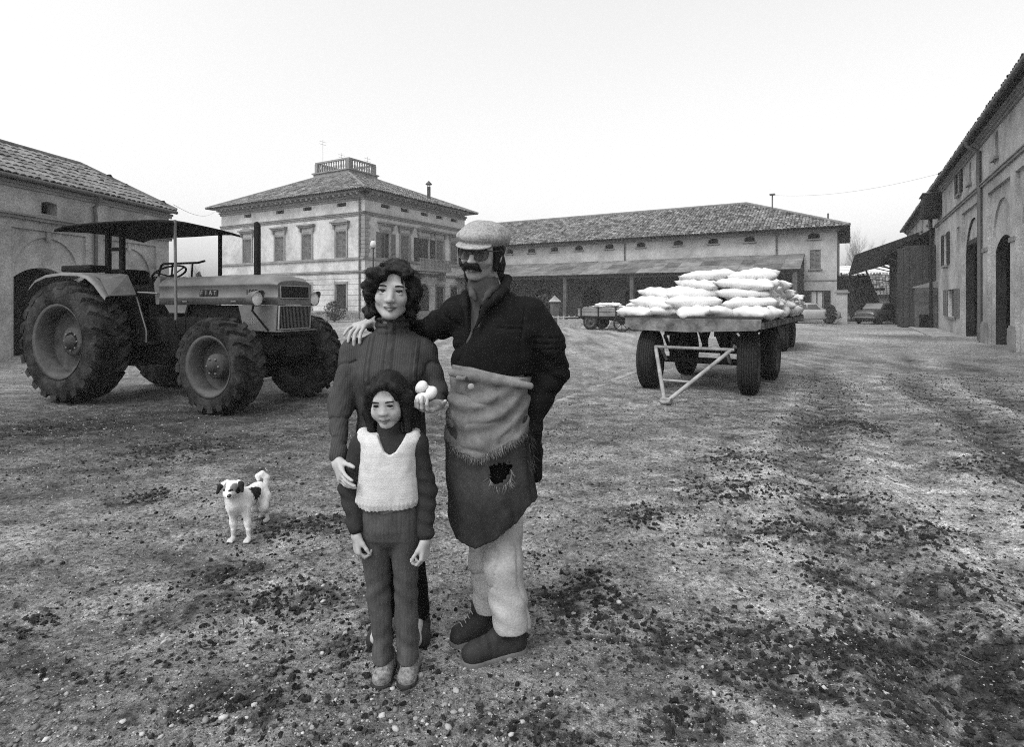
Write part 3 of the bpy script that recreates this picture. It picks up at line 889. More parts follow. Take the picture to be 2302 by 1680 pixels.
# corner quoins: alternate blocks at the near corner
mb = MB()
for k in range(10):
    z = 4.95 + k * .31; w = .55 if k % 2 else .38
    fL.box(mb, -.05, w, z, z + .28, .003, .05); fR.box(mb, -.0495, w, z, z + .28, .003, .05)
mb.build('quoins', TRIM, VL)
for f, L_, cs in ((fL, LY, left_c), (fR, LX, right_c)):
    for i, c in enumerate(cs):
        window(f, VL, c - .52, c + .52, 8.92, 9.22, 0, .2, frame=False, sill=False)
        mid = f is fR and i == 2
        hw = .72 if mid else .55
        w_ = window(f, VL, c - hw, c + hw, 4.92, 6.95, 0, .22)
        if mid or (f is fR and i == 0):
            shutter_pair(f, VL, c - hw, c + hw, 4.95, 6.93, .02, SHUT if mid else SHUT_P)
        else:
            shutter_pair(f, VL, c - hw, c + hw, 4.93, 6.94, -.12, SHUT_P, open_=False)
        # architrave and hood on consoles
        mb = MB()
        for a0, a1, z0, z1 in ((c - hw - .16, c - hw, 4.9, 7.0), (c + hw, c + hw + .16, 4.9, 7.0), (c - hw - .16, c + hw + .16, 7.0, 7.18)):
            if not (mid or (f is fR and i == 0)) or z0 > 6: f.box(mb, a0, a1, z0, z1, .004, .07)
        mb.build('architrave', TRIM, w_)
        mb = MB(); f.box(mb, c - hw - .32, c + hw + .32, 7.52, 7.64, .003, .26); f.box(mb, c - hw - .42, c + hw + .42, 7.642, 7.76, .003, .36)
        if (i + (f is fR)) % 3 == 0: f.slab(mb, [(c - hw - .36, 7.762), (c + hw + .36, 7.762), (c, 8.05)], .003, .24)
        for s in (-1, 1): f.box(mb, c + s * (hw + .2) - .08, c + s * (hw + .2) + .08, 7.2, 7.518, .003, .18)
        mb.build('hood', TRIM, w_)
        if not mid:
            g_ = window(f, VL, c - .58, c + .58, .9, 2.85, 0, .22)
            shutter_pair(f, VL, c - .56, c + .56, .92, 2.83, -.10, SHUT, open_=False)
            mb = MB()
            for a0, a1, z0, z1 in ((c - .74, c - .58, .9, 2.85), (c + .58, c + .74, .9, 2.85), (c - .74, c + .74, 2.852, 3.05)): f.box(mb, a0, a1, z0, z1, .005, .075)
            mb.build('architrave', TRIM, g_)
# entrance door and balcony
c = right_c[2]
mb = MB(); fR.slab(mb, arch(c - .85, c + .85, .02, 2.2, 3.05), -.25, -.20); d_ = mb.build('door', SHUT, VL)
mb = MB(); fR.slab(mb, arch(c - .83, c + .83, 2.22, 2.23, 3.0), -.195, -.17); mb.build('fanlight', GLASS, d_)
mb = MB(); fR.box(mb, c - 2.2, c + 2.2, 4.05, 4.25, .2, 1.35); mb.build('balcony_slab', TRIM, VL)
mb = MB()
for a in (c - 1.9, c + 1.7): fR.slab(mb, [(a, 3.3), (a + .2, 3.3), (a + .2, 4.045), (a, 4.045)], .2, .9)
mb.build('balcony_console', TRIM, VL)
rail = MB(); fR.box(rail, c - 2.15, c + 2.15, 5.02, 5.10, 1.22, 1.30); rail = rail.build('balcony_railing', TRIM, VL)
for k in range(23):
    a = c - 2.1 + k * 4.2 / 22
    mb = MB(); fR.box(mb, a - .035, a + .035, 4.252, 5.018, 1.225, 1.295); mb.build('baluster', TRIM, rail)
# hipped roof with flat top
ov = .95
TX0, TX1, TY0, TY1 = 4.9, 8.3, 6.75, 11.15
e00, e10, e11, e01 = (-ov, -ov, 9.92), (LX + ov, -ov, 9.92), (LX + ov, LY + ov, 9.92), (-ov, LY + ov, 9.92)
TZ = 12.95
t00, t10, t11, t01 = (TX0, TY0, TZ), (TX1, TY0, TZ), (TX1, TY1, TZ), (TX0, TY1, TZ)
mb = MB()
for q in ((e00, e10, t10, t00), (e10, e11, t11, t10), (e11, e01, t01, t11), (e01, e00, t00, t01)): mb.add(q, [(0, 1, 2, 3)])
mb.add([(x_, y_, 9.90) for x_, y_, z_ in (e00, e10, e11, e01)], [(0, 1, 2, 3)])
roof = mb.build('roof', ROOFB, VL)
tile_roof(roof, [e00, e10, t10, t00], e00, e10, w=.24, l=.42)
tile_roof(roof, [e01, e00, t00, t01], e01, e00, w=.24, l=.42)
mb = MB()
for a, b in ((e00, t00), (e10, t10), (e01, t01)): mb.tube([(a[0], a[1], a[2] + .06), (b[0], b[1], b[2] + .06)], .12, 7)
mb.build('ridge_tiles', TILE, roof)
mb = MB(); mb.box(TX0 - .1, TX1 + .1, TY0 - .1, TY1 + .1, 12.7, 13.30); mb.box(TX0 - .22, TX1 + .22, TY0 - .22, TY1 + .22, 13.302, 13.42)
mb.build('roof_terrace', TRIM, VL)
rail = MB()
for q in ((TX0, TX1, TY0, TY0 + .2), (TX0, TX1, TY1 - .2, TY1), (TX0, TX0 + .2, TY0 + .2, TY1 - .2), (TX1 - .2, TX1, TY0 + .2, TY1 - .2)):
    rail.box(q[0], q[1], q[2], q[3], 14.27, 14.42)
for x_ in (TX0, TX1 - .3):
    for y_ in (TY0, TY1 - .3): rail.box(x_ - .02, x_ + .32, y_ - .02, y_ + .32, 13.423, 14.268)
rail = rail.build('terrace_balustrade', TRIM, VL)
bal = MB(); bal.lathe([(.05, 0), (.09, .05), (.05, .10), (.10, .30), (.05, .60), (.08, .74), (.05, .845)], 6)
bal = bal.mesh('baluster'); bal.materials.append(TRIM)
pts = [(x_, TY0 + .1) for x_ in np.linspace(TX0 + .5, TX1 - .5, 9)] + [(x_, TY1 - .1) for x_ in np.linspace(TX0 + .5, TX1 - .5, 9)] + \
      [(TX0 + .1, y_) for y_ in np.linspace(TY0 + .5, TY1 - .5, 12)] + [(TX1 - .1, y_) for y_ in np.linspace(TY0 + .5, TY1 - .5, 12)]
for x_, y_ in pts: ob('baluster', bal, None, rail, (x_, y_, 13.423))
mb = MB(); mb.tube([(9.5, 1.4, 10.6), (9.5, 1.4, 12.0)], .16, 8); mb.lathe([(.30, 0), (.30, .06), (.02, .35)], 8, Matrix.Translation((9.5, 1.4, 12.2)))
for k in range(4): mb.tube([(9.5 + .13 * math.cos(k * 1.57), 1.4 + .13 * math.sin(k * 1.57), 12.0), (9.5 + .13 * math.cos(k * 1.57), 1.4 + .13 * math.sin(k * 1.57), 12.22)], .03, 5)
mb.build('chimney', BRICK, roof)
mb = MB()
for (x_, y_, h_) in ((TX0 + .4, TY1 - .6, 3.2), (TX1 - .6, TY1 - .5, 2.5), (TX1 - .4, TY0 + .7, 1.8)):
    mb.tube([(x_, y_, 13.3), (x_, y_, 13.4 + h_)], .012, 5)
    for q in (.2, .45): mb.tube([(x_ - .4, y_, 13.4 + h_ - q), (x_ + .4, y_, 13.4 + h_ - q)], .012, 4)
mb.build('aerial', PIPE, VL)
mb = MB(); mb.tube([(-.06, .45, 9.6), (-.12, .45, 9.2), (-.12, .45, .2)], .07, 7); mb.build('drainpipe', PIPE, VL)

# ------------------------------------------------------------------ long back barn with porch
BB = empty('porch_barn', (23.6, 42, 0), math.atan2(.505, -.863))
tag(BB, 'long plastered barn with small attic openings above a deep dark porch', 'barn')
fb = Fac(lambda s, z, d: (s, d, z))
BL, BD, BE = 38.0, 12.0, 6.75
att = [1.49, 5.93, 8.65, 11.43, 14.59, 17.44, 20.34, 22.8, 25.2, 27.6, 30.1]
holes = [arch(c - .38, c + .38, 6.14, 6.42, 6.56, 8) for c in att]
holes += [rect(1.05, 1.75, 3.9, 5.3), rect(.85, 1.75, .95, 2.3)]
dk = [arch(c - .9, c + .9, .02, 2.3, 2.75, 8) for c in (7.0, 15.2, 19.2, 24.0, 28.0)]
mb = MB(); fb.wall(mb, rect(0, BL, 0, BE), holes + dk, 0, .3)
mb.add([(0, 0, 0), (0, -BD, 0), (0, -BD, BE), (0, 0, BE)], [(0, 1, 2, 3)]); mb.add([(BL, 0, 0), (BL, -BD, 0), (BL, -BD, BE), (BL, 0, BE)], [(0, 1, 2, 3)])
mb.add([(0, -BD, 0), (BL, -BD, 0), (BL, -BD, BE), (0, -BD, BE)], [(0, 1, 2, 3)])
mb.build('wall', PLASTER_B, BB)
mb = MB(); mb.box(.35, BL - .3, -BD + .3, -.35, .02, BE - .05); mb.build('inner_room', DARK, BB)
for c in att: window(fb, BB, c - .38, c + .38, 6.14, 6.56, 0, .2, frame=False)
w_ = window(fb, BB, 1.05, 1.75, 3.9, 5.3, 0, .22); shutter_pair(fb, BB, 1.07, 1.73, 3.92, 5.28, -.1, SHUT_P, open_=False)
w_ = window(fb, BB, .85, 1.75, .95, 2.3, 0, .22); shutter_pair(fb, BB, .85, 1.75, .95, 2.3, .02, SHUT)
mb = MB(); fb.box(mb, .95, 1.25, 1.0, 2.25, -.19, -.17); fb.box(mb, 1.35, 1.65, 1.0, 2.25, -.19, -.17); mb.build('curtain', CLOTHW, w_)
mb = MB()
for z0, z1, d1 in ((6.60, 6.70, .15), (6.70, 6.80, .30)): fb.box(mb, -.2, BL, z0, z1, .003, d1)
mb.build('cornice', TRIM, BB)
mb = MB(); fb.box(mb, -.02, 2.2, 3.0, 3.1, .003, .05); mb.build('string_course', TRIM, BB)
for xx in (16.0, 4.0):
    mb = MB(); mb.tube([(xx, .75, 6.85), (xx, .12, 6.5), (xx, .12, 4.95)], .06, 7); mb.build('drainpipe', PIPE, BB)
ov = .8
e0, e1, e2, e3 = (-ov, ov, 6.86), (BL, ov, 6.86), (BL, -BD - ov, 6.86), (-ov, -BD - ov, 6.86)
r0, r1 = (7.0, -6, 10.05), (BL, -6, 10.05)
mb = MB(); mb.add([e0, e1, r1, r0], [(0, 1, 2, 3)]); mb.add([e3, e0, r0], [(0, 1, 2)]); mb.add([e2, e3, r0, r1], [(0, 1, 2, 3)])
mb.add([(x_, y_, 6.82) for x_, y_, _ in (e0, e1, e2, e3)], [(0, 1, 2, 3)])
roof = mb.build('roof', ROOFB, BB)
tile_roof(roof, [e0, e1, r1, r0], e0, e1, w=.24, l=.42)
tile_roof(roof, [e3, e0, r0], e3, e0, w=.24, l=.42)
mb = MB(); mb.tube([(7, -6, 10.12), (BL, -6, 10.12)], .12, 7); mb.tube([(7, -6, 10.12), (-ov, ov, 6.95)], .11, 7); mb.build('ridge_tiles', TILE, roof)
mb = MB(); mb.tube([(4.6, -2.8, 8.0), (4.6, -2.8, 10.1)], .06, 6); mb.box(4.4, 4.8, -3.0, -2.6, 10.1, 10.2); mb.build('flue', PIPE, roof)
mb = MB(); mb.tube([(.6, -1.2, 7.3), (.6, -1.2, 8.1)], .07, 6); mb.build('flue', PIPE, roof)
# porch: patchwork roof on posts
PP = [mat('porch_sheet_%d' % k, v, .35, 3, .9, .4, 20, stain=.4, sscale=1) for k, v in enumerate((.19, .14, .10, .16))]
pr = MB(); pr.add([(2.1, 4.2, 3.62), (BL, 4.2, 3.62), (BL, 0.02, 4.92), (2.1, .02, 4.92), (2.1, 4.2, 3.70), (BL, 4.2, 3.70), (BL, 0.02, 5.0), (2.1, .02, 5.0)],
                  [(0, 1, 2, 3), (4, 5, 6, 7), (0, 1, 5, 4), (0, 3, 7, 4)])
pr = pr.build('porch_roof', WOOD, BB)
random.seed(3)
xx = 2.1
while xx < BL - 1:
    w_ = random.uniform(.9, 2.0)
    n_ = 3
    for q in range(n_):
        y0, y1 = 4.28 - q * 1.42, 4.28 - (q + 1) * 1.42 - .06
        zz = lambda yy: 3.70 + (4.2 - yy) * (1.3 / 4.18) + .012 + .012 * ((int(xx * 7) + q) % 3)
        mb = MB(); mb.add([(xx, y0, zz(y0)), (xx + w_ + .03, y0, zz(y0)), (xx + w_ + .03, y1, zz(y1)), (xx, y1, zz(y1)), (xx, y0, zz(y0) + .03), (xx + w_ + .03, y0, zz(y0) + .03), (xx + w_ + .03, y1, zz(y1) + .03), (xx, y1, zz(y1) + .03)],
                          [(0, 1, 2, 3), (4, 5, 6, 7), (0, 1, 5, 4), (1, 2, 6, 5), (2, 3, 7, 6), (3, 0, 4, 7)])
        mb.build('sheet', PP[random.choice((0, 0, 1, 2, 3, 1))] if q < 2 else PP[random.choice((0, 1, 3))], pr)
    xx += w_
for a in np.arange(2.3, BL, 5.8):
    mb = MB(); mb.box(a, a + .3, 3.75, 4.05, 0, 3.61); mb.build('porch_pillar', BRICK, BB)
mb = MB(); mb.box(2.1, BL, 3.8, 4.0, 3.40, 3.61); mb.build('porch_beam', WOOD, BB)
mb = MB(); fb.box(mb, 2.12, BL - .1, .0, 3.6, .004, .02); 
mb = MB(); fb.wall(mb, rect(2.13, BL - .1, -.1, 4.6), dk, .02, .02); mb.build('porch_back_wall', BRICK, BB)

# ------------------------------------------------------------------ far low outbuildings beyond the gate
lo = empty('low_shed', (28.5, 58, 0), math.atan2(.505, -.863) + PI)
tag(lo, 'low tiled outbuilding closing the far end of the yard', 'shed')
mb = MB(); mb.box(-6, 12, 0, 6, 0, 2.1); mb.build('wall', PLASTER_B, lo)
mb = MB(); mb.add([(-6.4, -.5, 2.05), (12.4, -.5, 2.05), (12.4, 3.2, 4.15), (-6.4, 3.2, 4.15)], [(0, 1, 2, 3)])
mb.add([(-6.4, 6.5, 2.05), (12.4, 6.5, 2.05), (12.4, 3.2, 4.15), (-6.4, 3.2, 4.15)], [(0, 1, 2, 3)])
roof = mb.build('roof', ROOFB, lo)
tile_roof(roof, [(-6.4, -.5, 2.05), (12.4, -.5, 2.05), (12.4, 3.2, 4.15), (-6.4, 3.2, 4.15)], (-6.4, -.5, 2.05), (12.4, -.5, 2.05), w=.26, l=.45)
for k, a in enumerate((-3.5, -.5, 2.2, 5.0)):
    mb = MB(); mb.box(a, a + 1.1, -.05, -.004, .05, 1.7); mb.build('door', SHUT, lo)
gh = empty('greenhouse', (40, 74, 0), math.atan2(.505, -.863) + PI)
tag(gh, 'pale corrugated shed roof showing above the low tiled outbuilding', 'shed')
mb = MB(); mb.box(-5, 8, 0, 5, 0, 4.4); mb.build('wall', PLASTER_B, gh)
SHEET = mat('pale_sheet', .55, .15, 2, .7)
for k in range(9):
    mb = MB(); z_ = 4.42 + k * .2; mb.add([(-5.4, -.4 + k * .4, z_), (8.4, -.4 + k * .4, z_), (8.4, .04 + k * .4, z_ + .17), (-5.4, .04 + k * .4, z_ + .17)], [(0, 1, 2, 3)]); mb.build('roof_sheet', SHEET, gh)
# gate pier by the barn corner
gp = empty('gate_pier', tuple(W(1893, 680, 39.5)[:2]) + (0,), math.atan2(.505, -.863))
tag(gp, 'square plastered gate pier with a stone cap by the barn corner', 'pier')
mb = MB(); mb.box(-.32, .32, -.32, .32, 0, 2.05); mb.build('shaft', PLASTER_B, gp)
mb = MB(); mb.box(-.44, .44, -.44, .44, 2.053, 2.16); mb.box(-.36, .36, -.36, .36, 2.162, 2.26); mb.build('cap', TRIM, gp)
# ================================================================== VEHICLES
RUBBER = mat('muddy_rubber', .018, .5, 7, .9, .5, 40, stain=.0, fine=.4)
RUBBER_MUD = mat('mud_caked_rubber', .036, .75, 5, .95, .6, 30, stain=.75, sscale=3.5, fine=.5)
RIM = mat('dusty_rim', .075, .45, 7, .7, .2, 40, stain=.55, sscale=3)
PAINT = mat('tractor_paint', .125, .25, 5, .5, .08, 40, stain=.35, sscale=2.2, spec=.4, fine=.15)
PAINT_TOP = PAINT
BLACKM = mat('greasy_black', .005, .6, 9, .7, .4, 30, spec=.15)
CANVAS = mat('black_canopy_sheet', .006, .4, 6, .85, .3, 20, spec=.08)
STEEL = mat('worn_steel', .16, .3, 8, .5, metal=.5)
CHROME = mat('lamp_reflector', .75, .1, 8, .15, metal=.8)
LENS = mat('lamp_glass', .7, .05, 8, .08, spec=.8)
LETTER = mat('dark_lettering', .02, .1, 8, .6)
LETTER_L = mat('pale_lettering', .22, .1, 8, .6)
GRILLE = mat('grille_mesh', .03, .3, 60, .7, .6, 220)

YM = Matrix.Rotation(R(90), 4, 'X')            # local Z -> -Y : wheel axis across the vehicle

def tyre_mesh(Rr, w, rim, lug_h=0.05, n_lug=22, shift=.34, lw=.085, nseg=72, groove=False):
    c = Rr - lug_h
    sw = w / 2
    prof = [(rim, -sw * .80), (rim + .02, -sw * .98), (rim + (c - rim) * .45, -sw * 1.06), (c - .06, -sw * 1.0), (c - .012, -sw * .86), (c, -sw * .5), (c + .006, 0),
            (c, sw * .5), (c - .012, sw * .86), (c - .06, sw * 1.0), (rim + (c - rim) * .45, sw * 1.06), (rim + .02, sw * .98), (rim, sw * .80)]
    mb = MB(); mb.lathe(prof, nseg, closed=True)
    if n_lug:
        for side in (-1, 1):
            for k in range(n_lug):
                a0 = 2 * PI * (k + (.5 if side > 0 else 0)) / n_lug
                v = []; f = []
                T = 5
                for t in range(T):
                    q = t / (T - 1)
                    h = side * sw * (.02 + 1.02 * q)
                    aa = a0 + shift * (q ** 1.25) * (2 * PI / n_lug) * 1.8
                    rb = (c - .01) - (.055 if q > .99 else .012 * q * q)
                    rt = Rr - (.045 if q > .99 else .010 * q)
                    half = lw / Rr * (.42 + .25 * q)
                    for (r_, g) in ((rb, half * 1.35), (rt, half), (rt, -half), (rb, -half * 1.35)):
                        j = 1 + .012 * random.uniform(-1, 1)
                        v.append((r_ * j * math.cos(aa + g), r_ * j * math.sin(aa + g), h))
                for t in range(T - 1):
                    for q in range(3): f.append((t * 4 + q, t * 4 + q + 1, t * 4 + 5 + q, t * 4 + 4 + q))
                f.append((0, 1, 2, 3)); f.append(tuple((T - 1) * 4 + q for q in (3, 2, 1, 0)))
                mb.add(v, f)
    else:
        for h in np.linspace(-sw * .62, sw * .62, 6):     # circumferential ribs
            mb.lathe([(c - .005, h - sw * .085), (Rr, h - sw * .065), (Rr, h + sw * .065), (c - .005, h + sw * .085)], nseg)
    return mb.mesh('tyre')

def wheel(name, parent, x, y, Rr, w, rim, out, tyre_me, dish=.10, hub_r=.14, hub_out=.05, bolts=8, steer=0.0, tyre_m=None, rim_m=None, spoke=False):
    """wheel with its axle across the vehicle; `out` = +1/-1 is the outer side"""
    wh = empty(name, (x, y, Rr), steer); wh.parent = parent
    M = Matrix.Rotation(R(-90 * out), 4, 'X')     # local +Z -> outer side
    ty = ob('tyre', tyre_me, tyre_m or RUBBER_MUD, wh); ty.matrix_local = M
    mb = MB(); s = w / 2
    mb.lathe([(rim + .03, s * .98), (rim + .035, s * 1.02), (rim - .005, s * .92), (rim - .03, s * .72), (rim - .055, s * .30), (rim - .05, -s * .3), (rim - .02, -s * .8), (rim + .03, -s * .98)], 48, M)
    d = s - dish
    mb.lathe([(rim - .052, d + .01), (rim * .72, d - .02), (hub_r * 1.7, d - .045), (hub_r * 1.15, d)], 48, M)
    rm = mb.build('rim', rim_m or RIM, wh)
    mb = MB(); mb.lathe([(hub_r * 1.25, d - .03), (hub_r * 1.2, d + hub_out * .8), (hub_r, d + hub_out), (hub_r * .55, d + hub_out + .01), (hub_r * .5, d + hub_out + .04), (0.001, d + hub_out + .045)], 28, M)
    hb = mb.build('hub', rim_m or RIM, wh)
    mb = MB()
    for k in range(bolts):
        a = 2 * PI * k / bolts
        mb.lathe([(.014, 0), (.014, .022), (.001, .024)], 6, M @ Matrix.Translation((hub_r * .78 * math.cos(a), hub_r * .78 * math.sin(a), d + hub_out)))
    if bolts: mb.build('bolts', STEEL, hb)
    return wh

# ------------------------------------------------------------------ tractor
TR = empty('tractor', (-5.97, 9.03, 0), R(-21))
tag(TR, 'muddy four-wheel-drive tractor with a flat sunshade canopy and open seat', 'tractor')
random.seed(5)
ty_r = tyre_mesh(.865, .48, .50, .055, 22, .40, .085)
ty_f = tyre_mesh(.615, .37, .36, .045, 20, .40, .070)
ROT = R(9)
wheel('rear_wheel', TR, 0, -.80, .865, .48, .50, -1, ty_r, .24, .17, .05, 8)
wheel('rear_wheel', TR, 0, .80, .865, .48, .50, 1, ty_r, .24, .17, .05, 8)
wheel('front_wheel', TR, 2.72, -.76, .615, .37, .36, -1, ty_f, .20, .13, .12, 6, R(-2))
wheel('front_wheel', TR, 2.72, .76, .615, .37, .36, 1, ty_f, .20, .13, .12, 6, R(-2))
def loft(mb, secs, xs, close=True, cap=True, smooth=True):
    n = len(secs[0]); v = []; f = []
    for sct, x_ in zip(secs, xs):
        for p in sct: v.append((x_ + (p[2] if len(p) > 2 else 0), p[0], p[1]))
    for i in range(len(secs) - 1):
        for k in range(n if close else n - 1): f.append((i * n + k, i * n + (k + 1) % n, (i + 1) * n + (k + 1) % n, (i + 1) * n + k))
    mb.add(v, f, smooth)
    if cap:
        mb.add(v[:n], [tuple(range(n - 1, -1, -1))]); mb.add(v[-n:], [tuple(range(n))])
    return mb
def hood_sec(w, zb, zc, zt, dx=0):
    h = [(w, zb), (w, zb + .075), (w + .008, zb + .083), (w + .008, zb + .105), (w, zb + .113), (w, zc - .012), (w + .012, zc), (w + .008, zc + .018), (w * .90, zc + (zt - zc) * .62), (w * .70, zc + (zt - zc) * .90), (w * .35, zt), (0, zt + .004)]
    pts = h + [(-a, b) for a, b in h[-2::-1]]
    return [(a, b) for a, b in pts]
mb = MB()
hx = [1.06, 1.10, 1.6, 2.3, 2.8, 3.05, 3.17, 3.23]
hs = [hood_sec(.32, 1.39, 1.645, 1.77), hood_sec(.33, 1.39, 1.645, 1.785), hood_sec(.33, 1.39, 1.647, 1.79), hood_sec(.33, 1.39, 1.65, 1.80), hood_sec(.33, 1.39, 1.655, 1.80), hood_sec(.328, 1.39, 1.655, 1.79), hood_sec(.325, 1.39, 1.65, 1.765), hood_sec(.315, 1.39, 1.64, 1.71)]
loft(mb, hs, hx)
hood = mb.build('hood', PAINT, TR)
# lettering on the near flank
bp = MB()
for k in range(4):
    x0 = 1.87 + k * .083
    bp.add([(x0, -.336, 1.505), (x0 + .074, -.336, 1.505), (x0 + .088, -.336, 1.595), (x0 + .014, -.336, 1.595), (x0, -.344, 1.505), (x0 + .074, -.344, 1.505), (x0 + .088, -.344, 1.595), (x0 + .014, -.344, 1.595)],
           [(0, 1, 2, 3), (4, 5, 6, 7), (0, 1, 5, 4), (1, 2, 6, 5), (2, 3, 7, 6), (3, 0, 4, 7)])
badge = bp.build('badge', LETTER, hood)
for k, ch in enumerate('FIAT'):
    t = ob('lettering', text_mesh(ch, .088, .002), LETTER_L, badge)
    t.location = (1.914 + k * .083, -.346, 1.549); t.rotation_euler = (R(90), 0, 0)
for txt, xx, zz, s in (('1000', 2.80, 1.555, .105), ('DT', 2.985, 1.53, .06)):
    t = ob('lettering', text_mesh(txt, s, .002), LETTER, hood); t.location = (xx, -.334, zz); t.rotation_euler = (R(90), 0, 0)
mb = MB()
for xx in (1.55, 2.45): mb.box(xx, xx + .09, -.350, -.343, 1.425, 1.445)
mb.build('catch', STEEL, hood)
# nose grille with pale frame
def nose(y0, y1, z0, z1, x0=3.222, rk=-.02):
    return [(x0, y0, z0), (x0, y1, z0), (x0 + rk, y1, z1), (x0 + rk, y0, z1)]
q = nose(-.27, .27, 1.475, 1.64, 3.236, -.006)
mb = MB(); mb.add(q, [(0, 1, 2, 3)]); ng = mb.build('nose_grille', GRILLE, hood)
mb = MB(); mb.tube(q + q[:1], .010, 6); mb.build('frame', LETTER_L, ng)
mb = MB()
for k in range(14):
    y_ = -.25 + k * .5 / 13; mb.tube([(3.240, y_, 1.48), (3.236, y_, 1.635)], .004, 4)
mb.build('bars', BLACKM, ng)
# side shroud and radiator grille
mb = MB(); v0 = [(2.56, 1.385), (3.225, 1.385), (3.20, 1.04), (2.66, 1.04)]
mb.prism(v0, -.325, .325, 'y'); shr = bevel(mb.build('radiator_shroud', PAINT, TR), .012)
mb = MB(); mb.add([(3.219, -.29, 1.07), (3.219, .29, 1.07), (3.232, .29, 1.365), (3.232, -.29, 1.365)], [(0, 1, 2, 3)]); rg = mb.build('radiator_grille', BLACKM, TR)
mb = MB()
for k in range(22):
    y_ = -.28 + k * .56 / 21; mb.tube([(3.226, y_, 1.07), (3.240, y_, 1.365)], .0055, 4)
mb.build('bars', STEEL, rg)
mb = MB(); mb.tube([(3.225, -.30, 1.06), (3.225, .30, 1.06), (3.240, .30, 1.372), (3.240, -.30, 1.372), (3.225, -.30, 1.06)], .012, 6); mb.build('frame', LETTER_L, rg)
mb = MB()
for zz, ln in ((1.20, .13), (1.16, .20), (1.135, .17)):
    mb.tube([(2.72 + .01 * i, -.327, zz + .008 * math.sin(i * 2.1)) for i in range(int(ln * 100))], .0035, 4)
mb.build('script_decal', LETTER_L, shr)
mb = MB(); mb.prism([(1.18, 1.385), (1.62, 1.385), (1.58, 1.27), (1.28, 1.27)], -.33, -.30, 'y'); mb.build('side_panel', PAINT, TR)
# headlights on brackets
for s in (-1, 1):
    y_ = s * .47
    hl = empty('headlight', (2.97 if s < 0 else 3.10, y_, 1.47)); hl.parent = TR
    MX = Matrix.Rotation(R(90), 4, 'Y')
    mb = MB(); mb.lathe([(.012, -.10), (.05, -.085), (.085, -.03), (.098, .05), (.102, .055), (.102, .07), (.094, .07)], 24, MX)
    v = []; f = []
    for k in range(13):       # visor over the upper half
        a = PI * (k / 12)
        v += [(.062, .102 * math.cos(a), .102 * math.sin(a)), (.062 + .075 * math.sin(a), .106 * math.cos(a), .106 * math.sin(a) + .004)]
    for k in range(12): f.append((2 * k, 2 * k + 1, 2 * k + 3, 2 * k + 2))
    mb.add(v, f, True)
    mb.build('shell', PAINT, hl)
    mb = MB(); mb.lathe([(.094, .062), (.07, .03), (.001, .015)], 20, MX); mb.build('reflector', CHROME, hl)
    mb = MB(); mb.lathe([(.093, .064), (.06, .078), (.001, .084)], 20, MX); mb.build('lens', LENS, hl)
    mb = MB(); mb.tube([(0, 0, -.09), (-.02, 0, -.16), (-.02 + .14, -s * .13, -.42)], .014, 6); mb.build('bracket', BLACKM, hl)
# exhaust
mb = MB(); mb.tube([(2.55, .02, 1.70), (2.55, .02, 2.50), (2.53, .02, 2.545)], [.045, .045, .030], 14); mb.build('exhaust_pipe', BLACKM, TR)
# engine, gearbox, axles
mb = MB()
mb.box(1.10, 2.66, -.24, .24, .62, 1.38, bev=.03); mb.box(1.3, 2.5, -.30, .30, .95, 1.22, bev=.03); mb.box(1.5, 2.3, -.2, .2, .48, .64, bev=.05)
for k in range(6): mb.tube([(1.35 + k * .2, -.28, 1.26), (1.35 + k * .2, -.31, 1.06), (1.40 + k * .2, -.25, .85)], .016, 6)
mb.lathe([(.06, -.12), (.06, .12)], 14, Matrix.Translation((1.9, -.31, .86)))
mb.build('engine', BLACKM, TR)
mb = MB(); mb.box(-.35, 1.14, -.27, .27, .50, 1.22, bev=.06); mb.box(-.3, .35, -.36, .36, .62, 1.20, bev=.08)
mb.tube([(0, -.86, .865), (0, .86, .865)], .13, 14); mb.tube([(0, -.55, .865), (0, .55, .865)], .19, 14)
mb.build('gearbox', BLACKM, TR)
mb = MB(); mb.tube([(2.72, -.60, .62), (2.72, -.30, .60), (2.72, 0, .56), (2.72, .30, .60), (2.72, .60, .62)], [.07, .095, .16, .095, .07], 14)
mb.lathe([(.17, -.10), (.19, 0), (.17, .10)], 18, Matrix.Translation((2.72, 0, .56)) @ Matrix.Rotation(R(90), 4, 'Y'))
mb.tube([(1.2, .08, .58), (2.6, .08, .56)], .045, 8)
for s in (-1, 1): mb.tube([(2.72, s * .56, .50), (2.72, s * .58, .80)], .07, 10)
mb.tube([(2.95, -.55, .60), (2.95, .55, .60)], .022, 8)
mb.build('front_axle', BLACKM, TR)
mb = MB(); mb.prism([(2.45, 1.03), (3.28, 1.03), (3.28, .86), (3.10, .72), (2.45, .72)], -.24, .24, 'y'); mb.box(3.10, 3.30, -.31, .31, .985, 1.03); mb.box(3.285, 3.31, -.22, .22, .70, .95)
mb.build('front_support', BLACKM, TR)
mb = MB(); mb.box(3.02, 3.31, -.34, .34, 1.032, 1.046); mb.build('bumper_plate', STEEL, TR)
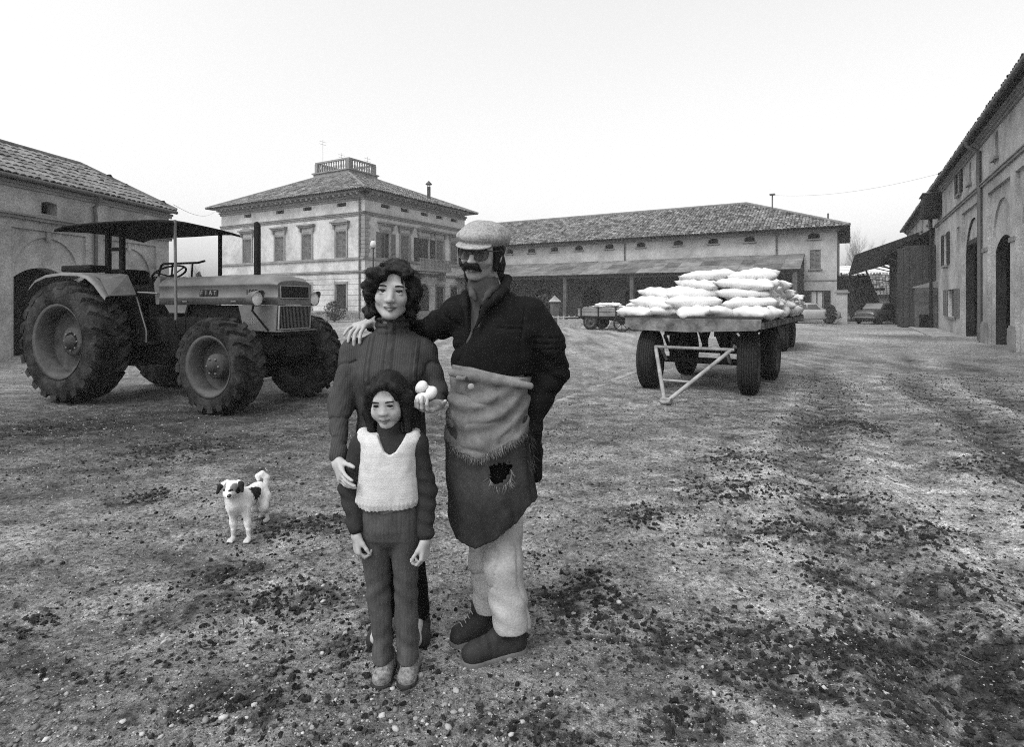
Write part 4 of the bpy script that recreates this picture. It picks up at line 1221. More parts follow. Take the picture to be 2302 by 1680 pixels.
# fenders
def fender(s):
    path = [(-.80, 1.50), (-.72, 1.64), (-.56, 1.75), (-.32, 1.82), (.0, 1.845), (.34, 1.835), (.50, 1.79), (.62, 1.70), (.74, 1.56), (.80, 1.50)]
    yo = [.97, .99, 1.0, 1.0, 1.0, .99, .97, .95, .93, .92]
    v = []; f = []
    for (a, z), o_ in zip(path, yo):
        v += [(a, s * o_, z - .05), (a, s * (o_ - .012), z - .008), (a, s * (o_ - .05), z), (a, s * .47, z + .005)]
    for i in range(len(path) - 1):
        for k in range(3): f.append((i * 4 + k, i * 4 + k + 1, i * 4 + 5 + k, i * 4 + 4 + k))
    mb = MB(); mb.add(v, f, True)
    mb.add([(.48, s * .50, 1.84), (.66, s * .50, 1.82), (.84, s * .50, 1.53), (.80, s * .50, 1.50), (.48, s * .86, 1.80), (.62, s * .86, 1.74), (.82, s * .88, 1.51), (.80, s * .92, 1.505)], [(0, 1, 5, 4), (1, 2, 6, 5), (2, 3, 7, 6)])
    fo = mb.build('fender', PAINT, TR)
    mb = MB(); mb.prism([(-.72, 1.55), (-.3, 1.80), (.45, 1.80), (.80, 1.50), (1.0, 1.02), (.95, .80), (.55, .80), (.3, 1.1), (-.5, 1.1)], s * .44, s * .465, 'y'); mb.build('side_plate', BLACKM, fo)
    mb = MB(); mb.tube([(.80, s * .47, 1.50), (1.0, s * .47, 1.02), (1.0, s * .47, .85)], .012, 6); mb.build('edge', STEEL, fo)
fender(-1); fender(1)
mb = MB(); mb.box(-.32, .30, -.80, -.50, 1.86, 1.955, bev=.02); mb.build('toolbox', BLACKM, TR)
mb = MB(); mb.box(.5, 1.15, -.46, .46, .82, .86); mb.box(.62, .95, -.58, -.40, .52, .55); mb.build('platform', BLACKM, TR)
mb = MB(); mb.tube([(.78, -.44, 1.565), (1.06, -.34, 1.55)], .016, 6); mb.build('grab_rail', STEEL, TR)
seat = empty('seat', (.1, 0, 1.0)); seat.parent = TR
mb = MB(); mb.box(-.2, .42, -.26, .26, .48, .62, bev=.05); mb.box(.3, .85, -.30, .30, .38, .62, bev=.08); mb.build('cushion', CANVAS, seat)
mb = MB(); mb.box(-.28, .02, -.27, .27, .70, .93, bev=.06); mb.build('backrest', CANVAS, seat)
mb = MB(); mb.box(-.05, .2, -.1, .1, .15, .5); mb.build('pedestal', BLACKM, seat)
stw = empty('steering_wheel', (.86, 0, 1.86), rot=(0, R(-28), 0)); stw.parent = TR
mb = MB(); mb.tube([(.23 * math.cos(2 * PI * k / 28), .23 * math.sin(2 * PI * k / 28), 0) for k in range(29)], .015, 8, False); mb.build('ring', BLACKM, stw)
mb = MB()
for k in range(3): mb.tube([(0, 0, -.06), (.22 * math.cos(2.1 * k + .5), .22 * math.sin(2.1 * k + .5), 0)], .010, 6)
mb.lathe([(.04, -.08), (.05, -.05), (.001, -.03)], 12); mb.tube([(0, 0, -.06), (0, 0, -.4)], .022, 8); mb.build('spokes', BLACKM, stw)
mb = MB(); mb.prism([(.98, 1.39), (1.07, 1.39), (1.07, 1.775), (1.02, 1.80), (.94, 1.70)], -.31, .31, 'y'); mb.build('dashboard', PAINT, TR)
# guard rail on the far fender
mb = MB(); mb.tube([(-.02, .50, 1.84), (.04, .50, 2.02), (.10, .50, 2.05), (.86, .50, 2.05), (1.0, .50, 2.075)], .018, 7); mb.tube([(.28, .50, 1.84), (.30, .50, 2.04)], .015, 6); mb.tube([(.72, .50, 1.80), (.74, .50, 2.04)], .015, 6)
mb.build('fender_rail', BLACKM, TR)
# canopy with posts
cp = empty('canopy', (0, 0, 0)); cp.parent = TR
v = []; f = []; nx_, ny_ = 12, 8
for i in range(nx_ + 1):
    for j in range(ny_ + 1):
        a, b = i / nx_, j / ny_
        x_ = -.50 + 2.20 * a - .25 * b; y_ = -.78 + 1.56 * b
        z_ = 2.60 - .05 * (2 * b - 1) ** 2 - .03 * (2 * a - 1) ** 2 + .012 * math.sin(9 * a) * math.sin(7 * b) - (.03 if a in (0, 1) else 0)
        v.append((x_, y_, z_))
n = len(v)
v += [(a, b, c - .035) for a, b, c in v]
for i in range(nx_):
    for j in range(ny_):
        p = i * (ny_ + 1) + j
        f.append((p, p + 1, p + ny_ + 2, p + ny_ + 1)); f.append((n + p, n + p + ny_ + 1, n + p + ny_ + 2, n + p + 1))
rim_ = [j for j in range(ny_ + 1)] + [i * (ny_ + 1) + ny_ for i in range(1, nx_ + 1)] + [nx_ * (ny_ + 1) + j for j in range(ny_ - 1, -1, -1)] + [i * (ny_ + 1) for i in range(nx_ - 1, 0, -1)]
for k in range(len(rim_)): a, b = rim_[k], rim_[(k + 1) % len(rim_)]; f.append((a, b, n + b, n + a))
mb = MB(); mb.add(v, f, True); mb.build('sheet', CANVAS, cp)
def post(pts, r_, m, nm='post'):
    mb = MB(); mb.tube(pts, r_, 8); return mb.build(nm, m, cp)
post([(1.66, -.55, 2.55), (1.68, -.55, 1.18)], .019, STEEL)
post([(1.27, .55, 2.56), (1.27, .55, 1.60)], .030, BLACKM)
post([(.22, -.48, 2.52), (.22, -.48, 1.60)], .042, BLACKM)
post([(.46, -.44, 2.52), (.46, -.44, 1.60)], .042, BLACKM)
post([(.22, -.48, 2.20), (.46, -.44, 2.20)], .028, BLACKM, 'crossbar')
post([(.25, -.47, 2.42), (.36, -.46, 2.53)], .022, BLACKM, 'brace'); post([(.22, -.48, 2.40), (.08, -.48, 2.54)], .022, BLACKM, 'brace'); post([(.46, -.44, 2.40), (.60, -.44, 2.54)], .022, BLACKM, 'brace')
post([(1.30, .50, 2.52), (1.32, .50, 2.40)], .02, BLACKM, 'hook')

# ------------------------------------------------------------------ flatbed trailers with sacks
BED = mat('chipped_trailer_paint', .16, .45, 6, .8, .3, 30, stain=.55, sscale=5, fine=.3)
SACKM = mat('white_woven_sack', .62, .10, 6, .85, .35, 90, stain=.16, sscale=3, fine=.10, bdist=.006)
def pillow(seed, a=.40, b=.235, h=.095):
    r_ = random.Random(seed); nu, nv = 26, 18; v = []; f = []
    ph = [r_.uniform(0, 6) for _ in range(6)]
    for side in (1, -1):
        for i in range(nu + 1):
            for j in range(nv + 1):
                u, w_ = 2 * i / nu - 1, 2 * j / nv - 1
                pinch = 1 - .07 * (1 - abs(w_)) * abs(u) ** 3
                t = max(0, 1 - abs(u) ** 3.2) ** .5 * max(0, 1 - abs(w_) ** 2.8) ** .5
                dz = .016 * math.sin(4 * u + ph[0]) * math.cos(3 * w_ + ph[1]) + .010 * math.sin(11 * u + 6 * w_ + ph[2]) + .008 * math.sin(9 * w_ + ph[3] + 3 * u)
                cr = float(fbm(np.array([u * 3.1 + seed * 3.7]), np.array([w_ * 2.3]), side * 2.0, 2)[0]); dz -= .022 * max(0, 1 - abs(cr) * 4.5)
                tw = .03 * math.sin(2 * u + ph[4])
                v.append((a * u * pinch, b * w_ * (1 - .08 * abs(u) ** 4) + tw * .5, side * (h * t + dz * t) + .05 * u * w_ * math.sin(ph[5]) - .035 * u * u * (1 + math.sin(ph[4])) * .5 + .02 * abs(u) ** 6 * abs(w_) ** 3))
    n = (nu + 1) * (nv + 1)
    for s in (0, 1):
        for i in range(nu):
            for j in range(nv):
                p = s * n + i * (nv + 1) + j
                q = (p, p + nv + 1, p + nv + 2, p + 1)
                f.append(q if s == 0 else q[::-1])
    me = np_mesh('sack', np.array(v), np.array(f), True)
    bm = bmesh.new(); bm.from_mesh(me); bmesh.ops.remove_doubles(bm, verts=bm.verts, dist=.0015); bm.to_mesh(me); bm.free()
    me.materials.append(SACKM)
    return me
SACKS = [pillow(k, .37 + .03 * (k % 4), .240 + .014 * (k % 3), .090 + .012 * (k % 3)) for k in range(10)]
MARK = MB().box(-.035, .035, -.006, .006, 0, .004).mesh('printed_mark'); MARK.materials.append(LETTER)
def sack(frame, x, y, z, rz, tilt=(0, 0), label='', group='', k=None, mark=False):
    M = Matrix.Translation(frame.location) @ Matrix.Rotation(frame.rotation_euler.z, 4, 'Z')
    o = bpy.data.objects.new('sack', SACKS[k if k is not None else random.randrange(10)]); col.objects.link(o)
    o.location = M @ Vector((x, y, z)); o.rotation_euler = (tilt[0], tilt[1], frame.rotation_euler.z + rz)
    tag(o, label, 'sack', group)
    if mark:
        mk = bpy.data.objects.new('printed_mark', MARK); col.objects.link(mk); mk.parent = o; mk.location = (-.30, .05, .075); mk.rotation_euler = (0, R(-20), R(80))
    return o

ty_t = tyre_mesh(.49, .28, .29, .018, 0, nseg=48)
def flatbed(label, loc, rz, L_, w, zt, wheels, draw, Rr=.49):
    t = empty('flatbed_trailer', loc, rz)
    tag(t, label, 'trailer')
    for k in range(int(L_ / .3)):
        mb = MB(); x0 = k * L_ / int(L_ / .3); mb.box(x0 + .008, x0 + L_ / int(L_ / .3) - .008, -w / 2 + .02, w / 2 - .02, zt - .045, zt + .003 * (k % 2)); mb.build('plank', WOOD, t)
    # front board with a slightly bellied lower edge
    pts = [(-w / 2, zt - .005), (-w / 2, zt - .13), (-w / 2 + .06, zt - .17), (0, zt - .215), (w / 2 - .2, zt - .20), (w / 2, zt - .15), (w / 2, zt - .005)]
    mb = MB(); mb.prism(pts, -.06, -.003, 'x'); bevel(mb.build('front_board', BED, t), .012)
    mb = MB()
    for s in (-1, 1): mb.box(0, L_, s * w / 2 - .02, s * w / 2 + .02, zt - .15, zt - .05)
    mb.box(L_, L_ + .04, -w / 2, w / 2, zt - .16, zt - .003); mb.build('side_rail', BED, t)
    mb = MB(); mb.box(-.05, .02, -w / 2 - .02, w / 2 + .02, zt - .002, zt + .03); mb.build('top_rail', WOOD, t)
    mb = MB()
    for s in (-1, 1): mb.box(.1, L_ - .1, s * .38 - .05, s * .38 + .05, zt - .28, zt - .05)
    for x_ in np.linspace(.3, L_ - .3, 6): mb.box(x_ - .03, x_ + .03, -w / 2 + .05, w / 2 - .05, zt - .12, zt - .05)
    mb.build('chassis', BLACKM, t)
    for xx, st in wheels:
        mb = MB(); mb.tube([(xx, -.78, Rr), (xx, .78, Rr)], .05, 8)
        for s in (-1, 1):
            mb.tube([(xx - .45, s * .40, zt - .28), (xx, s * .42, Rr + .07), (xx + .45, s * .40, zt - .28)], .03, 6)
            mb.box(xx - .05, xx + .05, s * .40 - .05, s * .40 + .05, Rr, zt - .2)
        mb.build('axle', BLACKM, t)
        for s in (-1, 1):
            wheel('wheel', t, xx + s * -.0 - math.sin(st) * s * .76, s * .76 * math.cos(st), Rr, .28, .29, s, ty_t, .08, .10, .03, 6, st, RUBBER_DUST)
    if draw:
        (tx, ty_, tz), att = draw
        mb = MB(); zA = Rr + .22
        mb.tube([(att, .58, zA), (tx + .06, ty_ + .03, tz + .04)], .030, 8); mb.tube([(att, -.58, zA), (tx + .06, ty_ - .03, tz + .04)], .030, 8)
        mb.tube([(att, -.62, zA), (att, .62, zA)], .026, 8)
        lerp = lambda a, b, q: a + (b - a) * q
        mb.tube([(lerp(att, tx, .62), lerp(.58, ty_, .62), lerp(zA, tz, .62)), (lerp(att, tx, .62), lerp(-.58, ty_, .62), lerp(zA, tz, .62))], .018, 8)
        mb.lathe([(.035, -.02), (.07, -.02), (.07, .02), (.035, .02)], 14, Matrix.Translation((tx - .03, ty_, tz + .03)), closed=True)
        mb.box(tx - .02, tx + .1, ty_ - .07, ty_ + .07, tz, tz + .07)
        mb.tube([(att, .5, zA), (att + .3, .5, Rr)], .03, 6); mb.tube([(att, -.5, zA), (att + .3, -.5, Rr)], .03, 6)
        mb.build('drawbar', DRAWM, t)
    return t
RUBBER_DUST = mat('dusty_rubber', .022, .5, 6, .9, .4, 40, stain=.4, sscale=3, fine=.3)
DRAWM = mat('bare_drawbar_steel', .28, .3, 8, .6, .2, 40, stain=.35, sscale=5)
ang = math.atan2(.85, .53)
T1 = flatbed('flatbed trailer heaped with white sacks, drawbar resting on the ground', (2.73, 8.86, 0), ang, 3.9, 2.04, 1.18, [(.48, R(5)), (2.6, 0)], ((-1.06, .06, 0.02), .12))
T2 = flatbed('flatbed trailer stacked with white sacks behind the heaped flatbed', (6.95, 16.8, 0), ang, 3.9, 2.0, 1.02, [(.5, 0), (2.2, 0)], ((-1.2, 0, .35), .15), )
random.seed(21)
G1 = 'white sacks heaped on the front flatbed'
def jit(a): return random.uniform(-a, a)
lz = 1.185
# bottom layer: ragged row along the front edge, then rows behind
front = [(.90, .0, R(58), True), (.46, .0, R(-38), False), (.04, -.02, R(20), False), (-.38, .0, R(-40), False), (-.84, .0, R(60), True)]
for y_, x_, rz, mk in front:
    sack(T1, x_ + .34, y_, lz + .080, rz, (jit(.05), jit(.06)), 'white sack in the bottom row along the front board of the heaped flatbed', G1 + ', front row', mark=mk)
LAYERS = [(0, [(1.15 + .82 * r_, y_) for r_ in range(4) for y_ in (-.84, -.42, 0, .42, .84)]),
          (1, [(.40 + .48 * r_, y_) for r_ in range(7) for y_ in (-.74, .02, .68)]),
          (2, [(.52 + .48 * r_, y_) for r_ in range(6) for y_ in (-.66, .12)] + [(.75, .66), (1.5, .62), (2.3, .6)]),
          (3, [(.62 + .50 * r_, y_) for r_ in range(5) for y_ in (-.68, .0)]),
          (4, [(.74, -.10), (.86, -.74), (1.35, -.42), (1.55, .06), (2.0, -.5)])]
names = ['bottom', 'second', 'third', 'fourth', 'topmost']
for L_, pts in LAYERS:
    for x_, y_ in pts:
        along = R(90) if L_ else R(0)
        sack(T1, x_ + jit(.06), y_ + jit(.05), lz + .078 + .146 * L_, along + jit(.34), (jit(.12), jit(.10)),
             'white sack in the %s layer of the heap on the front flatbed' % names[L_], G1 + ', %s layer' % names[L_])
G2 = 'white sacks stacked on the rear flatbed'
for L_ in range(4):
    for r_ in range(8):
        for y_ in (-.62, .1, .72):
            if y_ > 0 and L_ == 3: continue
            sack(T2, .30 + .46 * r_ + jit(.04), y_ + jit(.04), 1.03 + .085 + .150 * L_, R(90) + jit(.25), (jit(.10), jit(.09)),
                 'white sack with its end out, %s layer of the rear flatbed stack' % names[L_ if L_ < 3 else 4], G2 + ', %s layer' % names[L_ if L_ < 3 else 4])

# ------------------------------------------------------------------ far box wagon
wg = empty('box_wagon', tuple(W(1300, 680, 30.2)[:2]) + (0,), math.atan2(-.505, .863))
tag(wg, 'far box wagon with boarded sides and a load of white sacks', 'wagon')
BOARD = mat('pale_wagon_boards', .20, .35, 5, .9, .3, 30, stain=.4, sscale=2)
for k in range(2):
    mb = MB(); mb.box(0, 4.2, -.03, .0, .72 + k * .22, .92 + k * .22); mb.build('board', BOARD, wg)
    mb = MB(); mb.box(0, 4.2, 1.8, 1.83, .72 + k * .22, .92 + k * .22); mb.build('board', BOARD, wg)
    mb = MB(); mb.box(-.03, -.003, 0.003, 1.797, .72 + k * .22, .92 + k * .22); mb.build('board', BOARD, wg)
mb = MB(); mb.box(0, 4.2, 0.003, 1.797, .62, .70); mb.box(.1, 4.1, .3, .4, .5, .62); mb.box(.1, 4.1, 1.4, 1.5, .5, .62); mb.build('chassis', BLACKM, wg)
for x_ in (.15, 1.1, 2.05, 3.0, 3.95):
    mb = MB(); mb.box(x_, x_ + .06, -.075, -.033, .60, 1.20); mb.build('stake', BLACKM, wg)
mb = MB(); mb.box(-.05, 4.22, -.08, .02, 1.163, 1.20); mb.build('top_rail', BLACKM, wg)
ty_w = tyre_mesh(.40, .22, .24, .015, 0, nseg=32)
for x_ in (.65, 3.4):
    for y_, s in ((.12, -1), (1.68, 1)):
        wheel('wheel', wg, x_, y_, .40, .22, .24, s, ty_w, .06, .08, .02, 0, 0, RUBBER_DUST)
mb = MB(); mb.tube([(-1.2, .9, .55), (0, .5, .6)], .04, 6); mb.tube([(-1.2, .9, .55), (0, 1.3, .6)], .04, 6); mb.tube([(.65, .1, .4), (.65, 1.7, .4)], .04, 6); mb.tube([(3.4, .1, .4), (3.4, 1.7, .4)], .04, 6); mb.build('drawbar', BLACKM, wg)
random.seed(8)
for k in range(18):
    x_ = .5 + .36 * (k % 9) ; y_ = .45 + .9 * (k // 9)
    sack(wg, x_ + jit(.1), y_ + jit(.1), 1.10 + .04 * math.sin(x_), jit(.6), (jit(.1), jit(.1)), 'white sack filling the far box wagon level with its sides', 'sacks in the far box wagon, lower')
for x_ in (1.2, 1.75, 2.9):
    sack(wg, x_, .45, 1.30, jit(.3), (0, 0), 'white sack lying on top of the load in the far box wagon', 'sacks in the far box wagon, top')
# old implement with big wheels beside the wagon
im = empty('hay_rake', tuple(W(1398, 680, 27.6)[:2]) + (0,), math.atan2(-.505, .863))
tag(im, 'old two-wheeled farm implement standing between the wagon and the flatbed', 'implement')
for y_ in (0, 1.3):
    wh = empty('iron_wheel', (0.2 if y_ else 0, y_, .42)); wh.parent = im
    mb = MB(); mb.lathe([(.37, -.05), (.42, -.05), (.42, .05), (.37, .05)], 30, YM, closed=True); mb.build('rim', RUBBER_DUST, wh)
    mb = MB(); mb.lathe([(.09, -.08), (.09, .08)], 12, YM)
    for k in range(8): mb.tube([(0, 0, 0), (.38 * math.cos(k * .785), 0, .38 * math.sin(k * .785))], .018, 5)
    mb.build('spokes', BLACKM, wh)
mb = MB(); mb.tube([(0, -.1, .42), (.2, 1.4, .42)], .05, 8); mb.tube([(.1, .6, .42), (1.5, .6, .25)], .05, 6)
for k in range(9): mb.tube([(-.1, .05 + k * .15, .45), (-.5, .05 + k * .15, .55), (-.75, .05 + k * .15, .1)], .015, 5)
mb.build('frame', BLACKM, im)

# ------------------------------------------------------------------ cars
def car(label, loc, rz, paint, m_glass=GLASS):
    c = empty('parked_car', loc, rz); tag(c, label, 'car')
    secs = []; xs = []
    for x_, w, zb, zt in ((-1.75, .55, .45, .78), (-1.68, .66, .33, .86), (-1.2, .72, .28, .93), (-.6, .74, .26, .95), (.3, .74, .26, .96), (.9, .73, .27, .93), (1.4, .70, .30, .88), (1.68, .62, .36, .80), (1.75, .5, .45, .70)):
        secs.append([(w * .92, zb), (w, zb + .12), (w, zt - .12), (w * .90, zt), (0, zt + .03), (-w * .90, zt), (-w, zt - .12), (-w, zb + .12), (-w * .92, zb)]); xs.append(x_)
    mb = MB(); loft(mb, secs, xs); mb.build('body', paint, c)
    secs = []; xs = []
    for x_, w, z0, z1 in ((-1.25, .60, .93, .97), (-.95, .60, .93, 1.30), (-.3, .60, .93, 1.40), (.30, .60, .94, 1.36), (.78, .60, .93, .97)):
        secs.append([(w * 1.08, z0), (w, z1 - .07), (w * .88, z1), (-w * .88, z1), (-w, z1 - .07), (-w * 1.08, z0)]); xs.append(x_)
    mb = MB(); loft(mb, secs, xs); cab = mb.build('cabin', paint, c)
    for x0, x1, xa, xb in ((-.85, -.30, -.80, -.30), (-.20, .52, -.20, .30)):
        for s in (-1, 1):
            mb = MB(); mb.add([(x0, s * .655, .98), (x1, s * .655, .98), (xb, s * .615, 1.30), (xa, s * .615, 1.28)], [(0, 1, 2, 3)]); mb.build('side_window', m_glass, cab)
    mb = MB(); mb.add([(.775, -.56, .995), (.775, .56, .995), (.345, .51, 1.340), (.345, -.51, 1.340)], [(0, 1, 2, 3)]); mb.build('windscreen', WSCREEN, cab)
    mb = MB(); mb.add([(-1.23, -.5, 1.0), (-1.23, .5, 1.0), (-.99, .5, 1.28), (-.99, -.5, 1.28)], [(0, 1, 2, 3)]); mb.build('rear_window', m_glass, cab)
    for x_ in (-1.1, 1.08):
        for s in (-1, 1):
            wh = wheel('wheel', c, x_, s * .64, .29, .15, .19, s, CARTY, .03, .06, .02, 0, 0, RUBBER)
    for s in (-1, 1):
        mb = MB(); mb.lathe([(.09, 0), (.07, .03), (.001, .045)], 14, Matrix.Translation((1.69, s * .48, .64)) @ Matrix.Rotation(R(90), 4, 'Y')); mb.build('headlight', LENS, c)
    for x_ in (1.78, -1.79):
        mb = MB(); mb.box(x_ - .03, x_ + .03, -.66, .66, .40, .48, bev=.02); mb.build('bumper', STEEL, c)
    return c
CARTY = tyre_mesh(.29, .15, .19, .008, 0, nseg=28)
WSCREEN = mat('sky_lit_windscreen', .15, .1, 3, .08, spec=.9)
CARP = mat('dark_car_paint', .06, .15, 3, .35, spec=.5, coat=.3)
CARP2 = mat('pale_car_paint', .22, .15, 3, .35, spec=.5, coat=.3)
p = G(1972, 728); car('dark small car parked in front of the canopies by the farm wing', (p[0], p[1], 0), math.atan2(-.55, -.83), CARP)
p = W(1822, 680, 39.0); car('pale small car parked under the shuttered window of the porch barn', (p[0], p[1], 0), math.atan2(-.40, .92), CARP2)
# ================================================================== SMALL THINGS IN THE YARD
# globe lamp on a post before the villa
p = W(839, 680, 38)
lp = empty('lamp_post', (p[0], p[1], 0)); tag(lp, 'tall thin lamp post with a pale glass globe before the villa', 'lamp')
mb = MB(); mb.tube([(0, 0, 0), (0, 0, 1.0), (0, 0, 5.0)], [.09, .06, .04], 8); mb.lathe([(.12, 0), (.10, .3), (.06, .4)], 10); mb.build('post', IRON, lp)
mb = MB(); mb.lathe([(.001, 4.98), (.11, 5.02), (.19, 5.16), (.20, 5.26), (.15, 5.42), (.05, 5.50), (.001, 5.51)], 16); mb.build('globe', mat('milky_glass', .5, .1, 4, .3), lp)
mb = MB(); mb.lathe([(.14, 4.94), (.14, 4.99), (.05, 5.0)], 10); mb.lathe([(.07, 5.49), (.001, 5.60)], 8); mb.build('collar', IRON, lp)
# white low railing and pyramid-capped post near the wagon
p = W(1225, 680, 33)
rl = empty('low_railing', (p[0], p[1], 0), math.atan2(-.3, .95)); tag(rl, 'low white wooden railing in front of the porch barn', 'railing')
WHITE = mat('flaking_white_paint', .26, .2, 6, .8)
for zz in (.08, .55):
    mb = MB(); mb.box(-.6, 2.1, -.03, .03, zz, zz + .07); mb.build('rail', WHITE, rl)
for k in range(9):
    mb = MB(); mb.box(-.5 + k * .31, -.40 + k * .31, -.055, -.033, 0, .66); mb.build('picket', WHITE, rl)
p = W(1247, 680, 35)
pp = empty('capped_post', (p[0], p[1], 0), .4); tag(pp, 'stone post with a pale pyramid cap beyond the low railing', 'post')
mb = MB(); mb.box(-.2, .2, -.2, .2, 0, 1.45); mb.build('shaft', BRICK, pp)
mb = MB(); mb.add([(-.3, -.3, 1.453), (.3, -.3, 1.453), (.3, .3, 1.453), (-.3, .3, 1.453), (0, 0, 1.85)], [(0, 1, 4), (1, 2, 4), (2, 3, 4), (3, 0, 4), (3, 2, 1, 0)]); mb.build('cap', PALE_STONE, pp)
# dark gate leaf beyond the pier
p = W(1903, 680, 43)
gt = empty('gate_leaf', (p[0], p[1], 0), 1.2); tag(gt, 'dark boarded gate leaf standing open beyond the gate pier', 'gate')
for k in range(6):
    mb = MB(); mb.box(k * .18 + .005, k * .18 + .175, -.03, .0, .05, 1.75); mb.build('board', SHUT, gt)
for zz in (.3, 1.4):
    mb = MB(); mb.box(0, 1.08, .003, .05, zz, zz + .1); mb.build('ledge', SHUT, gt)
# leaning timber rack by the lean-to
tk = empty('timber_rack', tuple(Vector(RB.location) + Matrix.Rotation(RB.rotation_euler.z, 3, 'Z') @ Vector((27.6, 2.6, 0))), RB.rotation_euler.z)
tag(tk, 'dark rack of leaning timber beside the lean-to store', 'timber')
for k in range(14):
    yy = -.7 + k * .14
    mb = MB(); mb.tube([(jit(.3), yy + .3 * (k / 14), 0), (jit(.3), yy + 1.1 + .5 * (k / 14), 3.5 + jit(.3))], .06, 6); mb.build('pole', WOOD, tk)
mb = MB(); mb.box(-.1, 0, -1.0, 1.9, 1.2, 1.35); mb.box(-.1, 0, -.6, 2.1, 2.3, 2.45); mb.build('crossbar', WOOD, tk)
mb = MB(); mb.add([(.35, -.7, 0), (.35, 1.3, 0), (.35, 2.6, 3.4), (.35, .4, 3.4), (1.6, -.7, 0), (1.6, 1.3, 0), (1.6, 2.6, 3.4), (1.6, .4, 3.4)], [(0, 1, 2, 3), (4, 5, 6, 7), (0, 1, 5, 4), (1, 2, 6, 5), (2, 3, 7, 6), (3, 0, 4, 7)]); mb.build('stacked_boards', WOOD, tk)
# overhead wires
def wire(a, b, sag, r_, label):
    a, b = Vector(a), Vector(b)
    pts = [a.lerp(b, i / 16) - Vector((0, 0, sag * 4 * (i / 16) * (1 - i / 16))) for i in range(17)]
    mb = MB(); mb.tube(pts, r_, 4); tag(mb.build('overhead_wire', IRON), label, 'wire')
BBM = Matrix.Translation(BB.location) @ Matrix.Rotation(BB.rotation_euler.z, 4, 'Z')
RBM = Matrix.Translation(RB.location) @ Matrix.Rotation(RB.rotation_euler.z, 4, 'Z')
VLM = Matrix.Translation(VL.location) @ Matrix.Rotation(VL.rotation_euler.z, 4, 'Z')
wire(BBM @ Vector((4.6, -2.8, 10.1)), RBM @ Vector((17.75, -.6, 8.7)), .5, .006, 'thin overhead wire from the porch barn flue to the farm wing chimney')
wire(LBM @ Vector((5.6, -.3, 4.9)), VLM @ Vector((-.9, 17.5, 9.6)), .4, .008, 'thin overhead wire from the arcaded barn to the villa')

# ------------------------------------------------------------------ bare trees and shrubs
BARK = mat('pale_bark', .16, .3, 5, .95, .4, 30)
LEAF = mat('dark_evergreen', .05, .4, 6, .85)
def bare_tree(px, Y, h, label, seed, spread=.35):
    r_ = random.Random(seed); p = W(px, 680, Y)
    t = empty('bare_tree', (p[0], p[1], 0)); tag(t, label, 'tree', None)
    tr = MB(); tw = MB()
    def grow(mb, a, d, L_, rad, lev):
        n = 4; pts = [a]; rr = [rad]
        for i in range(n):
            d = (d + Vector((r_.uniform(-.14, .14), r_.uniform(-.14, .14), .06))).normalized()
            pts.append(pts[-1] + d * L_ / n); rr.append(rad * (1 - .6 * (i + 1) / n))
        mb.tube(pts, rr, 5 if lev < 2 else 3, False)
        if lev >= 4: return
        for i in range(1, n + 1):
            for q in range(2 if lev < 3 else 2):
                az = r_.uniform(0, 6.28); e = Vector((math.cos(az), math.sin(az), 0))
                nd = (d * (1 - spread) + e * spread * 1.4 + Vector((0, 0, .25))).normalized()
                grow(tw, pts[i], nd, L_ * r_.uniform(.45, .62), rr[i] * .6, lev + 1)
    grow(tr, Vector((0, 0, -.1)), Vector((0, 0, 1)), h * .55, h * .018, 0)
    tr.build('trunk', BARK, t); tw.build('crown', BARK, t)
bare_tree(1925, 92, 14.0, 'bare pale tree rising beyond the gate pier', 2)
bare_tree(1962, 95, 12.0, 'smaller bare tree behind the pale corrugated roof', 4)
bare_tree(430, 85, 7.5, 'bare tree far off between the arcaded barn and the villa', 6)
def leafy(name, px, Y, h, w, label, cat, seed, n=1500, cone=False, group=None):
    r_ = np.random.default_rng(seed); p = W(px, 680, Y)
    t = empty(name, (p[0], p[1], 0)); tag(t, label, cat, group)
    u = r_.random((n, 3)); a = u[:, 0] * 6.283; zz = u[:, 1]
    rad = w * np.sqrt(u[:, 2]) * ((1 - zz) if cone else np.sqrt(np.clip(1 - (2 * zz - 1) ** 2, 0.02, 1)))
    lump = 1 + .35 * vnoise(np.cos(a) * 2, np.sin(a) * 2, zz * 5)
    c = np.stack([np.cos(a) * rad * lump, np.sin(a) * rad * lump, h * (.08 + .92 * zz)], -1)
    s = h * .035 * (0.6 + r_.random(n)); d1 = r_.standard_normal((n, 3)); d1 /= np.linalg.norm(d1, axis=1)[:, None]
    d2 = np.cross(d1, r_.standard_normal((n, 3))); d2 /= np.linalg.norm(d2, axis=1)[:, None]
    v = np.stack([c - d1 * s[:, None], c + d2 * s[:, None] * .6, c + d1 * s[:, None], c - d2 * s[:, None] * .6], 1).reshape(-1, 3)
    f = np.arange(4 * n).reshape(n, 4)
    ob('foliage', np_mesh('foliage', v, f), LEAF, t)
    mb = MB(); mb.tube([(0, 0, -.05), (0, 0, h * .5)], [h * .03, h * .012], 6)
    for k in range(5): mb.tube([(0, 0, h * .2), (w * .5 * math.cos(k * 1.3), w * .5 * math.sin(k * 1.3), h * .6)], h * .008, 4)
    mb.build('trunk', BARK, t)
leafy('conifer', 447, 62, 4.6, 1.7, 'dark conifer far off beside the villa', 'tree', 1, 1800, True)
leafy('conifer', 478, 66, 3.6, 2.2, 'low dark conifer against the far end of the villa', 'tree', 2, 1500, True)
leafy('shrub', 752, 41.5, 1.5, .8, 'dark shrub under the ground-floor window of the villa', 'shrub', 3)
leafy('hedge', 735, 40.5, .75, 2.6, 'low dark hedge along the foot of the villa', 'hedge', 4, 2200)
leafy('shrub', 1868, 37.0, 1.25, .35, 'dark narrow shrub at the corner of the porch barn', 'shrub', 5)
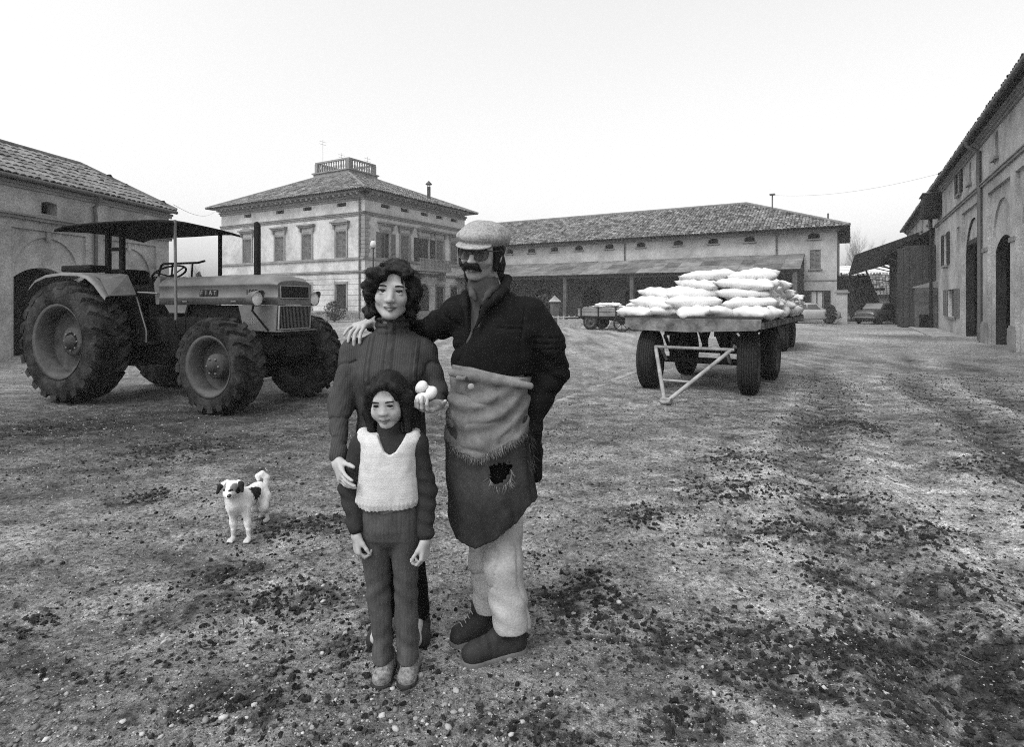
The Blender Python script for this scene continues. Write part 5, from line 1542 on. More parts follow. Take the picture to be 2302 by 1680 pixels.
leafy('weeds', 1850, 34, .35, 1.4, 'low dark weeds by the barn corner', 'weeds', 6)
leafy('shrub', 1225, 36, 1.9, .9, 'shrub in front of the dark porch beside the capped post', 'shrub', 7)
leafy('hedge', 905, 43.0, 1.0, 1.6, 'low hedge before the entrance of the villa', 'hedge', 8, 1500)
# far ground rise and haze
hz = MB().box(-70, 75, -25, 100, -1.2, 17.5).build('haze', None)
hm = bpy.data.materials.new('winter_haze'); hm.use_nodes = True
nt = hm.node_tree; nt.nodes.clear()
pv = nt.nodes.new('ShaderNodeVolumePrincipled'); pv.inputs['Color'].default_value = (.95, .95, .95, 1); pv.inputs['Density'].default_value = .0012
mo = nt.nodes.new('ShaderNodeOutputMaterial'); nt.links.new(pv.outputs['Volume'], mo.inputs['Volume'])
hz.data.materials.append(hm)
tag(hz, 'pale winter haze over the courtyard', 'haze', kind='stuff')
# ================================================================== FIGURES: implicit surfaces turned into one continuous skin
def V3(*a): return np.array(a, float)
class SDF:
    def __init__(s, lo, hi, h):
        s.o = np.array(lo, float); s.h = h
        s.n = np.ceil((np.array(hi, float) - s.o) / h).astype(int) + 1
        s.a = np.full(s.n, 9.0, np.float32)
    def reg(s, lo, hi):
        i0 = np.clip(np.floor((np.minimum(lo, hi) - s.o) / s.h).astype(int), 0, s.n - 1)
        i1 = np.clip(np.ceil((np.maximum(lo, hi) - s.o) / s.h).astype(int) + 1, i0 + 1, s.n)
        sl = tuple(slice(a, b) for a, b in zip(i0, i1))
        g = [(s.o[k] + s.h * np.arange(i0[k], i1[k])).astype(np.float32) for k in range(3)]
        return sl, g[0][:, None, None], g[1][None, :, None], g[2][None, None, :]
    def put(s, sl, d, k, sub=False):
        A = s.a[sl]
        if sub:
            t = np.clip(.5 - .5 * (d + A) / k, 0, 1); s.a[sl] = A * (1 - t) + (-d) * t + k * t * (1 - t)
        else:
            t = np.clip(.5 + .5 * (A - d) / k, 0, 1); s.a[sl] = A * (1 - t) + d * t - k * t * (1 - t)
    def cap(s, a, b, ra, rb=None, k=.012, sub=False):
        a, b = np.array(a, float), np.array(b, float); rb = ra if rb is None else rb
        m = max(ra, rb) + k + 3 * s.h
        sl, x, y, z = s.reg(np.minimum(a, b) - m, np.maximum(a, b) + m)
        ab = b - a; L2 = float(ab @ ab) + 1e-12
        t = np.clip(((x - a[0]) * ab[0] + (y - a[1]) * ab[1] + (z - a[2]) * ab[2]) / L2, 0, 1)
        d = np.sqrt((x - a[0] - ab[0] * t) ** 2 + (y - a[1] - ab[1] * t) ** 2 + (z - a[2] - ab[2] * t) ** 2) - (ra + (rb - ra) * t)
        s.put(sl, d, k, sub)
    def chain(s, pts, rs, k=.012):
        for i in range(len(pts) - 1): s.cap(pts[i], pts[i + 1], rs[i], rs[i + 1], k)
    def ell(s, c, r, M=None, k=.012, sub=False):
        c = np.array(c, float); r = np.array(r, float); m = r.max() + k + 3 * s.h
        sl, x, y, z = s.reg(c - m, c + m)
        X, Y, Z = x - c[0], y - c[1], z - c[2]
        if M is not None:
            q = [M[0, i] * X + M[1, i] * Y + M[2, i] * Z for i in range(3)]
        else: q = [X, Y, Z]
        k0 = np.sqrt(sum((q[i] / r[i]) ** 2 for i in range(3))) + 1e-9
        k1 = np.sqrt(sum((q[i] / r[i] ** 2) ** 2 for i in range(3))) + 1e-9
        s.put(sl, k0 * (k0 - 1) / k1, k, sub)
    def loft(s, lev, k=.02, yaw=0.0, pw=2.0):
        """stack of ellipses: lev = [(z, cx, cy, rx, ry)] in rising z"""
        L = np.array(sorted(lev), float)
        m = max(L[:, 3].max(), L[:, 4].max()) + k + 3 * s.h
        sl, x, y, z = s.reg((L[:, 1].min() - m, L[:, 2].min() - m, L[0, 0] - .03), (L[:, 1].max() + m, L[:, 2].max() + m, L[-1, 0] + .03))
        zz = z[0, 0]
        f = lambda i: np.interp(zz, L[:, 0], L[:, i])[None, None, :]
        cx, cy, rx, ry = f(1), f(2), f(3), f(4)
        X, Y = x - cx, y - cy
        c, sn = math.cos(yaw), math.sin(yaw)
        u, v = X * c + Y * sn, -X * sn + Y * c
        q = (np.abs(u / rx) ** pw + np.abs(v / ry) ** pw) ** (1 / pw)
        d = (q - 1) * np.minimum(rx, ry)
        d = np.maximum(d, np.maximum(L[0, 0] - z, z - L[-1, 0]))
        s.put(sl, d.astype(np.float32), k)
    def shell(s, t): s.a = np.maximum(s.a, -(s.a + t))
    def cut(s, fn):
        """keep only where fn(x,y,z) <= 0"""
        g = [(s.o[k] + s.h * np.arange(s.n[k])) for k in range(3)]
        s.a = np.maximum(s.a, fn(g[0][:, None, None], g[1][None, :, None], g[2][None, None, :]).astype(np.float32))
    def noise(s, amp, fx, fy=None, fz=None, o=2, seed=0.0, fn=None):
        fy = fx if fy is None else fy; fz = fx if fz is None else fz
        I = np.nonzero(np.abs(s.a) < abs(amp) * 3 + 2.5 * s.h)
        p = [s.o[k] + s.h * I[k] for k in range(3)]
        w = fn(*p) if fn else 1.0
        s.a[I] += (amp * w * fbm(p[0] * fx + seed, p[1] * fy, p[2] * fz, o)).astype(np.float32)
    def fold(s, amp, fx, fy, fz, seed=0.0, p=4, fn=None):
        """sharp cloth creases: ridged noise"""
        I = np.nonzero(np.abs(s.a) < abs(amp) + 2.5 * s.h)
        q = [s.o[k] + s.h * I[k] for k in range(3)]
        n = np.clip(1 - 1.6 * np.abs(fbm(q[0] * fx + seed, q[1] * fy + seed, q[2] * fz, 2)), 0, 1) ** p
        s.a[I] += (amp * n * (fn(*q) if fn else 1.0)).astype(np.float32)
    def wave(s, fn):
        I = np.nonzero(np.abs(s.a) < .03)
        p = [s.o[k] + s.h * I[k] for k in range(3)]
        s.a[I] += fn(*p).astype(np.float32)
    def mesh(s, name, origin, colfn=None, smooth_it=1):
        A = s.a; S = A < 0
        c = S[:-1, :-1, :-1].astype(np.uint8)
        for dx in (0, 1):
            for dy in (0, 1):
                for dz in (0, 1):
                    if dx + dy + dz: c = c + S[dx:A.shape[0] - 1 + dx, dy:A.shape[1] - 1 + dy, dz:A.shape[2] - 1 + dz]
        act = (c > 0) & (c < 8)
        I = np.stack(np.nonzero(act), -1)
        vid = np.full(act.shape, -1, np.int64); vid[tuple(I.T)] = np.arange(len(I))
        val = {}
        for dx in (0, 1):
            for dy in (0, 1):
                for dz in (0, 1): val[dx, dy, dz] = A[I[:, 0] + dx, I[:, 1] + dy, I[:, 2] + dz].astype(float)
        acc = np.zeros((len(I), 3)); cnt = np.zeros(len(I))
        for a in val:
            for k in range(3):
                if a[k] == 0:
                    b = list(a); b[k] = 1; b = tuple(b)
                    d0, d1 = val[a], val[b]; m = (d0 < 0) != (d1 < 0)
                    t = np.where(m, d0 / np.where(m, d0 - d1, 1), 0)
                    p = np.tile(np.array(a, float), (len(I), 1)); p[:, k] = t
                    acc[m] += p[m]; cnt[m] += 1
        v = s.o + (I + acc / cnt[:, None]) * s.h
        quads = []
        for k in range(3):
            u, w = (k + 1) % 3, (k + 2) % 3
            sl0 = [slice(None)] * 3; sl1 = [slice(None)] * 3
            sl0[k] = slice(0, -1); sl1[k] = slice(1, None)
            e = S[tuple(sl0)] != S[tuple(sl1)]
            E = np.stack(np.nonzero(e), -1)
            ok = (E[:, u] > 0) & (E[:, w] > 0) & (E[:, u] < act.shape[u]) & (E[:, w] < act.shape[w]); E = E[ok]
            du = np.zeros(3, int); du[u] = 1; dw = np.zeros(3, int); dw[w] = 1
            q = np.stack([vid[tuple((E - du - dw).T)], vid[tuple((E - dw).T)], vid[tuple(E.T)], vid[tuple((E - du).T)]], -1)
            flip = ~S[tuple(E.T)]
            q[flip] = q[flip][:, ::-1]
            quads.append(q)
        f = np.concatenate(quads); f = f[(f >= 0).all(1)]
        for _ in range(smooth_it):
            ac = np.zeros_like(v); cn = np.zeros(len(v))
            for i in range(4):
                np.add.at(ac, f[:, i], v[f[:, (i + 1) % 4]]); np.add.at(cn, f[:, i], 1)
            v = v * .5 + .5 * ac / np.maximum(cn, 1)[:, None]
        colv = np.ones(len(v)) if colfn is None else colfn(v[:, 0], v[:, 1], v[:, 2])
        return np_mesh(name, v - np.array(origin), f, True, colv)

SKIN = mat('skin', .34, .06, 30, .6, .12, 200, spec=.2, attr='Col', bdist=.002)
HAIRM = mat('dark_hair', .007, .5, 60, .6, .8, 260, spec=.22, attr='Col', bdist=.004)

class Head:
    def __init__(h, c, yaw=0, pitch=0, roll=0, s=1.0):
        """yaw > 0 turns to the viewer's right, pitch > 0 looks down, roll > 0 tips to the viewer's right"""
        h.c = np.array(c, float); h.s = s
        y, p, r = R(yaw), R(pitch), R(roll)
        Fw = V3(math.sin(y) * math.cos(p), -math.cos(y) * math.cos(p), -math.sin(p))
        X = V3(math.cos(y), math.sin(y), 0); U = np.cross(X, Fw); U /= np.linalg.norm(U)
        if U[2] < 0: U = -U
        X2 = X * math.cos(r) - U * math.sin(r); U2 = U * math.cos(r) + X * math.sin(r)
        h.M = np.stack([X2, Fw, U2], 1)
    def P(h, x, y, z): return h.c + h.M @ (np.array([x, y, z]) * h.s)
    def L(h, x, y, z):
        q = np.stack([x - h.c[0], y - h.c[1], z - h.c[2]], 0)
        return (h.M.T @ q.reshape(3, -1)) / h.s
    def build(h, f, neck_to=None, nr=.052, female=False, child=False, smile=0.0, open_eye=1.0):
        s = h.s; P = h.P; e = lambda c, r, k=.012, sub=False: f.ell(P(*c), np.array(r) * s, h.M, k * s, sub)
        cp = lambda a, b, ra, rb=None, k=.010, sub=False: f.cap(P(*a), P(*b), ra * s, (ra if rb is None else rb) * s, k * s, sub)
        e((0, -.018, .030), (.073, .094, .084))
        e((0, .018, -.028), (.060, .070, .078), .02)
        jw = .050
        for q in (-1, 1):
            cp((q * jw, .002, -.055), (q * .016, .058, -.094), .020, .017, .02)
            e((q * .040, .055, -.030), (.022, .020, .022), .02)
            e((q * (.076), -.010, -.010), (.008, .018, .030), .006)
        if child:
            for q in (-1, 1): e((q * .036, .054, -.050), (.024, .022, .024), .02)
        e((0, .066, -.096), (.020, .016, .016), .014)
        cp((-.036, .076 if not child else .073, .020), (.036, .076 if not child else .073, .020), .010 if not child else .008, None, .018)
        for q in (-1, 1): e((q * .031, .094, .000), (.0200, .018, .0140), .010, True)
        nl = .034 if not child else .028
        cp((0, .079 if not child else .074, .004), (0, .101 if not child else .090, -nl), .0088, .0115 if not child else .0095, .018)
        e((0, .106 if not child else .093, -nl - .003), (.011, .010, .009), .006)
        for q in (-1, 1): e((q * .012, .094 if not child else .086, -nl - .005), (.0085, .010, .0075), .006)
        z = -.066
        for q in (-1, 1):
            cp((0, .090, z + .0065), (q * .022, .080, z + .002 + smile), .0058, .0032, .006)
            cp((0, .089, z - .0065), (q * .020, .079, z - .001 + smile), .0066, .0034, .006)
            cp((0, .0965, z), (q * .023, .084, z + .001 + smile), .0016, .0014, .003, True)
        if not child:
            for q in (-1, 1): cp((q * .019, .096, -.040), (q * .031, .082, -.064), .0018, None, .004, True)
        # eyelids close over part of the socket
        for q in (-1, 1):
            cp((q * .031 - .013, .0795, .0085), (q * .031 + .013, .0795, .0085), .0050, None, .005)
            cp((q * .031 - .012, .0775, -.0095), (q * .031 + .012, .0775, -.0095), .0042, None, .005)
        if neck_to is not None: f.cap(P(0, -.022, -.055), neck_to, nr * s, nr * s * 1.05, .02)
    def colour(h, x, y, z, stubble_shade=0.0):
        q = h.L(x, y, z); c = np.ones(q.shape[1])
        lip = (np.abs(q[2] + .066) < .0125 - .010 * np.abs(q[0] / .024) ** 2) & (np.abs(q[0]) < .023) & (q[1] > .076)
        c *= 1 + .10 * fbm(q[0] * 60, q[1] * 60, q[2] * 60, 2); c[lip] *= .62
        slit = (np.abs(q[2] + .066 - .0028 * (np.abs(q[0]) / .023) ** 2) < .0022) & (np.abs(q[0]) < .025) & (q[1] > .074)
        c[slit] *= .25
        if stubble_shade:
            sb = (q[1] > -.03) & (q[2] < -.040) & (q[2] > -.20) & (np.abs(q[0]) < .075)  # stubble on the jaw, plus shade painted on the neck below it
            c[sb & ~lip] *= 1 - stubble_shade
        return c
    def eyes(h, root, org, lid=0.0, look=(0, 0), brow_r=.0042, brow_m=None, brow_tilt=0.0):
        WH = mat('eye_white', .42, .05, 20, .25, spec=.6); IR = mat('eye_iris', .015, .1, 20, .2, spec=.6)
        for q in (-1, 1):
            c = h.P(q * .031, .0685, .000) - org
            mb = MB(); mb.lathe([(.0118 * h.s * math.sin(a), -.0118 * h.s * math.cos(a)) for a in np.linspace(.01, PI - .01, 9)], 14)
            eb = mb.build('eye', WH, root, tuple(c))
            fwd = h.M @ V3(look[0], 1, look[1] - lid * .25); fwd /= np.linalg.norm(fwd)
            mb = MB(); mb.lathe([(.0001, .0126 * h.s), (.0050 * h.s, .0121 * h.s), (.0072 * h.s, .0104 * h.s)], 12, Vector(fwd).to_track_quat('Z', 'Y').to_matrix().to_4x4())
            mb.build('iris', IR, eb)
            mb = MB()
            n = 7; pts = []
            for i in range(n):
                t = i / (n - 1) * 2 - 1
                pts.append(tuple(h.P(q * .031 + .0155 * t, .0815 - .005 * t * t, .0058 - .006 * t * t - lid * .007) - org))
            mb.tube(pts, [.0009, .0022, .0028, .0029, .0028, .0022, .0009], 5); mb.build('eyelash', HAIRM, root)
            mb = MB(); pts = []
            for i in range(n):
                t = i / (n - 1) * 2 - 1
                pts.append(tuple(h.P(q * .032 + .019 * t, .0885 - .008 * (t if q > 0 else -t) ** 2 - .004 * q * t, .0215 - .004 * t * t + brow_tilt * q * t) - org))
            mb.tube(pts, [brow_r * .4, brow_r * .9, brow_r, brow_r, brow_r * .9, brow_r * .7, brow_r * .3], 6); mb.build('eyebrow', brow_m or HAIRM, root)

def hand(f, wrist, d, n, side, s=1.0, curl=(25, 35, 25), spread=.06, thumb=(.45, 20), fc=None):
    """wrist point, d = towards the fingertips, n = out of the palm, side = +1/-1 thumb side along d x n; curl per joint in degrees"""
    d = np.array(d, float); d /= np.linalg.norm(d); n = np.array(n, float); n -= d * (n @ d); n /= np.linalg.norm(n)
    t = np.cross(d, n) * side
    w = np.array(wrist, float)
    f.cap(w - d * .03 * s, w + d * .01 * s, .026 * s, .025 * s, .012)
    offs = [(.030, .090, 1.0, .0088), (.010, .095, 1.08, .0092), (-.010, .091, 1.0, .0088), (-.029, .083, .80, .0078)]
    tips = []
    for i, (o, L_, fl, r) in enumerate(offs):
        k0 = w + t * o * .72 * s; k1 = w + d * L_ * s + t * o * s
        f.cap(k0 + d * .008 * s, k1, .0125 * s, .0118 * s, .012)
        p = k1; dirn = d + t * (o * spread / .03); dirn /= np.linalg.norm(dirn); nn = n.copy(); rr = r * s
        cc = curl if fc is None else fc[i]
        for j, seg in enumerate((.042, .026, .021)):
            a = R(cc[j])
            dirn, nn = dirn * math.cos(a) + nn * math.sin(a), nn * math.cos(a) - dirn * math.sin(a)
            q = p + dirn * seg * fl * s
            f.cap(p, q, rr, rr * .92, .0035); rr *= .92; p = q
        tips.append(p)
    a, b = thumb
    p0 = w + t * .020 * s + d * .012 * s + n * .006 * s
    dd = d * math.cos(a) + t * math.sin(a) + n * .35; dd /= np.linalg.norm(dd)
    p1 = p0 + dd * .046 * s; f.cap(p0, p1, .0150 * s, .0115 * s, .012)
    dd = dd * math.cos(R(b)) + (d * .8 + n * .5) * math.sin(R(b)); dd /= np.linalg.norm(dd)
    p2 = p1 + dd * .033 * s; f.cap(p1, p2, .0105 * s, .0098 * s, .005)
    dd = dd * math.cos(R(b)) + (d * .8 + n * .3) * math.sin(R(b)); dd /= np.linalg.norm(dd)
    f.cap(p2, p2 + dd * .026 * s, .0096 * s, .0080 * s, .004)
    return tips

def strands(name, roots, dirs, length, r0, m, parent, org, curl=.3, seg=4, seed=0, tone=None):
    """many thin bent ribbons as one mesh: loose hair, fringe threads"""
    r_ = np.random.default_rng(seed); n = len(roots); v = []; 
    P = np.array(roots, float).copy(); D = np.array(dirs, float); D /= np.linalg.norm(D, axis=1)[:, None] + 1e-9
    L_ = np.broadcast_to(np.asarray(length, float), (n,))
    sd = np.cross(D, r_.standard_normal((n, 3))); sd /= np.linalg.norm(sd, axis=1)[:, None] + 1e-9
    bend = r_.standard_normal((n, 3)) * curl
    rows = []
    for i in range(seg + 1):
        w = r0 * (1 - .75 * i / seg)
        rows.append(P - sd * w); rows.append(P + sd * w)
        D = D + bend / seg; D /= np.linalg.norm(D, axis=1)[:, None]
        P = P + D * (L_ / seg)[:, None]
    v = np.stack(rows, 1).reshape(-1, 3) - np.array(org)
    k = 2 * (seg + 1)
    fi = np.array([(2 * i, 2 * i + 1, 2 * i + 3, 2 * i + 2) for i in range(seg)])
    f = (fi[None] + (np.arange(n) * k)[:, None, None]).reshape(-1, 4)
    t = np.repeat(r_.uniform(.5, 1.6, n) if tone is None else tone, k)
    o = ob(name, np_mesh(name, v, f, True, t), m, parent); o['kind'] = 'stuff'
    return o
def surf_pts(me, n, seed, org):
    """random points and normals on a mesh, in world terms"""
    r_ = np.random.default_rng(seed)
    co = np.empty(len(me.vertices) * 3, np.float32); me.vertices.foreach_get('co', co); co = co.reshape(-1, 3)
    no = np.empty(len(me.vertices) * 3, np.float32); me.vertices.foreach_get('normal', no); no = no.reshape(-1, 3)
    i = r_.integers(0, len(co), n)
    return co[i].astype(float) + np.array(org), no[i].astype(float)

def bounds(pts, m):
    p = np.array(pts); return p.min(0) - m, p.max(0) + m
# ================================================================== PEOPLE
def gz(x, y): return float(ground_h(np.array([x]), np.array([y]))[0])
def shoe(f, heel, toe, w, h, k=.02):
    heel, toe = np.array(heel, float), np.array(toe, float); d = toe - heel; L_ = np.linalg.norm(d); d = d / L_
    up = V3(0, 0, 1)
    f.cap(heel + d * w + up * w * .45, toe - d * w * 1.08 + up * w * .40, w, w * 1.04, k)
    f.cap(heel + d * w * .9 + up * (w * .6), heel + d * w * 1.2 + up * h, w * .95, w * .90, k)
    f.cap(heel + d * L_ * .34 + up * h * .70, toe - d * w * 1.5 + up * w * .75, w * .85, w * .62, k)

# ------------------------------------------------------------------ man
mo_ = np.array([W(1110, 680, 2.36)[0], 2.36, 0.0])
MAN = empty('person', tuple(mo_))
tag(MAN, 'man in flat cap, glasses and dark jacket with a torn sackcloth apron', 'person')
JACKET = mat('dark_work_jacket', .008, .45, 14, .9, .5, 120, attr='Col', fine=.25, stain=.3, sscale=5, bdist=.003)
SHIRT = mat('grey_shirt', .060, .2, 18, .9, .3, 150, attr='Col', bdist=.003)
BURLAP = mat('sackcloth', .17, .22, 40, .95, .8, 420, attr='Col', fine=.3, stain=.3, sscale=7, bdist=.003)
BURLAP_D = mat('dark_sackcloth', .038, .3, 40, .95, .8, 420, attr='Col', fine=.3, stain=.4, sscale=6, bdist=.003)
TROUS = mat('pale_work_trousers', .36, .18, 16, .95, .5, 130, attr='Col', fine=.2, stain=.25, sscale=6, bdist=.003)
BLACKW = mat('black_trousers', .006, .3, 15, .95, .3, 100, attr='Col', bdist=.003)
LEATHER = mat('scuffed_dark_leather', .024, .5, 18, .7, .4, 120, spec=.15, attr='Col', bdist=.003)
SOLE = mat('dusty_sole', .11, .4, 20, .9, .4, 80, attr='Col', bdist=.003)
TWEED = mat('tweed', .27, .7, 110, .95, .8, 330, attr='Col', bdist=.003)

hm_ = Head(W(1083, 566, 2.335), yaw=-20, pitch=6, roll=7, s=1.0)
shR, elR, wrR = W(1192, 702, 2.38), W(1246, 838, 2.44), W(1190, 955, 2.40)     # arm on the viewer's right
shL, elL, wrL = W(1030, 700, 2.36), W(955, 748, 2.60), W(838, 728, 2.60)        # arm laid round the woman's shoulders
neck = W(1100, 690, 2.38)
hipA, kneeA, ankA = W(1135, 1090, 2.47), W(1130, 1270, 2.36), V3(.012, 2.355, .09)   # nearer leg
hipB, kneeB, ankB = W(1085, 1090, 2.50), W(1092, 1260, 2.47), V3(-.110, 2.475, .09)
heelA, toeA = V3(.055, 2.385, .0), V3(-.195, 2.262, .0)
heelB, toeB = V3(-.075, 2.500, .0), V3(-.255, 2.395, .0)
for q in (heelA, toeA, heelB, toeB): q[2] = gz(q[0], q[1])
allp = [shR, elR, wrR, shL, elL, wrL, W(740, 760, 2.36), heelA, toeA, heelB, toeB, W(1070, 480, 2.2), W(1070, 480, 2.5)]
lo, hi = bounds(allp, .07); lo[2] = -.03
f = SDF(lo, hi, .0042)
hm_.build(f, neck, .060)
zc = lambda py, Y: CH - (py - HZ) / FPX * Y
def lv(py, x0, x1, Y, ry): return (zc(py, Y), ((x0 + x1) / 2 - CX) / FPX * Y, Y, (x1 - x0) / 2 / FPX * Y, ry)
f.loft([lv(1100, 1070, 1175, 2.46, .05), lv(1000, 1045, 1175, 2.44, .065), lv(830, 1040, 1180, 2.39, .09), lv(740, 1035, 1195, 2.39, .10), lv(690, 1050, 1185, 2.39, .075)], .03)
f.chain([shR, elR, wrR], [.036, .034, .026], .02); f.cap(shL, shR, .036, .036, .03)
f.chain([shL, elL, wrL], [.036, .034, .027], .02)
f.chain([hipA, kneeA, ankA], [.07, .05, .028], .02); f.chain([hipB, kneeB, ankB], [.07, .05, .028], .02)
f.cap(ankA, ankA + (toeA - heelA) * .35 - V3(0, 0, .055), .026, .018, .02); f.cap(ankB, ankB + (toeB - heelB) * .35 - V3(0, 0, .055), .026, .018, .02)
# hand lying over the woman's shoulder, other hand in the pocket
hand(f, W(836, 724, 2.575), W(772, 744, 2.40) - W(836, 724, 2.575), (.22, .55, -.85), 1, 1.0, fc=[(28, 30, 20), (30, 32, 20), (24, 26, 18), (10, 20, 15)], spread=.16, thumb=(.9, 10))
hand(f, wrR, (-.3, -.12, -1), (-1, .2, .2), 1, .95)
def man_col(x, y, z):
    c = hm_.colour(x, y, z, .30); c[(np.abs(x - hm_.c[0]) > .13) | (z < 1.4)] = 1.0; return c
ob('body', f.mesh('body', mo_, man_col), SKIN, MAN)
hm_.eyes(MAN, mo_, lid=.4, look=(.1, -.1), brow_r=.006)
# shirt
f = SDF(W(1000, 860, 2.2) - .1, W(1230, 610, 2.6) + .1, .006)
f.loft([lv(850, 1035, 1185, 2.385, .112), lv(760, 1026, 1195, 2.385, .128), lv(700, 1036, 1185, 2.385, .106), lv(668, 1055, 1150, 2.385, .082)], .03)
f.cap(W(1095, 690, 2.37), W(1090, 655, 2.355), .068, .064, .02); f.cap(W(1090, 668, 2.36), W(1087, 640, 2.35), .066, .066, .01)
f.cap(W(1088, 645, 2.36), W(1087, 610, 2.35), .058, .058, .004, True)
f.cut(lambda x, y, z: np.maximum(x + .127 - np.clip((z - 1.405) * 3, 0, .2), -(x + .215)) + 0 * y + 0 * z)
f.chain([W(1058, 648, 2.30), W(1062, 662, 2.272), W(1070, 676, 2.268)], [.012, .013, .006], .006); f.chain([W(1108, 648, 2.30), W(1096, 664, 2.272), W(1086, 678, 2.266)], [.012, .013, .006], .006)
f.noise(.003, 30, 30, 30, 2)
ob('shirt', f.mesh('shirt', mo_), SHIRT, MAN)
# jacket: torso, sleeves, lapels, tail
lo, hi = bounds([W(840, 700, 2.3), W(1290, 1100, 2.6), W(1100, 600, 2.2), W(1100, 1100, 2.2), elR, wrR], .10)
f = SDF(lo, hi, .005)
f.loft([lv(838, 1016, 1200, 2.39, .135), lv(805, 1012, 1207, 2.39, .140), lv(760, 1016, 1207, 2.39, .138), lv(715, 1022, 1205, 2.39, .118), lv(688, 1045, 1180, 2.39, .100), lv(655, 1072, 1152, 2.39, .076)], .03)
f.cap(W(1048, 706, 2.37), W(1180, 698, 2.39), .054, .058, .03)
f.chain([shR, W(1230, 770, 2.40), elR], [.064, .068, .060], .03); f.chain([elR, W(1206, 900, 2.42), wrR], [.060, .056, .048], .02)
f.chain([shL, W(990, 730, 2.47), elL], [.070, .062, .056], .03); f.chain([elL, wrL], [.054, .044], .02)
f.chain([W(1185, 835, 2.46), W(1190, 960, 2.47), W(1204, 1070, 2.47)], [.085, .055, .022], .03)
f.noise(.006, 6, 6, 8, 2, 3.0, lambda x, y, z: np.where(x > .06, 1.25, .6) + np.where(x < -.25, .5, 0))
f.fold(.006, 4, 4, 6, 1.3, 5); f.fold(.006, 8, 8, 11, 7.0, 5, lambda x, y, z: .25 + 1.0 * (np.abs(x + .06) > .13))
f.wave(lambda x, y, z: .0045 * np.sin((z * 1.0 + (x - .1) * .55) * 95) * np.exp(-(((x - elR[0]) / .07) ** 2 + ((z - elR[2] + .02) / .10) ** 2)))
f.wave(lambda x, y, z: .0040 * np.sin((x * 1.0 + z * .4) * 110) * np.exp(-(((x - elL[0]) / .10) ** 2 + ((z - elL[2]) / .08) ** 2)))
def groove(f, p, q, dep, wid, ymax):
    (ax, az), (bx, bz) = p[[0, 2]], q[[0, 2]]
    def g(x, y, z):
        t = np.clip(((x - ax) * (bx - ax) + (z - az) * (bz - az)) / ((bx - ax) ** 2 + (bz - az) ** 2), 0, 1)
        d = np.hypot(x - ax - t * (bx - ax), z - az - t * (bz - az))
        return dep * np.exp(-(d / wid) ** 2) * (y < ymax)
    f.wave(g)
groove(f, W(1058, 748, 2.26), W(1030, 815, 2.26), .007, .005, 2.38); groove(f, W(1118, 738, 2.26), W(1172, 742, 2.26), .006, .004, 2.38)
groove(f, W(1186, 668, 2.30), W(1172, 760, 2.30), .006, .006, 2.45); groove(f, W(1118, 742, 2.26), W(1122, 800, 2.26), .003, .004, 2.38); groove(f, W(1172, 742, 2.26), W(1172, 805, 2.26), .003, .004, 2.38)
# open neck: a narrow V down the front
vz = [zc(752, 2.26), zc(700, 2.26), zc(650, 2.26), zc(600, 2.26)]
f.cut(lambda x, y, z: np.where((y < 2.345) & (z > vz[0]), np.interp(z, vz, [.0, .020, .044, .07]) - np.abs(x - np.interp(z, vz, [W(1058, 700, 2.26)[0], W(1068, 700, 2.26)[0], W(1080, 700, 2.26)[0], W(1086, 700, 2.26)[0]])), -1.0))
f.cap(W(1090, 655, 2.35), W(1087, 600, 2.34), .066, .070, .006, True)
# collar and lapel rolls
f.chain([W(1140, 628, 2.40), W(1134, 650, 2.33), W(1118, 668, 2.285), W(1092, 690, 2.262), W(1070, 735, 2.250)], [.020, .021, .020, .014, .006], .008)
f.chain([W(1140, 628, 2.40), W(1120, 622, 2.43), W(1070, 640, 2.42), W(1046, 662, 2.34), W(1046, 690, 2.272), W(1053, 740, 2.252)], [.020, .018, .016, .017, .013, .006], .008)
ob('jacket', f.mesh('jacket', mo_, lambda x, y, z: 1 + .9 * np.exp(-((z - (1.475 + .10 * np.abs(x + .09) * 4)) / .035) ** 2) * (np.abs(x + .07) < .16)), JACKET, MAN)
# trousers
f = SDF(V3(-.30, 2.20, .0), V3(.20, 2.65, 1.05), .005)
f.loft([lv(1100, 1065, 1185, 2.47, .060), lv(1000, 1040, 1180, 2.45, .075), lv(880, 1040, 1180, 2.41, .095)], .03)
hemA, hemB = V3(.003, 2.352, .085), V3(-.106, 2.47, .10)
f.chain([hipA, kneeA, hemA], [.088, .078, .074], .03); f.chain([hipB, kneeB, hemB], [.085, .066, .058], .03)
f.cut(lambda x, y, z: np.where((x - 0.0 * y > -.075) & (y < 2.43), .098 + .03 * (x + .05), .112) - z)
f.noise(.005, 9, 9, 7, 2, 1.0); f.fold(.008, 8, 8, 6, 2.0, 5)
f.wave(lambda x, y, z: .0035 * np.sin((z + .5 * x) * 70) * np.exp(-((z - .18) / .07) ** 2))
ob('trousers', f.mesh('trousers', mo_), TROUS, MAN)
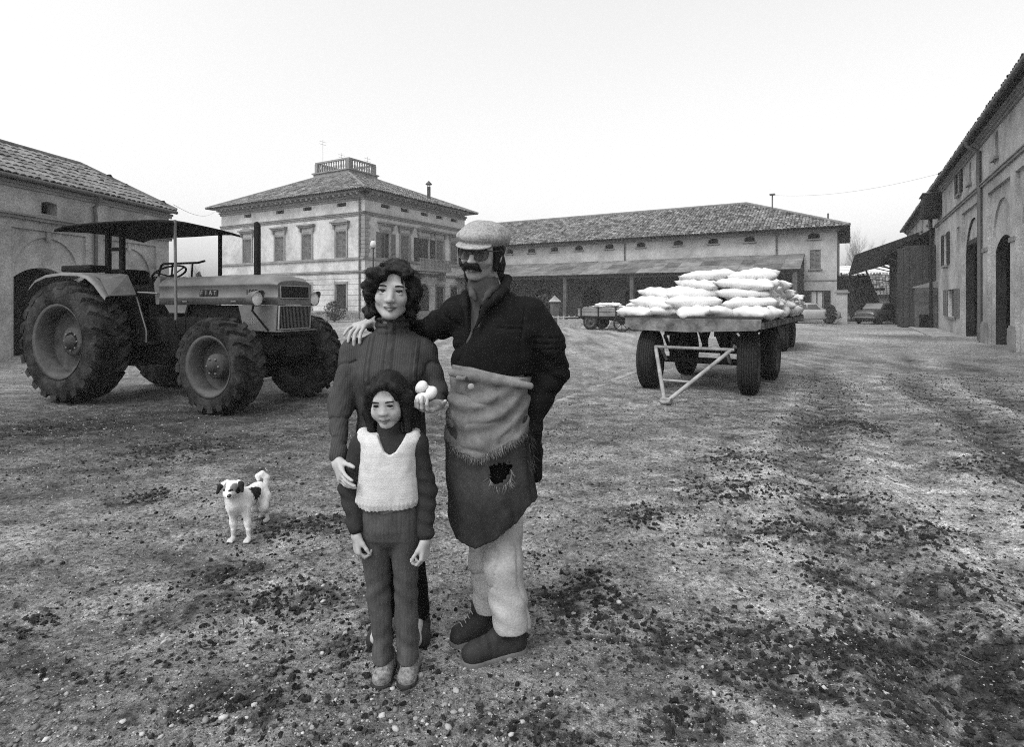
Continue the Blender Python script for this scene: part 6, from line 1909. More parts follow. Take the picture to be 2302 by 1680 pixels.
# shoes
for h_, t_, w_ in ((heelA, toeA, .043), (heelB, toeB, .042)):
    f = SDF(np.minimum(h_, t_) - .08, np.maximum(h_, t_) + V3(.08, .08, .20), .0035)
    shoe(f, h_ + V3(0, 0, .014), t_ + V3(0, 0, .014), w_, .105); dd_ = (t_ - h_) / np.linalg.norm(t_ - h_); f.cap(h_ + dd_ * .055 + V3(0, 0, .06), h_ + dd_ * .062 + V3(0, 0, .135), .046, .046, .02)
    f.wave(lambda x, y, z: .0018 * np.sin(((x - h_[0]) * dd_[0] + (y - h_[1]) * dd_[1]) * 160) * np.exp(-((((x - h_[0]) * dd_[0] + (y - h_[1]) * dd_[1]) - .17) / .03) ** 2))
    f.cut(lambda x, y, z: (h_[2] + .012) - z)
    f.noise(.003, 25, 25, 25, 2)
    sh = ob('shoe', f.mesh('shoe', mo_), LEATHER, MAN)
    f = SDF(np.minimum(h_, t_) - .08, np.maximum(h_, t_) + V3(.08, .08, .05), .004)
    d = (t_ - h_) / np.linalg.norm(t_ - h_); sd_ = np.cross(d, V3(0, 0, 1)); mb = MB()
    for k in range(4):
        c0 = h_ + d * (.115 + .016 * k) + V3(0, 0, .128 - .013 * k) - mo_
        mb.tube([tuple(c0 - sd_ * .020 + V3(0, 0, -.012)), tuple(c0 + V3(0, 0, -.004)), tuple(c0 + sd_ * .020 + V3(0, 0, -.012))], .0020, 5)
    mb.build('laces', DRAWM, sh)
    f.cap(h_ + d * w_ * .95, t_ - d * w_ * 1.12, w_ + .004, w_ + .006, .01)
    f.cut(lambda x, y, z: np.maximum(z - (h_[2] + .022), (h_[2] - .006) - z))
    ob('sole', f.mesh('sole', mo_), SOLE, sh)
# apron: upper folded sackcloth and the torn lower layer
f = SDF(V3(-.36, 2.10, .38), V3(.22, 2.62, 1.25), .005)
f.loft([lv(1240, 1000, 1170, 2.38, .135), lv(1190, 1001, 1195, 2.38, .145), lv(1120, 1000, 1212, 2.38, .15), lv(1000, 1001, 1192, 2.38, .15), lv(930, 1004, 1188, 2.38, .145)], .02)
f.noise(.009, 7, 7, 4, 2, 8.0); f.fold(.010, 7, 7, 2.5, 4.0, 5); f.shell(.014)
hem = lambda x: np.interp(x, [-.27, -.22, -.147, -.06, .02, .06, .12], [.56, .482, .458, .495, .555, .605, .625])
f.cut(lambda x, y, z: hem(x + 0 * y) + .002 * np.sin(x * 170 + 3 * np.sin(x * 31)) - z)
hc = W(1124, 1063, 2.24)
HP = [W(a_, b_, 2.24)[[0, 2]] for a_, b_ in ((1100, 1036), (1126, 1042), (1152, 1036), (1150, 1056), (1132, 1082), (1104, 1094))]
def hole(x, y, z):
    """ragged tear in the front of the cloth"""
    d = -1.0
    wob = .004 * np.sin(x * 310 + z * 140) + .003 * np.sin(z * 420)
    ins = 9.0
    for (ax, az), (bx, bz) in zip(HP, HP[1:] + HP[:1]):
        L_ = math.hypot(bx - ax, bz - az); nx_, nz_ = -(bz - az) / L_, (bx - ax) / L_
        ins = np.minimum(ins, -((x - ax) * nx_ + (z - az) * nz_))
    return np.where(y < 2.36, ins + wob, -1.0)
f.cut(hole)
ap2 = ob('apron_lower_cloth', f.mesh('apron_lower_cloth', mo_, lambda x, y, z: 1.05 + .5 * fbm(x * 9, y * 9, z * 4, 4)), BURLAP_D, MAN)  # upright streaks: fold shading and wear put into the cloth colour
f = SDF(V3(-.36, 2.08, .72), V3(.22, 2.64, 1.26), .005)
f.loft([lv(1045, 996, 1200, 2.38, .165), lv(1000, 997, 1194, 2.38, .166), lv(950, 1002, 1188, 2.38, .163), lv(880, 1010, 1190, 2.385, .157), lv(838, 1014, 1198, 2.385, .152), lv(814, 1016, 1202, 2.385, .146)], .02)
# swagged folds running down to the left, roll at the waist
f.wave(lambda x, y, z: -.007 * np.sin((z - .55 * (x + .1) ** 2 * 6 - .42 * x) * 78 + 1.1 * np.sin(x * 14)) * np.exp(-((z - 1.0) / .11) ** 2))
f.noise(.005, 8, 8, 10, 2, 2.0); f.fold(.008, 6, 6, 10, 9.0, 5)
f.chain([W(1016, 838, 2.262), W(1060, 846, 2.236), W(1120, 856, 2.230), W(1192, 868, 2.262)], [.016, .017, .016, .014], .02)
f.shell(.016)
top = lambda x: np.interp(x, [-.26, -.15, .0, .08], [1.172, 1.165, 1.13, 1.115])
up_hem = lambda x: np.interp(x, [-.28, -.20, -.135, -.06, .02, .075], [.865, .835, .812, .842, .88, .905])
f.cut(lambda x, y, z: np.maximum(z - top(x + 0 * y), up_hem(x + 0 * y) + .004 * np.sin(x * 120 + 4 * np.sin(x * 23)) - z))
ap1 = ob('apron_upper_cloth', f.mesh('apron_upper_cloth', mo_, lambda x, y, z: 1 + .25 * fbm(x * 8, y * 8, z * 8, 3)), BURLAP, MAN)
f = SDF(V3(-.34, 2.12, .60), V3(.20, 2.62, 1.0), .008)
f.loft([lv(1130, 1028, 1180, 2.38, .108), lv(930, 1034, 1165, 2.38, .108)], .02)
ob('dark_under_apron', f.mesh('dark_under_apron', mo_), BLACKW, MAN)
# knot and button at the waist, fringe threads
f = SDF(W(1000, 900, 2.2) - .05, W(1120, 830, 2.3) + .05, .004)
f.cap(W(1030, 850, 2.222), W(1042, 852, 2.215), .010, .009, .006); f.cap(W(1042, 852, 2.215), W(1048, 846, 2.215), .006, .004, .004)
ob('apron_knot', f.mesh('apron_knot', mo_), BURLAP, MAN)
mb = MB(); mb.lathe([(.001, .004), (.011, .004), (.013, .0), (.013, -.004)], 14, Matrix.Translation(tuple(W(1059, 870, 2.204) - mo_)) @ Matrix.Rotation(R(90), 4, 'X')); mb.build('button', DRAWM, MAN)
r_ = np.random.default_rng(4)
xs = r_.uniform(-.27, .075, 900)
th = np.clip((xs + .098) / .168, -1, 1); ysf = 2.385 - .163 * np.sqrt(np.clip(1 - th ** 2, 0, 1)) - .003
roots = np.stack([xs, ysf, up_hem(xs) + .012 + r_.uniform(-.004, .004, 900)], -1)
dirs = np.tile([[0, -.12, -1.0]], (900, 1)) + r_.standard_normal((900, 3)) * .16
strands('fringe', roots, dirs, r_.uniform(.014, .040, 900), .0010, BURLAP, ap1, mo_, .35, 3, 1)
a = r_.uniform(PI * 1.05, PI * 2.1, 160)
roots = np.stack([hc[0] + .043 * np.cos(a), 0 * a + 2.232, hc[2] + .049 * np.sin(a)], -1)
dirs = np.stack([.4 * np.cos(a), -.25 + 0 * a, -1 + 0 * a], -1) + r_.standard_normal((160, 3)) * .25
strands('torn_threads', roots, dirs, r_.uniform(.012, .04, 160), .0011, BURLAP, ap2, mo_, .5, 3, 2)
rt = np.array([W(px_, py_, 2.30) for px_, py_ in zip(r_.uniform(1186, 1200, 130), r_.uniform(960, 1060, 130))])
strands('side_fringe', rt, r_.standard_normal((130, 3)) * .4 + V3(.5, 0, -.9), r_.uniform(.015, .045, 130), .0012, BURLAP_D, ap1, mo_, .4, 3, 3)
# hair, moustache, cap, glasses
f = SDF(hm_.c - .17, hm_.c + .17, .0035)
P = hm_.P; e_ = lambda c, r, k=.01, sub=False: f.ell(P(*c), r, hm_.M, k, sub)
e_((0, -.028, .020), (.083, .092, .080)); e_((0, -.05, -.05), (.072, .062, .07), .02)
for q in (-1, 1): f.cap(P(q * .078, .012, .005), P(q * .073, .020, -.058), .015, .012, .01); f.cap(P(q * .062, -.035, -.04), P(q * .050, -.045, -.125), .030, .028, .02)
f.cap(P(0, .11, -.04), P(0, .11, .0), .072, .066, .01, True); e_((0, .10, -.02), (.066, .085, .085), .01, True)
for q in (-1, 1): e_((q * .084, -.012, -.012), (.016, .014, .026), .006, True)
f.noise(.005, 60, 60, 25, 2)
hr = ob('hair', f.mesh('hair', mo_), HAIRM, MAN)
f = SDF(P(0, .1, -.05) - .07, P(0, .1, -.05) + .07, .0028)
for q in (-1, 1): f.chain([P(0, .103, -.049), P(q * .020, .098, -.053), P(q * .036, .084, -.070)], [.0105, .0115, .0065], .008)
f.noise(.003, 110, 110, 60, 2)
ms = f.mesh('moustache', mo_); ob('moustache', ms, HAIRM, MAN)
pp_, nn_ = surf_pts(ms, 500, 3, mo_)
strands('moustache_hairs', pp_, nn_ * .5 + hm_.M @ V3(0, .3, -.9), .009, .0005, HAIRM, MAN.children[-1], mo_, .3, 2, 5)
f = SDF(hm_.c + V3(-.19, -.24, -.03), hm_.c + V3(.19, .19, .19), .004)
e_ = lambda c, r, k=.012, sub=False: f.ell(P(*c), r, hm_.M, k, sub)
e_((0, -.020, .062), (.100, .122, .058)); e_((-.004, .035, .058), (.092, .088, .040), .02); e_((.0, -.02, .085), (.078, .09, .040), .02)
e_((0, -.012, .004), (.077, .092, .082), .004, True)
f.noise(.005, 14, 14, 14, 2, 6.0)
f.ell(P(0, .085, .028), (.074, .062, .010), hm_.M @ np.array(Matrix.Rotation(R(-14), 3, 'X')), .004)
e_((0, -.008, -.012), (.078, .096, .080), .004, True)
ob('flat_cap', f.mesh('flat_cap', mo_), TWEED, MAN)
gl = empty('glasses', (0, 0, 0)); gl.parent = MAN
FRAME = mat('black_spectacle_frame', .012, .1, 20, .3, spec=.6)
LENSM = bpy.data.materials.new('tinted_lens'); LENSM.use_nodes = True
_b = LENSM.node_tree.nodes['Principled BSDF']; _b.inputs['Base Color'].default_value = (.03, .03, .03, 1); _b.inputs['Roughness'].default_value = .08; _b.inputs['Alpha'].default_value = .70
mb = MB(); lens = MB()
for q in (-1, 1):
    ring = []
    for k in range(25):
        a = 2 * PI * k / 24
        ring.append(tuple(P(q * .033 + .0310 * math.copysign(abs(math.cos(a)) ** .85, math.cos(a)), .1005 - .004 * abs(math.cos(a)) - .010 * max(0, q * math.cos(a)), -.002 + .0245 * math.copysign(abs(math.sin(a)) ** .85, math.sin(a)) - .003 * (math.sin(a) < 0)) - mo_))
    mb.tube(ring, [.0022 + (.0016 if math.sin(2 * PI * k / 24) > .2 else 0) for k in range(25)], 6, False)
    c_ = tuple(P(q * .033, .1005, -.002) - mo_); lens.add([c_] + ring[:-1], [(0, k + 1, (k + 1) % 24 + 1) for k in range(24)], True)
    mb.tube([tuple(P(q * .062, .090, .010) - mo_), tuple(P(q * .080, .060, .010) - mo_), tuple(P(q * .084, -.01, .012) - mo_)], .0028, 6)
mb.tube([tuple(P(-.008, .104, .006) - mo_), tuple(P(.008, .104, .006) - mo_)], .0028, 6)
mb.build('spectacle_frame', FRAME, gl); lens.build('lenses', LENSM, gl)

# ------------------------------------------------------------------ woman
wo_ = np.array([W(880, 680, 2.50)[0], 2.50, 0.0])
WOM = empty('person', tuple(wo_))
tag(WOM, 'smiling woman with dark curly hair in a dark turtleneck sweater holding eggs', 'person')
KNIT = mat('dark_knit_wool', .045, .18, 40, .95, .7, 330, attr='Col', fine=.22, bdist=.003)
hw_ = Head(W(883, 654, 2.46), yaw=6, pitch=2, roll=3, s=1.05)
shl, ell_, wrl = W(795, 788, 2.49), W(766, 905, 2.43), W(760, 1026, 2.235)
shr, elr, wrr = W(955, 790, 2.49), W(982, 885, 2.46), W(979, 903, 2.30)
hpl, kl, al = W(850, 1010, 2.50), W(852, 1200, 2.49), V3(W(858, 680, 2.50)[0], 2.51, .07)
hpr, kr, ar = W(912, 1010, 2.50), W(914, 1200, 2.49), V3(W(935, 680, 2.48)[0], 2.50, .07)
lo, hi = bounds([shl, wrl, W(790, 1110, 2.10), W(750, 1110, 2.10), W(1005, 880, 2.45), W(930, 880, 2.15), W(880, 570, 2.55), al, ar, V3(-.45, 2.35, .0)], .06); lo[2] = -.02
f = SDF(lo, hi, .0042)
hw_.build(f, W(880, 760, 2.51), .046, female=True, smile=.0035)
f.loft([lv(1020, 812, 945, 2.50, .09), lv(930, 825, 940, 2.50, .08), lv(840, 815, 955, 2.49, .09), lv(775, 815, 950, 2.50, .06)], .03)
f.cap(shl, shr, .045, .045, .03); f.chain([shl, ell_, wrl], [.040, .033, .022], .02); f.chain([shr, elr, wrr], [.042, .036, .026], .02)
f.chain([hpl, kl, al], [.07, .045, .032], .02); f.chain([hpr, kr, ar], [.07, .045, .032], .02)
f.cap(al, al + V3(0, -.12, -.04), .03, .026, .02); f.cap(ar, ar + V3(.02, -.12, -.04), .03, .026, .02)
hand(f, wrl + V3(.004, -.018, -.024), W(779, 1090, 2.085) - wrl, (.65, .75, .1), 1, .88, fc=[(8, 12, 10), (12, 16, 12), (18, 20, 15), (24, 22, 18)], spread=.05, thumb=(.35, 12))
egg_c = W(958, 889, 2.195)
hand(f, W(980, 912, 2.27), W(946, 926, 2.165) - W(980, 912, 2.27), (-.12, -.42, .9), -1, .90, fc=[(20, 48, 40), (24, 52, 42), (26, 52, 42), (28, 50, 40)], spread=.10, thumb=(.95, 20))
ob('body', f.mesh('body', wo_, lambda x, y, z: np.where(z > 1.3, hw_.colour(x, y, z), 1.0)), SKIN, WOM)
hw_.eyes(WOM, wo_, lid=.10, look=(-.05, 0), brow_r=.0032)
# sweater
lo, hi = bounds([W(730, 1040, 2.35), W(1010, 700, 2.6), W(900, 1000, 2.25), wrr, wrl], .07)
f = SDF(lo, hi, .0048)
f.loft([lv(985, 800, 958, 2.50, .125), lv(930, 806, 955, 2.50, .118), lv(880, 800, 962, 2.49, .125), lv(835, 797, 968, 2.48, .142), lv(790, 800, 966, 2.49, .118), lv(762, 815, 952, 2.50, .085), lv(748, 835, 930, 2.50, .07)], .03)
f.cap(shl, shr, .048, .048, .035)
for q in (845, 920): f.ell(W(q, 845, 2.415), (.062, .058, .062), None, .045)
f.chain([shl, ell_, wrl], [.053, .048, .033], .025); f.chain([shr, elr], [.053, .050], .025); f.chain([elr, wrr], [.050, .037], .02)
f.cap(W(880, 752, 2.495), W(880, 712, 2.485), .066, .062, .012)
for k in range(3): f.chain([W(880, 745 - 14 * k, 2.494) + .064 * V3(math.cos(a), math.sin(a), .0) for a in np.linspace(0, 2 * PI, 15)], [.010] * 15, .010)
f.cap(W(880, 730, 2.49), W(880, 695, 2.48), .051, .054, .004, True)
f.cap(wrl + V3(0, .01, .012), wrl, .035, .035, .008)
# cables down the front, ribs on the sleeves, soft folds
f.wave(lambda x, y, z: -.0080 * (np.exp(-((x + .508 + .006 * np.sin(z * 75)) / .010) ** 2) + .8 * np.exp(-((x + .400) / .007) ** 2) + .8 * np.exp(-((x + .590) / .007) ** 2)) * (y < 2.45) * (np.abs(z - 1.18) < .17) * (.6 + .4 * np.sin(z * 150)))
f.noise(.005, 9, 9, 9, 2, 5.0); f.fold(.007, 7, 7, 9, 3.0, 5, lambda x, y, z: .35 + .9 * (np.abs(x + .52) > .13))
f.wave(lambda x, y, z: .0035 * np.sin((z + .3 * x) * 120) * np.exp(-(((x - elr[0]) / .07) ** 2 + ((z - elr[2]) / .07) ** 2)))
f.wave(lambda x, y, z: .0010 * np.sin((z - .4 * x) * 90 + 5 * np.sin(x * 40)) * (x < -.66) * (z < 1.15))
ob('sweater', f.mesh('sweater', wo_, lambda x, y, z: 1 + .25 * np.sin(x * 700) * (z < 1.3) - .45 * (np.exp(-((np.abs(x + .508) - .016) / .004) ** 2) + np.exp(-((np.abs(x + .400) - .010) / .004) ** 2) + np.exp(-((np.abs(x + .590) - .010) / .004) ** 2)) * (y < 2.45) * (z < 1.33)), KNIT, WOM)
f = SDF(V3(-.72, 2.36, .02), V3(-.30, 2.66, .98), .006)
f.loft([lv(1040, 800, 955, 2.50, .115), lv(985, 800, 955, 2.50, .118), lv(940, 808, 950, 2.50, .112)], .03)
f.chain([hpl, kl, al + V3(0, 0, .02)], [.085, .062, .060], .03); f.chain([hpr, kr, ar + V3(0, 0, .02)], [.085, .062, .058], .03)
f.cut(lambda x, y, z: .05 - z + 0 * x + 0 * y); f.noise(.005, 10, 10, 8, 2)
ob('trousers', f.mesh('trousers', wo_), BLACKW, WOM)
for x_, xt in ((al[0], al[0] - .01), (ar[0] + .015, ar[0] + .045)):
    h_, t_ = V3(x_, 2.55, gz(x_, 2.55)), V3(xt, 2.365, gz(xt, 2.365))
    f = SDF(np.minimum(h_, t_) - .07, np.maximum(h_, t_) + V3(.07, .07, .12), .0035)
    shoe(f, h_ + V3(0, 0, .008), t_ + V3(0, 0, .008), .034, .055); f.cut(lambda x, y, z: h_[2] - .004 - z)
    ob('shoe', f.mesh('shoe', wo_), LEATHER, WOM)
# curly hair: many overlapping curls round the face
f = SDF(hw_.c + V3(-.18, -.16, -.20), hw_.c + V3(.18, .20, .20), .0036)
P = hw_.P; e_ = lambda c, r, k=.012, sub=False: f.ell(P(*c), r, hw_.M, k, sub)
e_((0, -.032, .042), (.102, .108, .096)); e_((0, -.055, -.03), (.092, .075, .09), .03)
for q in (-1, 1):
    e_((q * .082, .0, .010), (.036, .050, .075), .02); e_((q * .078, -.005, -.055), (.028, .042, .040), .02)
    e_((q * .064, -.025, -.078), (.022, .033, .026), .02)
e_((-.045, .070, .066), (.052, .034, .030), .015); e_((.035, .068, .075), (.045, .032, .026), .015); e_((-.068, .055, .035), (.022, .030, .030), .015)
rr_ = random.Random(12)
for k in range(26):
    q = rr_.choice((-1, 1)); z_ = rr_.uniform(-.085, .03)
    c = P(q * rr_.uniform(.070, .104), rr_.uniform(-.05, .03), z_)
    f.cap(c, c + V3(q * .010, -.010, -.02 * rr_.random()), rr_.uniform(.012, .019), .010, .012)
f.noise(.013, 17, 17, 22, 2, 3.0)
f.fold(.010, 16, 16, 20, 5.0, 3)
f.cap(P(0, .130, -.05), P(.008, .118, .015), .068, .060, .006, True); e_((.004, .10, -.040), (.068, .062, .090), .006, True); e_((.014, .105, .050), (.040, .05, .034), .008, True)
f.noise(.004, 60, 60, 30, 2)
hme = f.mesh('hair', wo_, lambda x, y, z: 1 + .5 * fbm(x * 40, y * 40, z * 40, 2)); ho = ob('hair', hme, HAIRM, WOM)
pp_, nn_ = surf_pts(hme, 3000, 6, wo_); tg_ = np.cross(nn_, rng.standard_normal((3000, 3)) * .5 + V3(0, 1, 0))
strands('loose_curls', pp_ - nn_ * .001, nn_ * .35 + tg_ + V3(0, 0, -.3), rng.uniform(.010, .028, 3000), .0006, HAIRM, ho, wo_, 1.2, 5, 9)
# eggs in her hand
EGG = mat('pale_egg_shell', .62, .06, 20, .5, .05, 120)
for k, (px_, py_, Y_, a) in enumerate(((947, 871, 2.205, .2), (949, 896, 2.178, 1.4), (969, 884, 2.190, -.5), (958, 880, 2.228, .8))):
    mb = MB(); n = 12
    mb.lathe([((.0215 * (1 - .10 * math.cos(t))) * math.sin(t), .0275 * -math.cos(t)) for t in np.linspace(.001, PI - .001, n)], 18)
    o = mb.build('egg', EGG); o.location = tuple(W(px_, py_, Y_)); o.rotation_euler = (a, .5 * a + .6, a)
    tag(o, ['pale egg uppermost of those in the woman\'s hand', 'pale egg lowest in the woman\'s cupped hand', 'pale egg against the thumb of the woman\'s cupped hand', 'pale egg behind the others in the woman\'s hand'][k], 'egg', 'eggs in the woman\'s hand')

# ------------------------------------------------------------------ girl
co_ = np.array([W(875, 680, 2.20)[0], 2.20, 0.0])
KID = empty('person', tuple(co_))
tag(KID, 'little girl with dark bobbed hair in a pale knitted vest and flared trousers', 'person')
VEST = mat('pale_knit_vest', .50, .10, 60, .95, .7, 340, attr='Col', fine=.15, bdist=.003)
KNIT2 = mat('dark_knit_sleeves', .026, .2, 50, .95, .6, 330, attr='Col', fine=.2, bdist=.003)
CORD = mat('grey_corduroy', .065, .3, 30, .95, .6, 160, attr='Col', fine=.25, stretch=(1, 1, .25), bdist=.003)
SLIP = mat('speckled_slipper_cloth', .17, 1.1, 85, .95, .6, 200, attr='Col', bdist=.003)
hk_ = Head(W(872, 897, 2.185), yaw=-4, pitch=14, roll=-3, s=.845)
sl_, el_, wl_ = W(815, 1000, 2.20), W(786, 1098, 2.20), W(799, 1186, 2.135)
sr_, er_, wr_ = W(936, 1000, 2.20), W(956, 1100, 2.20), W(957, 1200, 2.150)
hl_, kl_, al_ = W(842, 1195, 2.19), W(852, 1335, 2.21), V3(W(864, 680, 2.235)[0], 2.235, .075)
hr_, kr_, ar_ = W(910, 1195, 2.19), W(914, 1335, 2.21), V3(W(917, 680, 2.235)[0], 2.235, .075)
lo, hi = bounds([W(770, 1230, 2.05), W(985, 1240, 2.3), W(872, 840, 2.3), W(872, 840, 2.06), al_ - V3(0, .1, .08)], .05); lo[2] = -.02
f = SDF(lo, hi, .0038)
hk_.build(f, W(874, 985, 2.20), .043, female=True, child=True)
f.loft([lv(1190, 820, 935, 2.195, .070), lv(1100, 824, 928, 2.195, .070), lv(1010, 825, 928, 2.20, .068), lv(985, 840, 910, 2.20, .05)], .03)
f.cap(sl_, sr_, .034, .034, .02); f.chain([sl_, el_, wl_], [.032, .027, .019], .015); f.chain([sr_, er_, wr_], [.032, .027, .019], .015)
f.chain([hl_, kl_, al_], [.050, .034, .020], .02); f.chain([hr_, kr_, ar_], [.050, .034, .020], .02)
for q in (al_, ar_): f.cap(q, q + V3(0, -.05, -.045), .018, .014, .015)
hand(f, wl_ + V3(.002, -.003, -.024), (.12, -.10, -1), (.7, .45, .1), 1, .70, curl=(45, 60, 45), thumb=(.5, 30))
hand(f, wr_ + V3(0, -.003, -.024), (-.05, -.10, -1), (-.75, .35, .1), -1, .70, curl=(40, 60, 45), thumb=(.5, 30))
ob('body', f.mesh('body', co_, lambda x, y, z: np.where(z > .93, hk_.colour(x, y, z), 1.0)), SKIN, KID)
hk_.eyes(KID, co_, lid=.55, look=(0, -.35), brow_r=.0030)
# dark jumper: sleeves and neck
f = SDF(W(765, 1215, 2.1) - .05, W(990, 955, 2.3) + .05, .0045)
f.loft([lv(1140, 815, 938, 2.195, .078), lv(1060, 818, 932, 2.195, .080), lv(1005, 818, 934, 2.20, .074), lv(978, 840, 910, 2.20, .055)], .02)
f.cap(sl_, sr_, .040, .040, .02)
f.chain([sl_, el_, wl_], [.043, .039, .031], .02); f.chain([sr_, er_, wr_], [.043, .039, .031], .02)
f.cap(W(874, 985, 2.195), W(873, 958, 2.19), .050, .044, .01)
f.noise(.004, 16, 16, 12, 3)
f.wave(lambda x, y, z: .0028 * np.sin((z + .3 * x) * 130) * (np.abs(x - co_[0]) > .12) * (z < .80))
ob('jumper', f.mesh('jumper', co_), KNIT2, KID)
# pale vest with a deep scooped neck
f = SDF(W(790, 1150, 2.05) - .04, W(960, 960, 2.35) + .04, .004)
f.loft([lv(1131, 808, 940, 2.195, .090), lv(1118, 803, 945, 2.195, .096), lv(1095, 806, 943, 2.195, .095), lv(1050, 810, 940, 2.195, .092), lv(1005, 808, 942, 2.20, .088), lv(985, 805, 945, 2.20, .078), lv(972, 812, 938, 2.20, .062)], .012, 0, 2.6)
for q in (818, 932): f.cap(W(q, 985, 2.19), W(q, 976, 2.22), .026, .026, .02)
nz_ = [zc(1026, 2.11), zc(1018, 2.11), zc(1000, 2.11), zc(965, 2.11)]
f.cut(lambda x, y, z: np.where(z > nz_[0], np.where(y < 2.22, np.interp(z, nz_, [.0, .022, .040, .066]), np.interp(z, [zc(985, 2.2), zc(965, 2.2)], [.0, .06])) - np.abs(x - W(875, 0, 2.11)[0]), -1.0))
for q, s_ in ((786, -1), (964, 1)): f.ell(W(q, 1010, 2.20), (.032, .09, .052), None, .008, True)
f.noise(.004, 14, 14, 10, 3, 4.0)
f.wave(lambda x, y, z: -.0015 * np.sin(x * 420) * (z < zc(1116, 2.195)))
ob('vest', f.mesh('vest', co_, lambda x, y, z: 1 - .1 * (np.sin(z * 900) > .6)), VEST, KID)
# flared trousers
f = SDF(V3(-.66, 2.06, .0), V3(-.30, 2.38, .72), .0045)
f.loft([lv(1222, 835, 918, 2.19, .045), lv(1205, 808, 943, 2.19, .066), lv(1180, 808, 944, 2.19, .080), lv(1128, 812, 940, 2.195, .086)], .025)
hA, hB = V3(al_[0] - .002, 2.228, .052), V3(ar_[0] + .002, 2.228, .052)
f.chain([hl_, kl_, hA], [.057, .043, .038], .010); f.chain([hr_, kr_, hB], [.057, .044, .041], .010)
f.ell(hA + V3(-.003, -.012, .0), (.035, .052, .07), None, .015); f.ell(hB + V3(.004, -.012, 0), (.038, .052, .07), None, .015)
f.cut(lambda x, y, z: .050 - z + 0 * x + 0 * y)
f.noise(.005, 11, 11, 7, 3, 2.0)
f.wave(lambda x, y, z: .003 * np.sin((z + .8 * np.abs(x - co_[0])) * 80) * (np.exp(-((z - .33) / .05) ** 2) + np.exp(-((z - .12) / .05) ** 2)))
f.wave(lambda x, y, z: -.004 * np.exp(-((z - (zc(1150, 2.1) - .25 * np.abs(x - co_[0]) * -1 - .012)) / .004) ** 2) * (y < 2.16) * (np.abs(x - co_[0]) < .07))
ob('trousers', f.mesh('trousers', co_, lambda x, y, z: 1 + .07 * np.sin(x * 420)), CORD, KID)
for q, px_ in ((al_, 864), (ar_, 920)):
    x_ = (px_ - CX) / FPX * 2.20
    h_, t_ = V3(x_, 2.295, gz(x_, 2.25)), V3(x_ - .002, 2.128, gz(x_, 2.15))
    f = SDF(np.minimum(h_, t_) - .06, np.maximum(h_, t_) + V3(.06, .06, .11), .0035)
    shoe(f, h_ + V3(0, 0, .006), t_ + V3(0, 0, .006), .035, .052, .015); f.cut(lambda x, y, z: h_[2] - .004 - z)
    so = ob('slipper', f.mesh('slipper', co_), SLIP, KID)
    f = SDF(np.minimum(h_, t_) - .07, np.maximum(h_, t_) + V3(.07, .07, .05), .004)
    f.cap(h_ + V3(0, -.035, 0), t_ + V3(0, .034, 0), .037, .039, .01); f.cut(lambda x, y, z: np.maximum(z - (h_[2] + .009), h_[2] - .006 - z))
    ob('sole', f.mesh('sole', co_), LEATHER, so)
# bobbed hair
f = SDF(hk_.c + V3(-.15, -.15, -.17), hk_.c + V3(.15, .17, .15), .0034)
P = hk_.P; s_ = hk_.s; e_ = lambda c, r, k=.012, sub=False: f.ell(P(*c), np.array(r) * s_, hk_.M, k, sub)
e_((0, -.024, .034), (.082, .100, .090)); e_((0, -.05, -.05), (.086, .068, .09), .03)
for q in (-1, 1):
    f.chain([P(q * .056, .045, .068), P(q * .080, .024, .0), P(q * .085, .014, -.06), P(q * .082, .030, -.135)], [.016, .016, .019, .017], .015)
    f.chain([P(q * .085, -.02, .0), P(q * .092, -.02, -.07), P(q * .085, -.01, -.125)], [.025, .028, .022], .02)
f.cap(P(-.062, .050, .050), P(.010, .066, .090), .015, .014, .012); f.cap(P(.010, .066, .090), P(.064, .046, .060), .012, .013, .012)
f.cap(P(0, .120, -.06), P(0, .115, .018), .060, .056, .006, True); e_((.0, .11, -.02), (.066, .070, .092), .006, True)
f.noise(.0028, 75, 75, 7, 2)
hme = f.mesh('hair', co_, lambda x, y, z: 1 + .6 * fbm(x * 70, y * 70, z * 8, 2)); ho = ob('hair', hme, HAIRM, KID)
pp_, nn_ = surf_pts(hme, 900, 16, co_); tg_ = V3(0, 0, -1) - nn_ * (nn_ @ V3(0, 0, -1))[:, None]
strands('loose_strands', pp_ + nn_ * .0006, tg_ + nn_ * .05 + rng.standard_normal((900, 3)) * .03, rng.uniform(.02, .045, 900), .0005, HAIRM, ho, co_, .04, 4, 19)

# ------------------------------------------------------------------ dog
do_ = np.array([-1.63, 3.6, 0.0])
DOG = empty('dog', tuple(do_))
tag(DOG, 'small white dog with black ears and a black side patch, tail curled up', 'dog')
FUR = mat('dog_fur', .62, .10, 60, .9, .8, 200, attr='Col', bdist=.003)
lo, hi = bounds([W(485, 1060, 3.4), W(610, 1060, 3.9), V3(-1.7, 3.3, 0), V3(-1.5, 3.9, 0)], .05); lo[2] = -.02
f = SDF(lo, hi, .0042)
gy0 = gz(-1.62, 3.47)
ch_, rp_ = W(538, 1128, 3.53), W(578, 1108, 3.78)
f.ell(ch_, (.066, .095, .078), None, .03); f.cap(ch_, rp_, .070, .058, .03); f.ell(rp_ + V3(0, .01, -.005), (.062, .075, .066), None, .03)
hd = W(521, 1098, 3.43)
f.cap(ch_ + V3(-.01, -.03, .04), hd + V3(.0, .02, -.02), .052, .044, .03)
f.ell(hd, (.046, .056, .044), None, .02); f.cap(hd + V3(-.003, -.03, -.014), W(515, 1117, 3.345), .026, .017, .016); f.ell(hd + V3(0, -.035, -.028), (.03, .03, .018), None, .015)
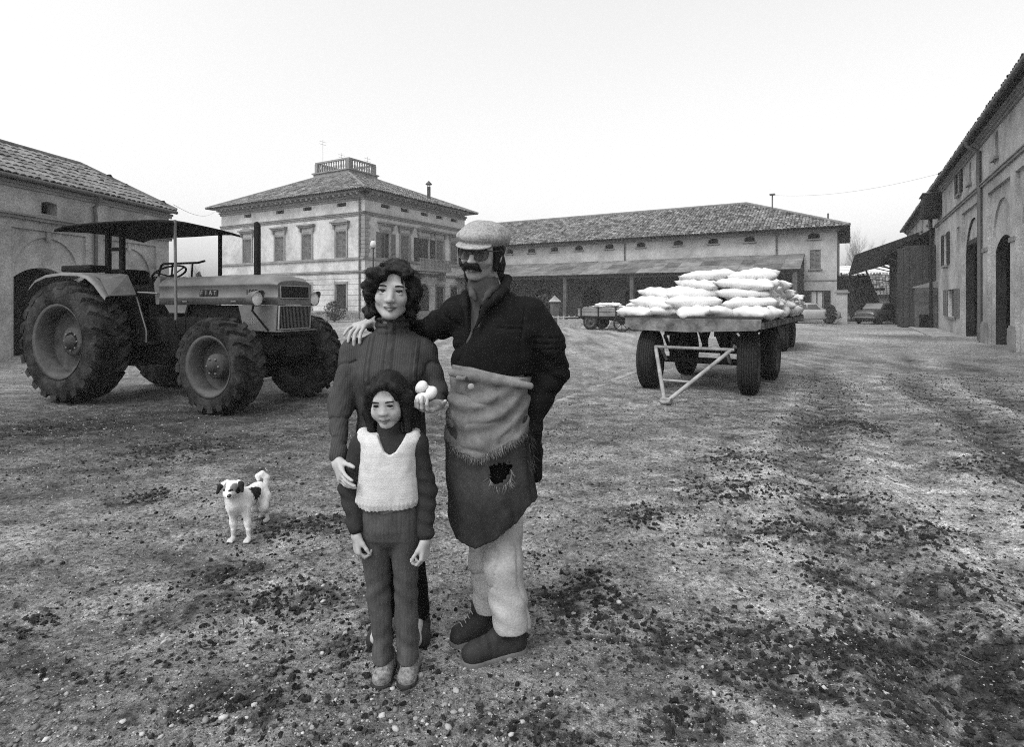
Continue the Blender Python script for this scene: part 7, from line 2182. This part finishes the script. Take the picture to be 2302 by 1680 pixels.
for dx, p0, p1 in ((0, W(524, 1142, 3.49), W(522, 1206, 3.462)), (0, W(552, 1142, 3.50), W(558, 1206, 3.462))):
    p1[2] = gz(p1[0], p1[1]) + .014; mid = (p0 + p1) / 2 + V3(0, .008, 0)
    f.chain([p0, mid, p1 + V3(0, .012, .012)], [.032, .017, .012], .02); f.ell(p1 + V3(0, -.008, 0), (.020, .026, .015), None, .01)
    for q in (-1, 0, 1): f.cap(p1 + V3(q * .011, -.020, 0), p1 + V3(q * .012, -.032, -.003), .008, .007, .004)
for hp, kn, hk, pw in ((W(593, 1118, 3.77), W(592, 1142, 3.71), W(600, 1150, 3.83), W(601, 1172, 3.78)), (W(572, 1118, 3.80), W(572, 1142, 3.76), W(585, 1150, 3.88), W(590, 1166, 3.84))):
    pw[2] = gz(pw[0], pw[1]) + .012
    f.chain([hp, kn, hk, pw], [.046, .026, .012, .010], .018); f.ell(pw + V3(0, -.014, 0), (.018, .028, .013), None, .01)
f.chain([W(588, 1100, 3.84), W(598, 1090, 3.87), W(599, 1074, 3.87), W(589, 1066, 3.86), W(580, 1071, 3.85), W(581, 1080, 3.84)], [.018, .020, .020, .019, .017, .010], .006)
f.noise(.0015, 45, 45, 45, 2)
eL, eR = W(497, 1098, 3.435), W(541, 1094, 3.435)
for c, q in ((eL, -1), (eR, 1)):
    f.chain([hd + V3(q * .034, .015, .030), c + V3(q * .004, 0, .012), c + V3(q * .016, -.014, -.024)], [.016, .015, .009], .006)
def dog_col(x, y, z):
    c = np.ones(len(x)); e = lambda p, r: ((x - p[0]) / r[0]) ** 2 + ((y - p[1]) / r[1]) ** 2 + ((z - p[2]) / r[2]) ** 2
    nz = .25 * fbm(x * 60, y * 60, z * 60, 2)
    c[(e(W(563, 1119, 3.60), (.034, .13, .058)) + nz < 1) & (y > 3.475)] = .02
    for p, q in ((eL, -1), (eR, 1)): c[(e(p + V3(q * .008, 0, -.006), (.032, .05, .042)) + nz < 1) & ((x - hd[0]) * q > .028)] = .035
    for q in (-1, 1): c[e(hd + V3(q * .026, -.02, .014), (.017, .05, .022)) + nz < 1] = .28
    c[e(hd + V3(.018, -.045, .004), (.012, .03, .007)) < 1] = .03; c[e(hd + V3(-.020, -.045, .004), (.010, .03, .007)) < 1] = .03
    c[e(W(515, 1115, 3.332), (.014, .018, .011)) < 1] = .02
    c[(y < 3.52) & (z < .20) & (np.abs(x + 1.64) < .045) & (z > .10)] *= .75  # shadow on the chest painted into the coat colour
    c[(z < .05)] *= .7
    return c
dme = f.mesh('body', do_, dog_col); ob('body', dme, FUR, DOG)
pp_, nn_ = surf_pts(dme, 3000, 26, do_); 
strands('fur', pp_ - nn_ * .002, nn_ * .5 + V3(0, .4, -.5) + rng.standard_normal((3000, 3)) * .25, rng.uniform(.003, .008, 3000), .0006, FUR, DOG.children[-1], do_, .4, 2, 29, tone=dog_col(pp_[:, 0], pp_[:, 1], pp_[:, 2]))
NOSE = mat('wet_black_nose', .012, .1, 20, .3, spec=.6)
mb = MB(); mb.lathe([(.001, -.010), (.009, -.006), (.011, 0), (.008, .007), (.001, .009)], 12); mb.build('nose', NOSE, DOG, tuple(W(514.5, 1116, 3.326) - do_))
for q in (-1, 1):
    mb = MB(); mb.lathe([(.001, -.007), (.005, -.005), (.007, 0), (.005, .005), (.001, .007)], 10); mb.build('eye', NOSE, DOG, tuple(hd + V3(q * .020, -.047, .006) - do_))
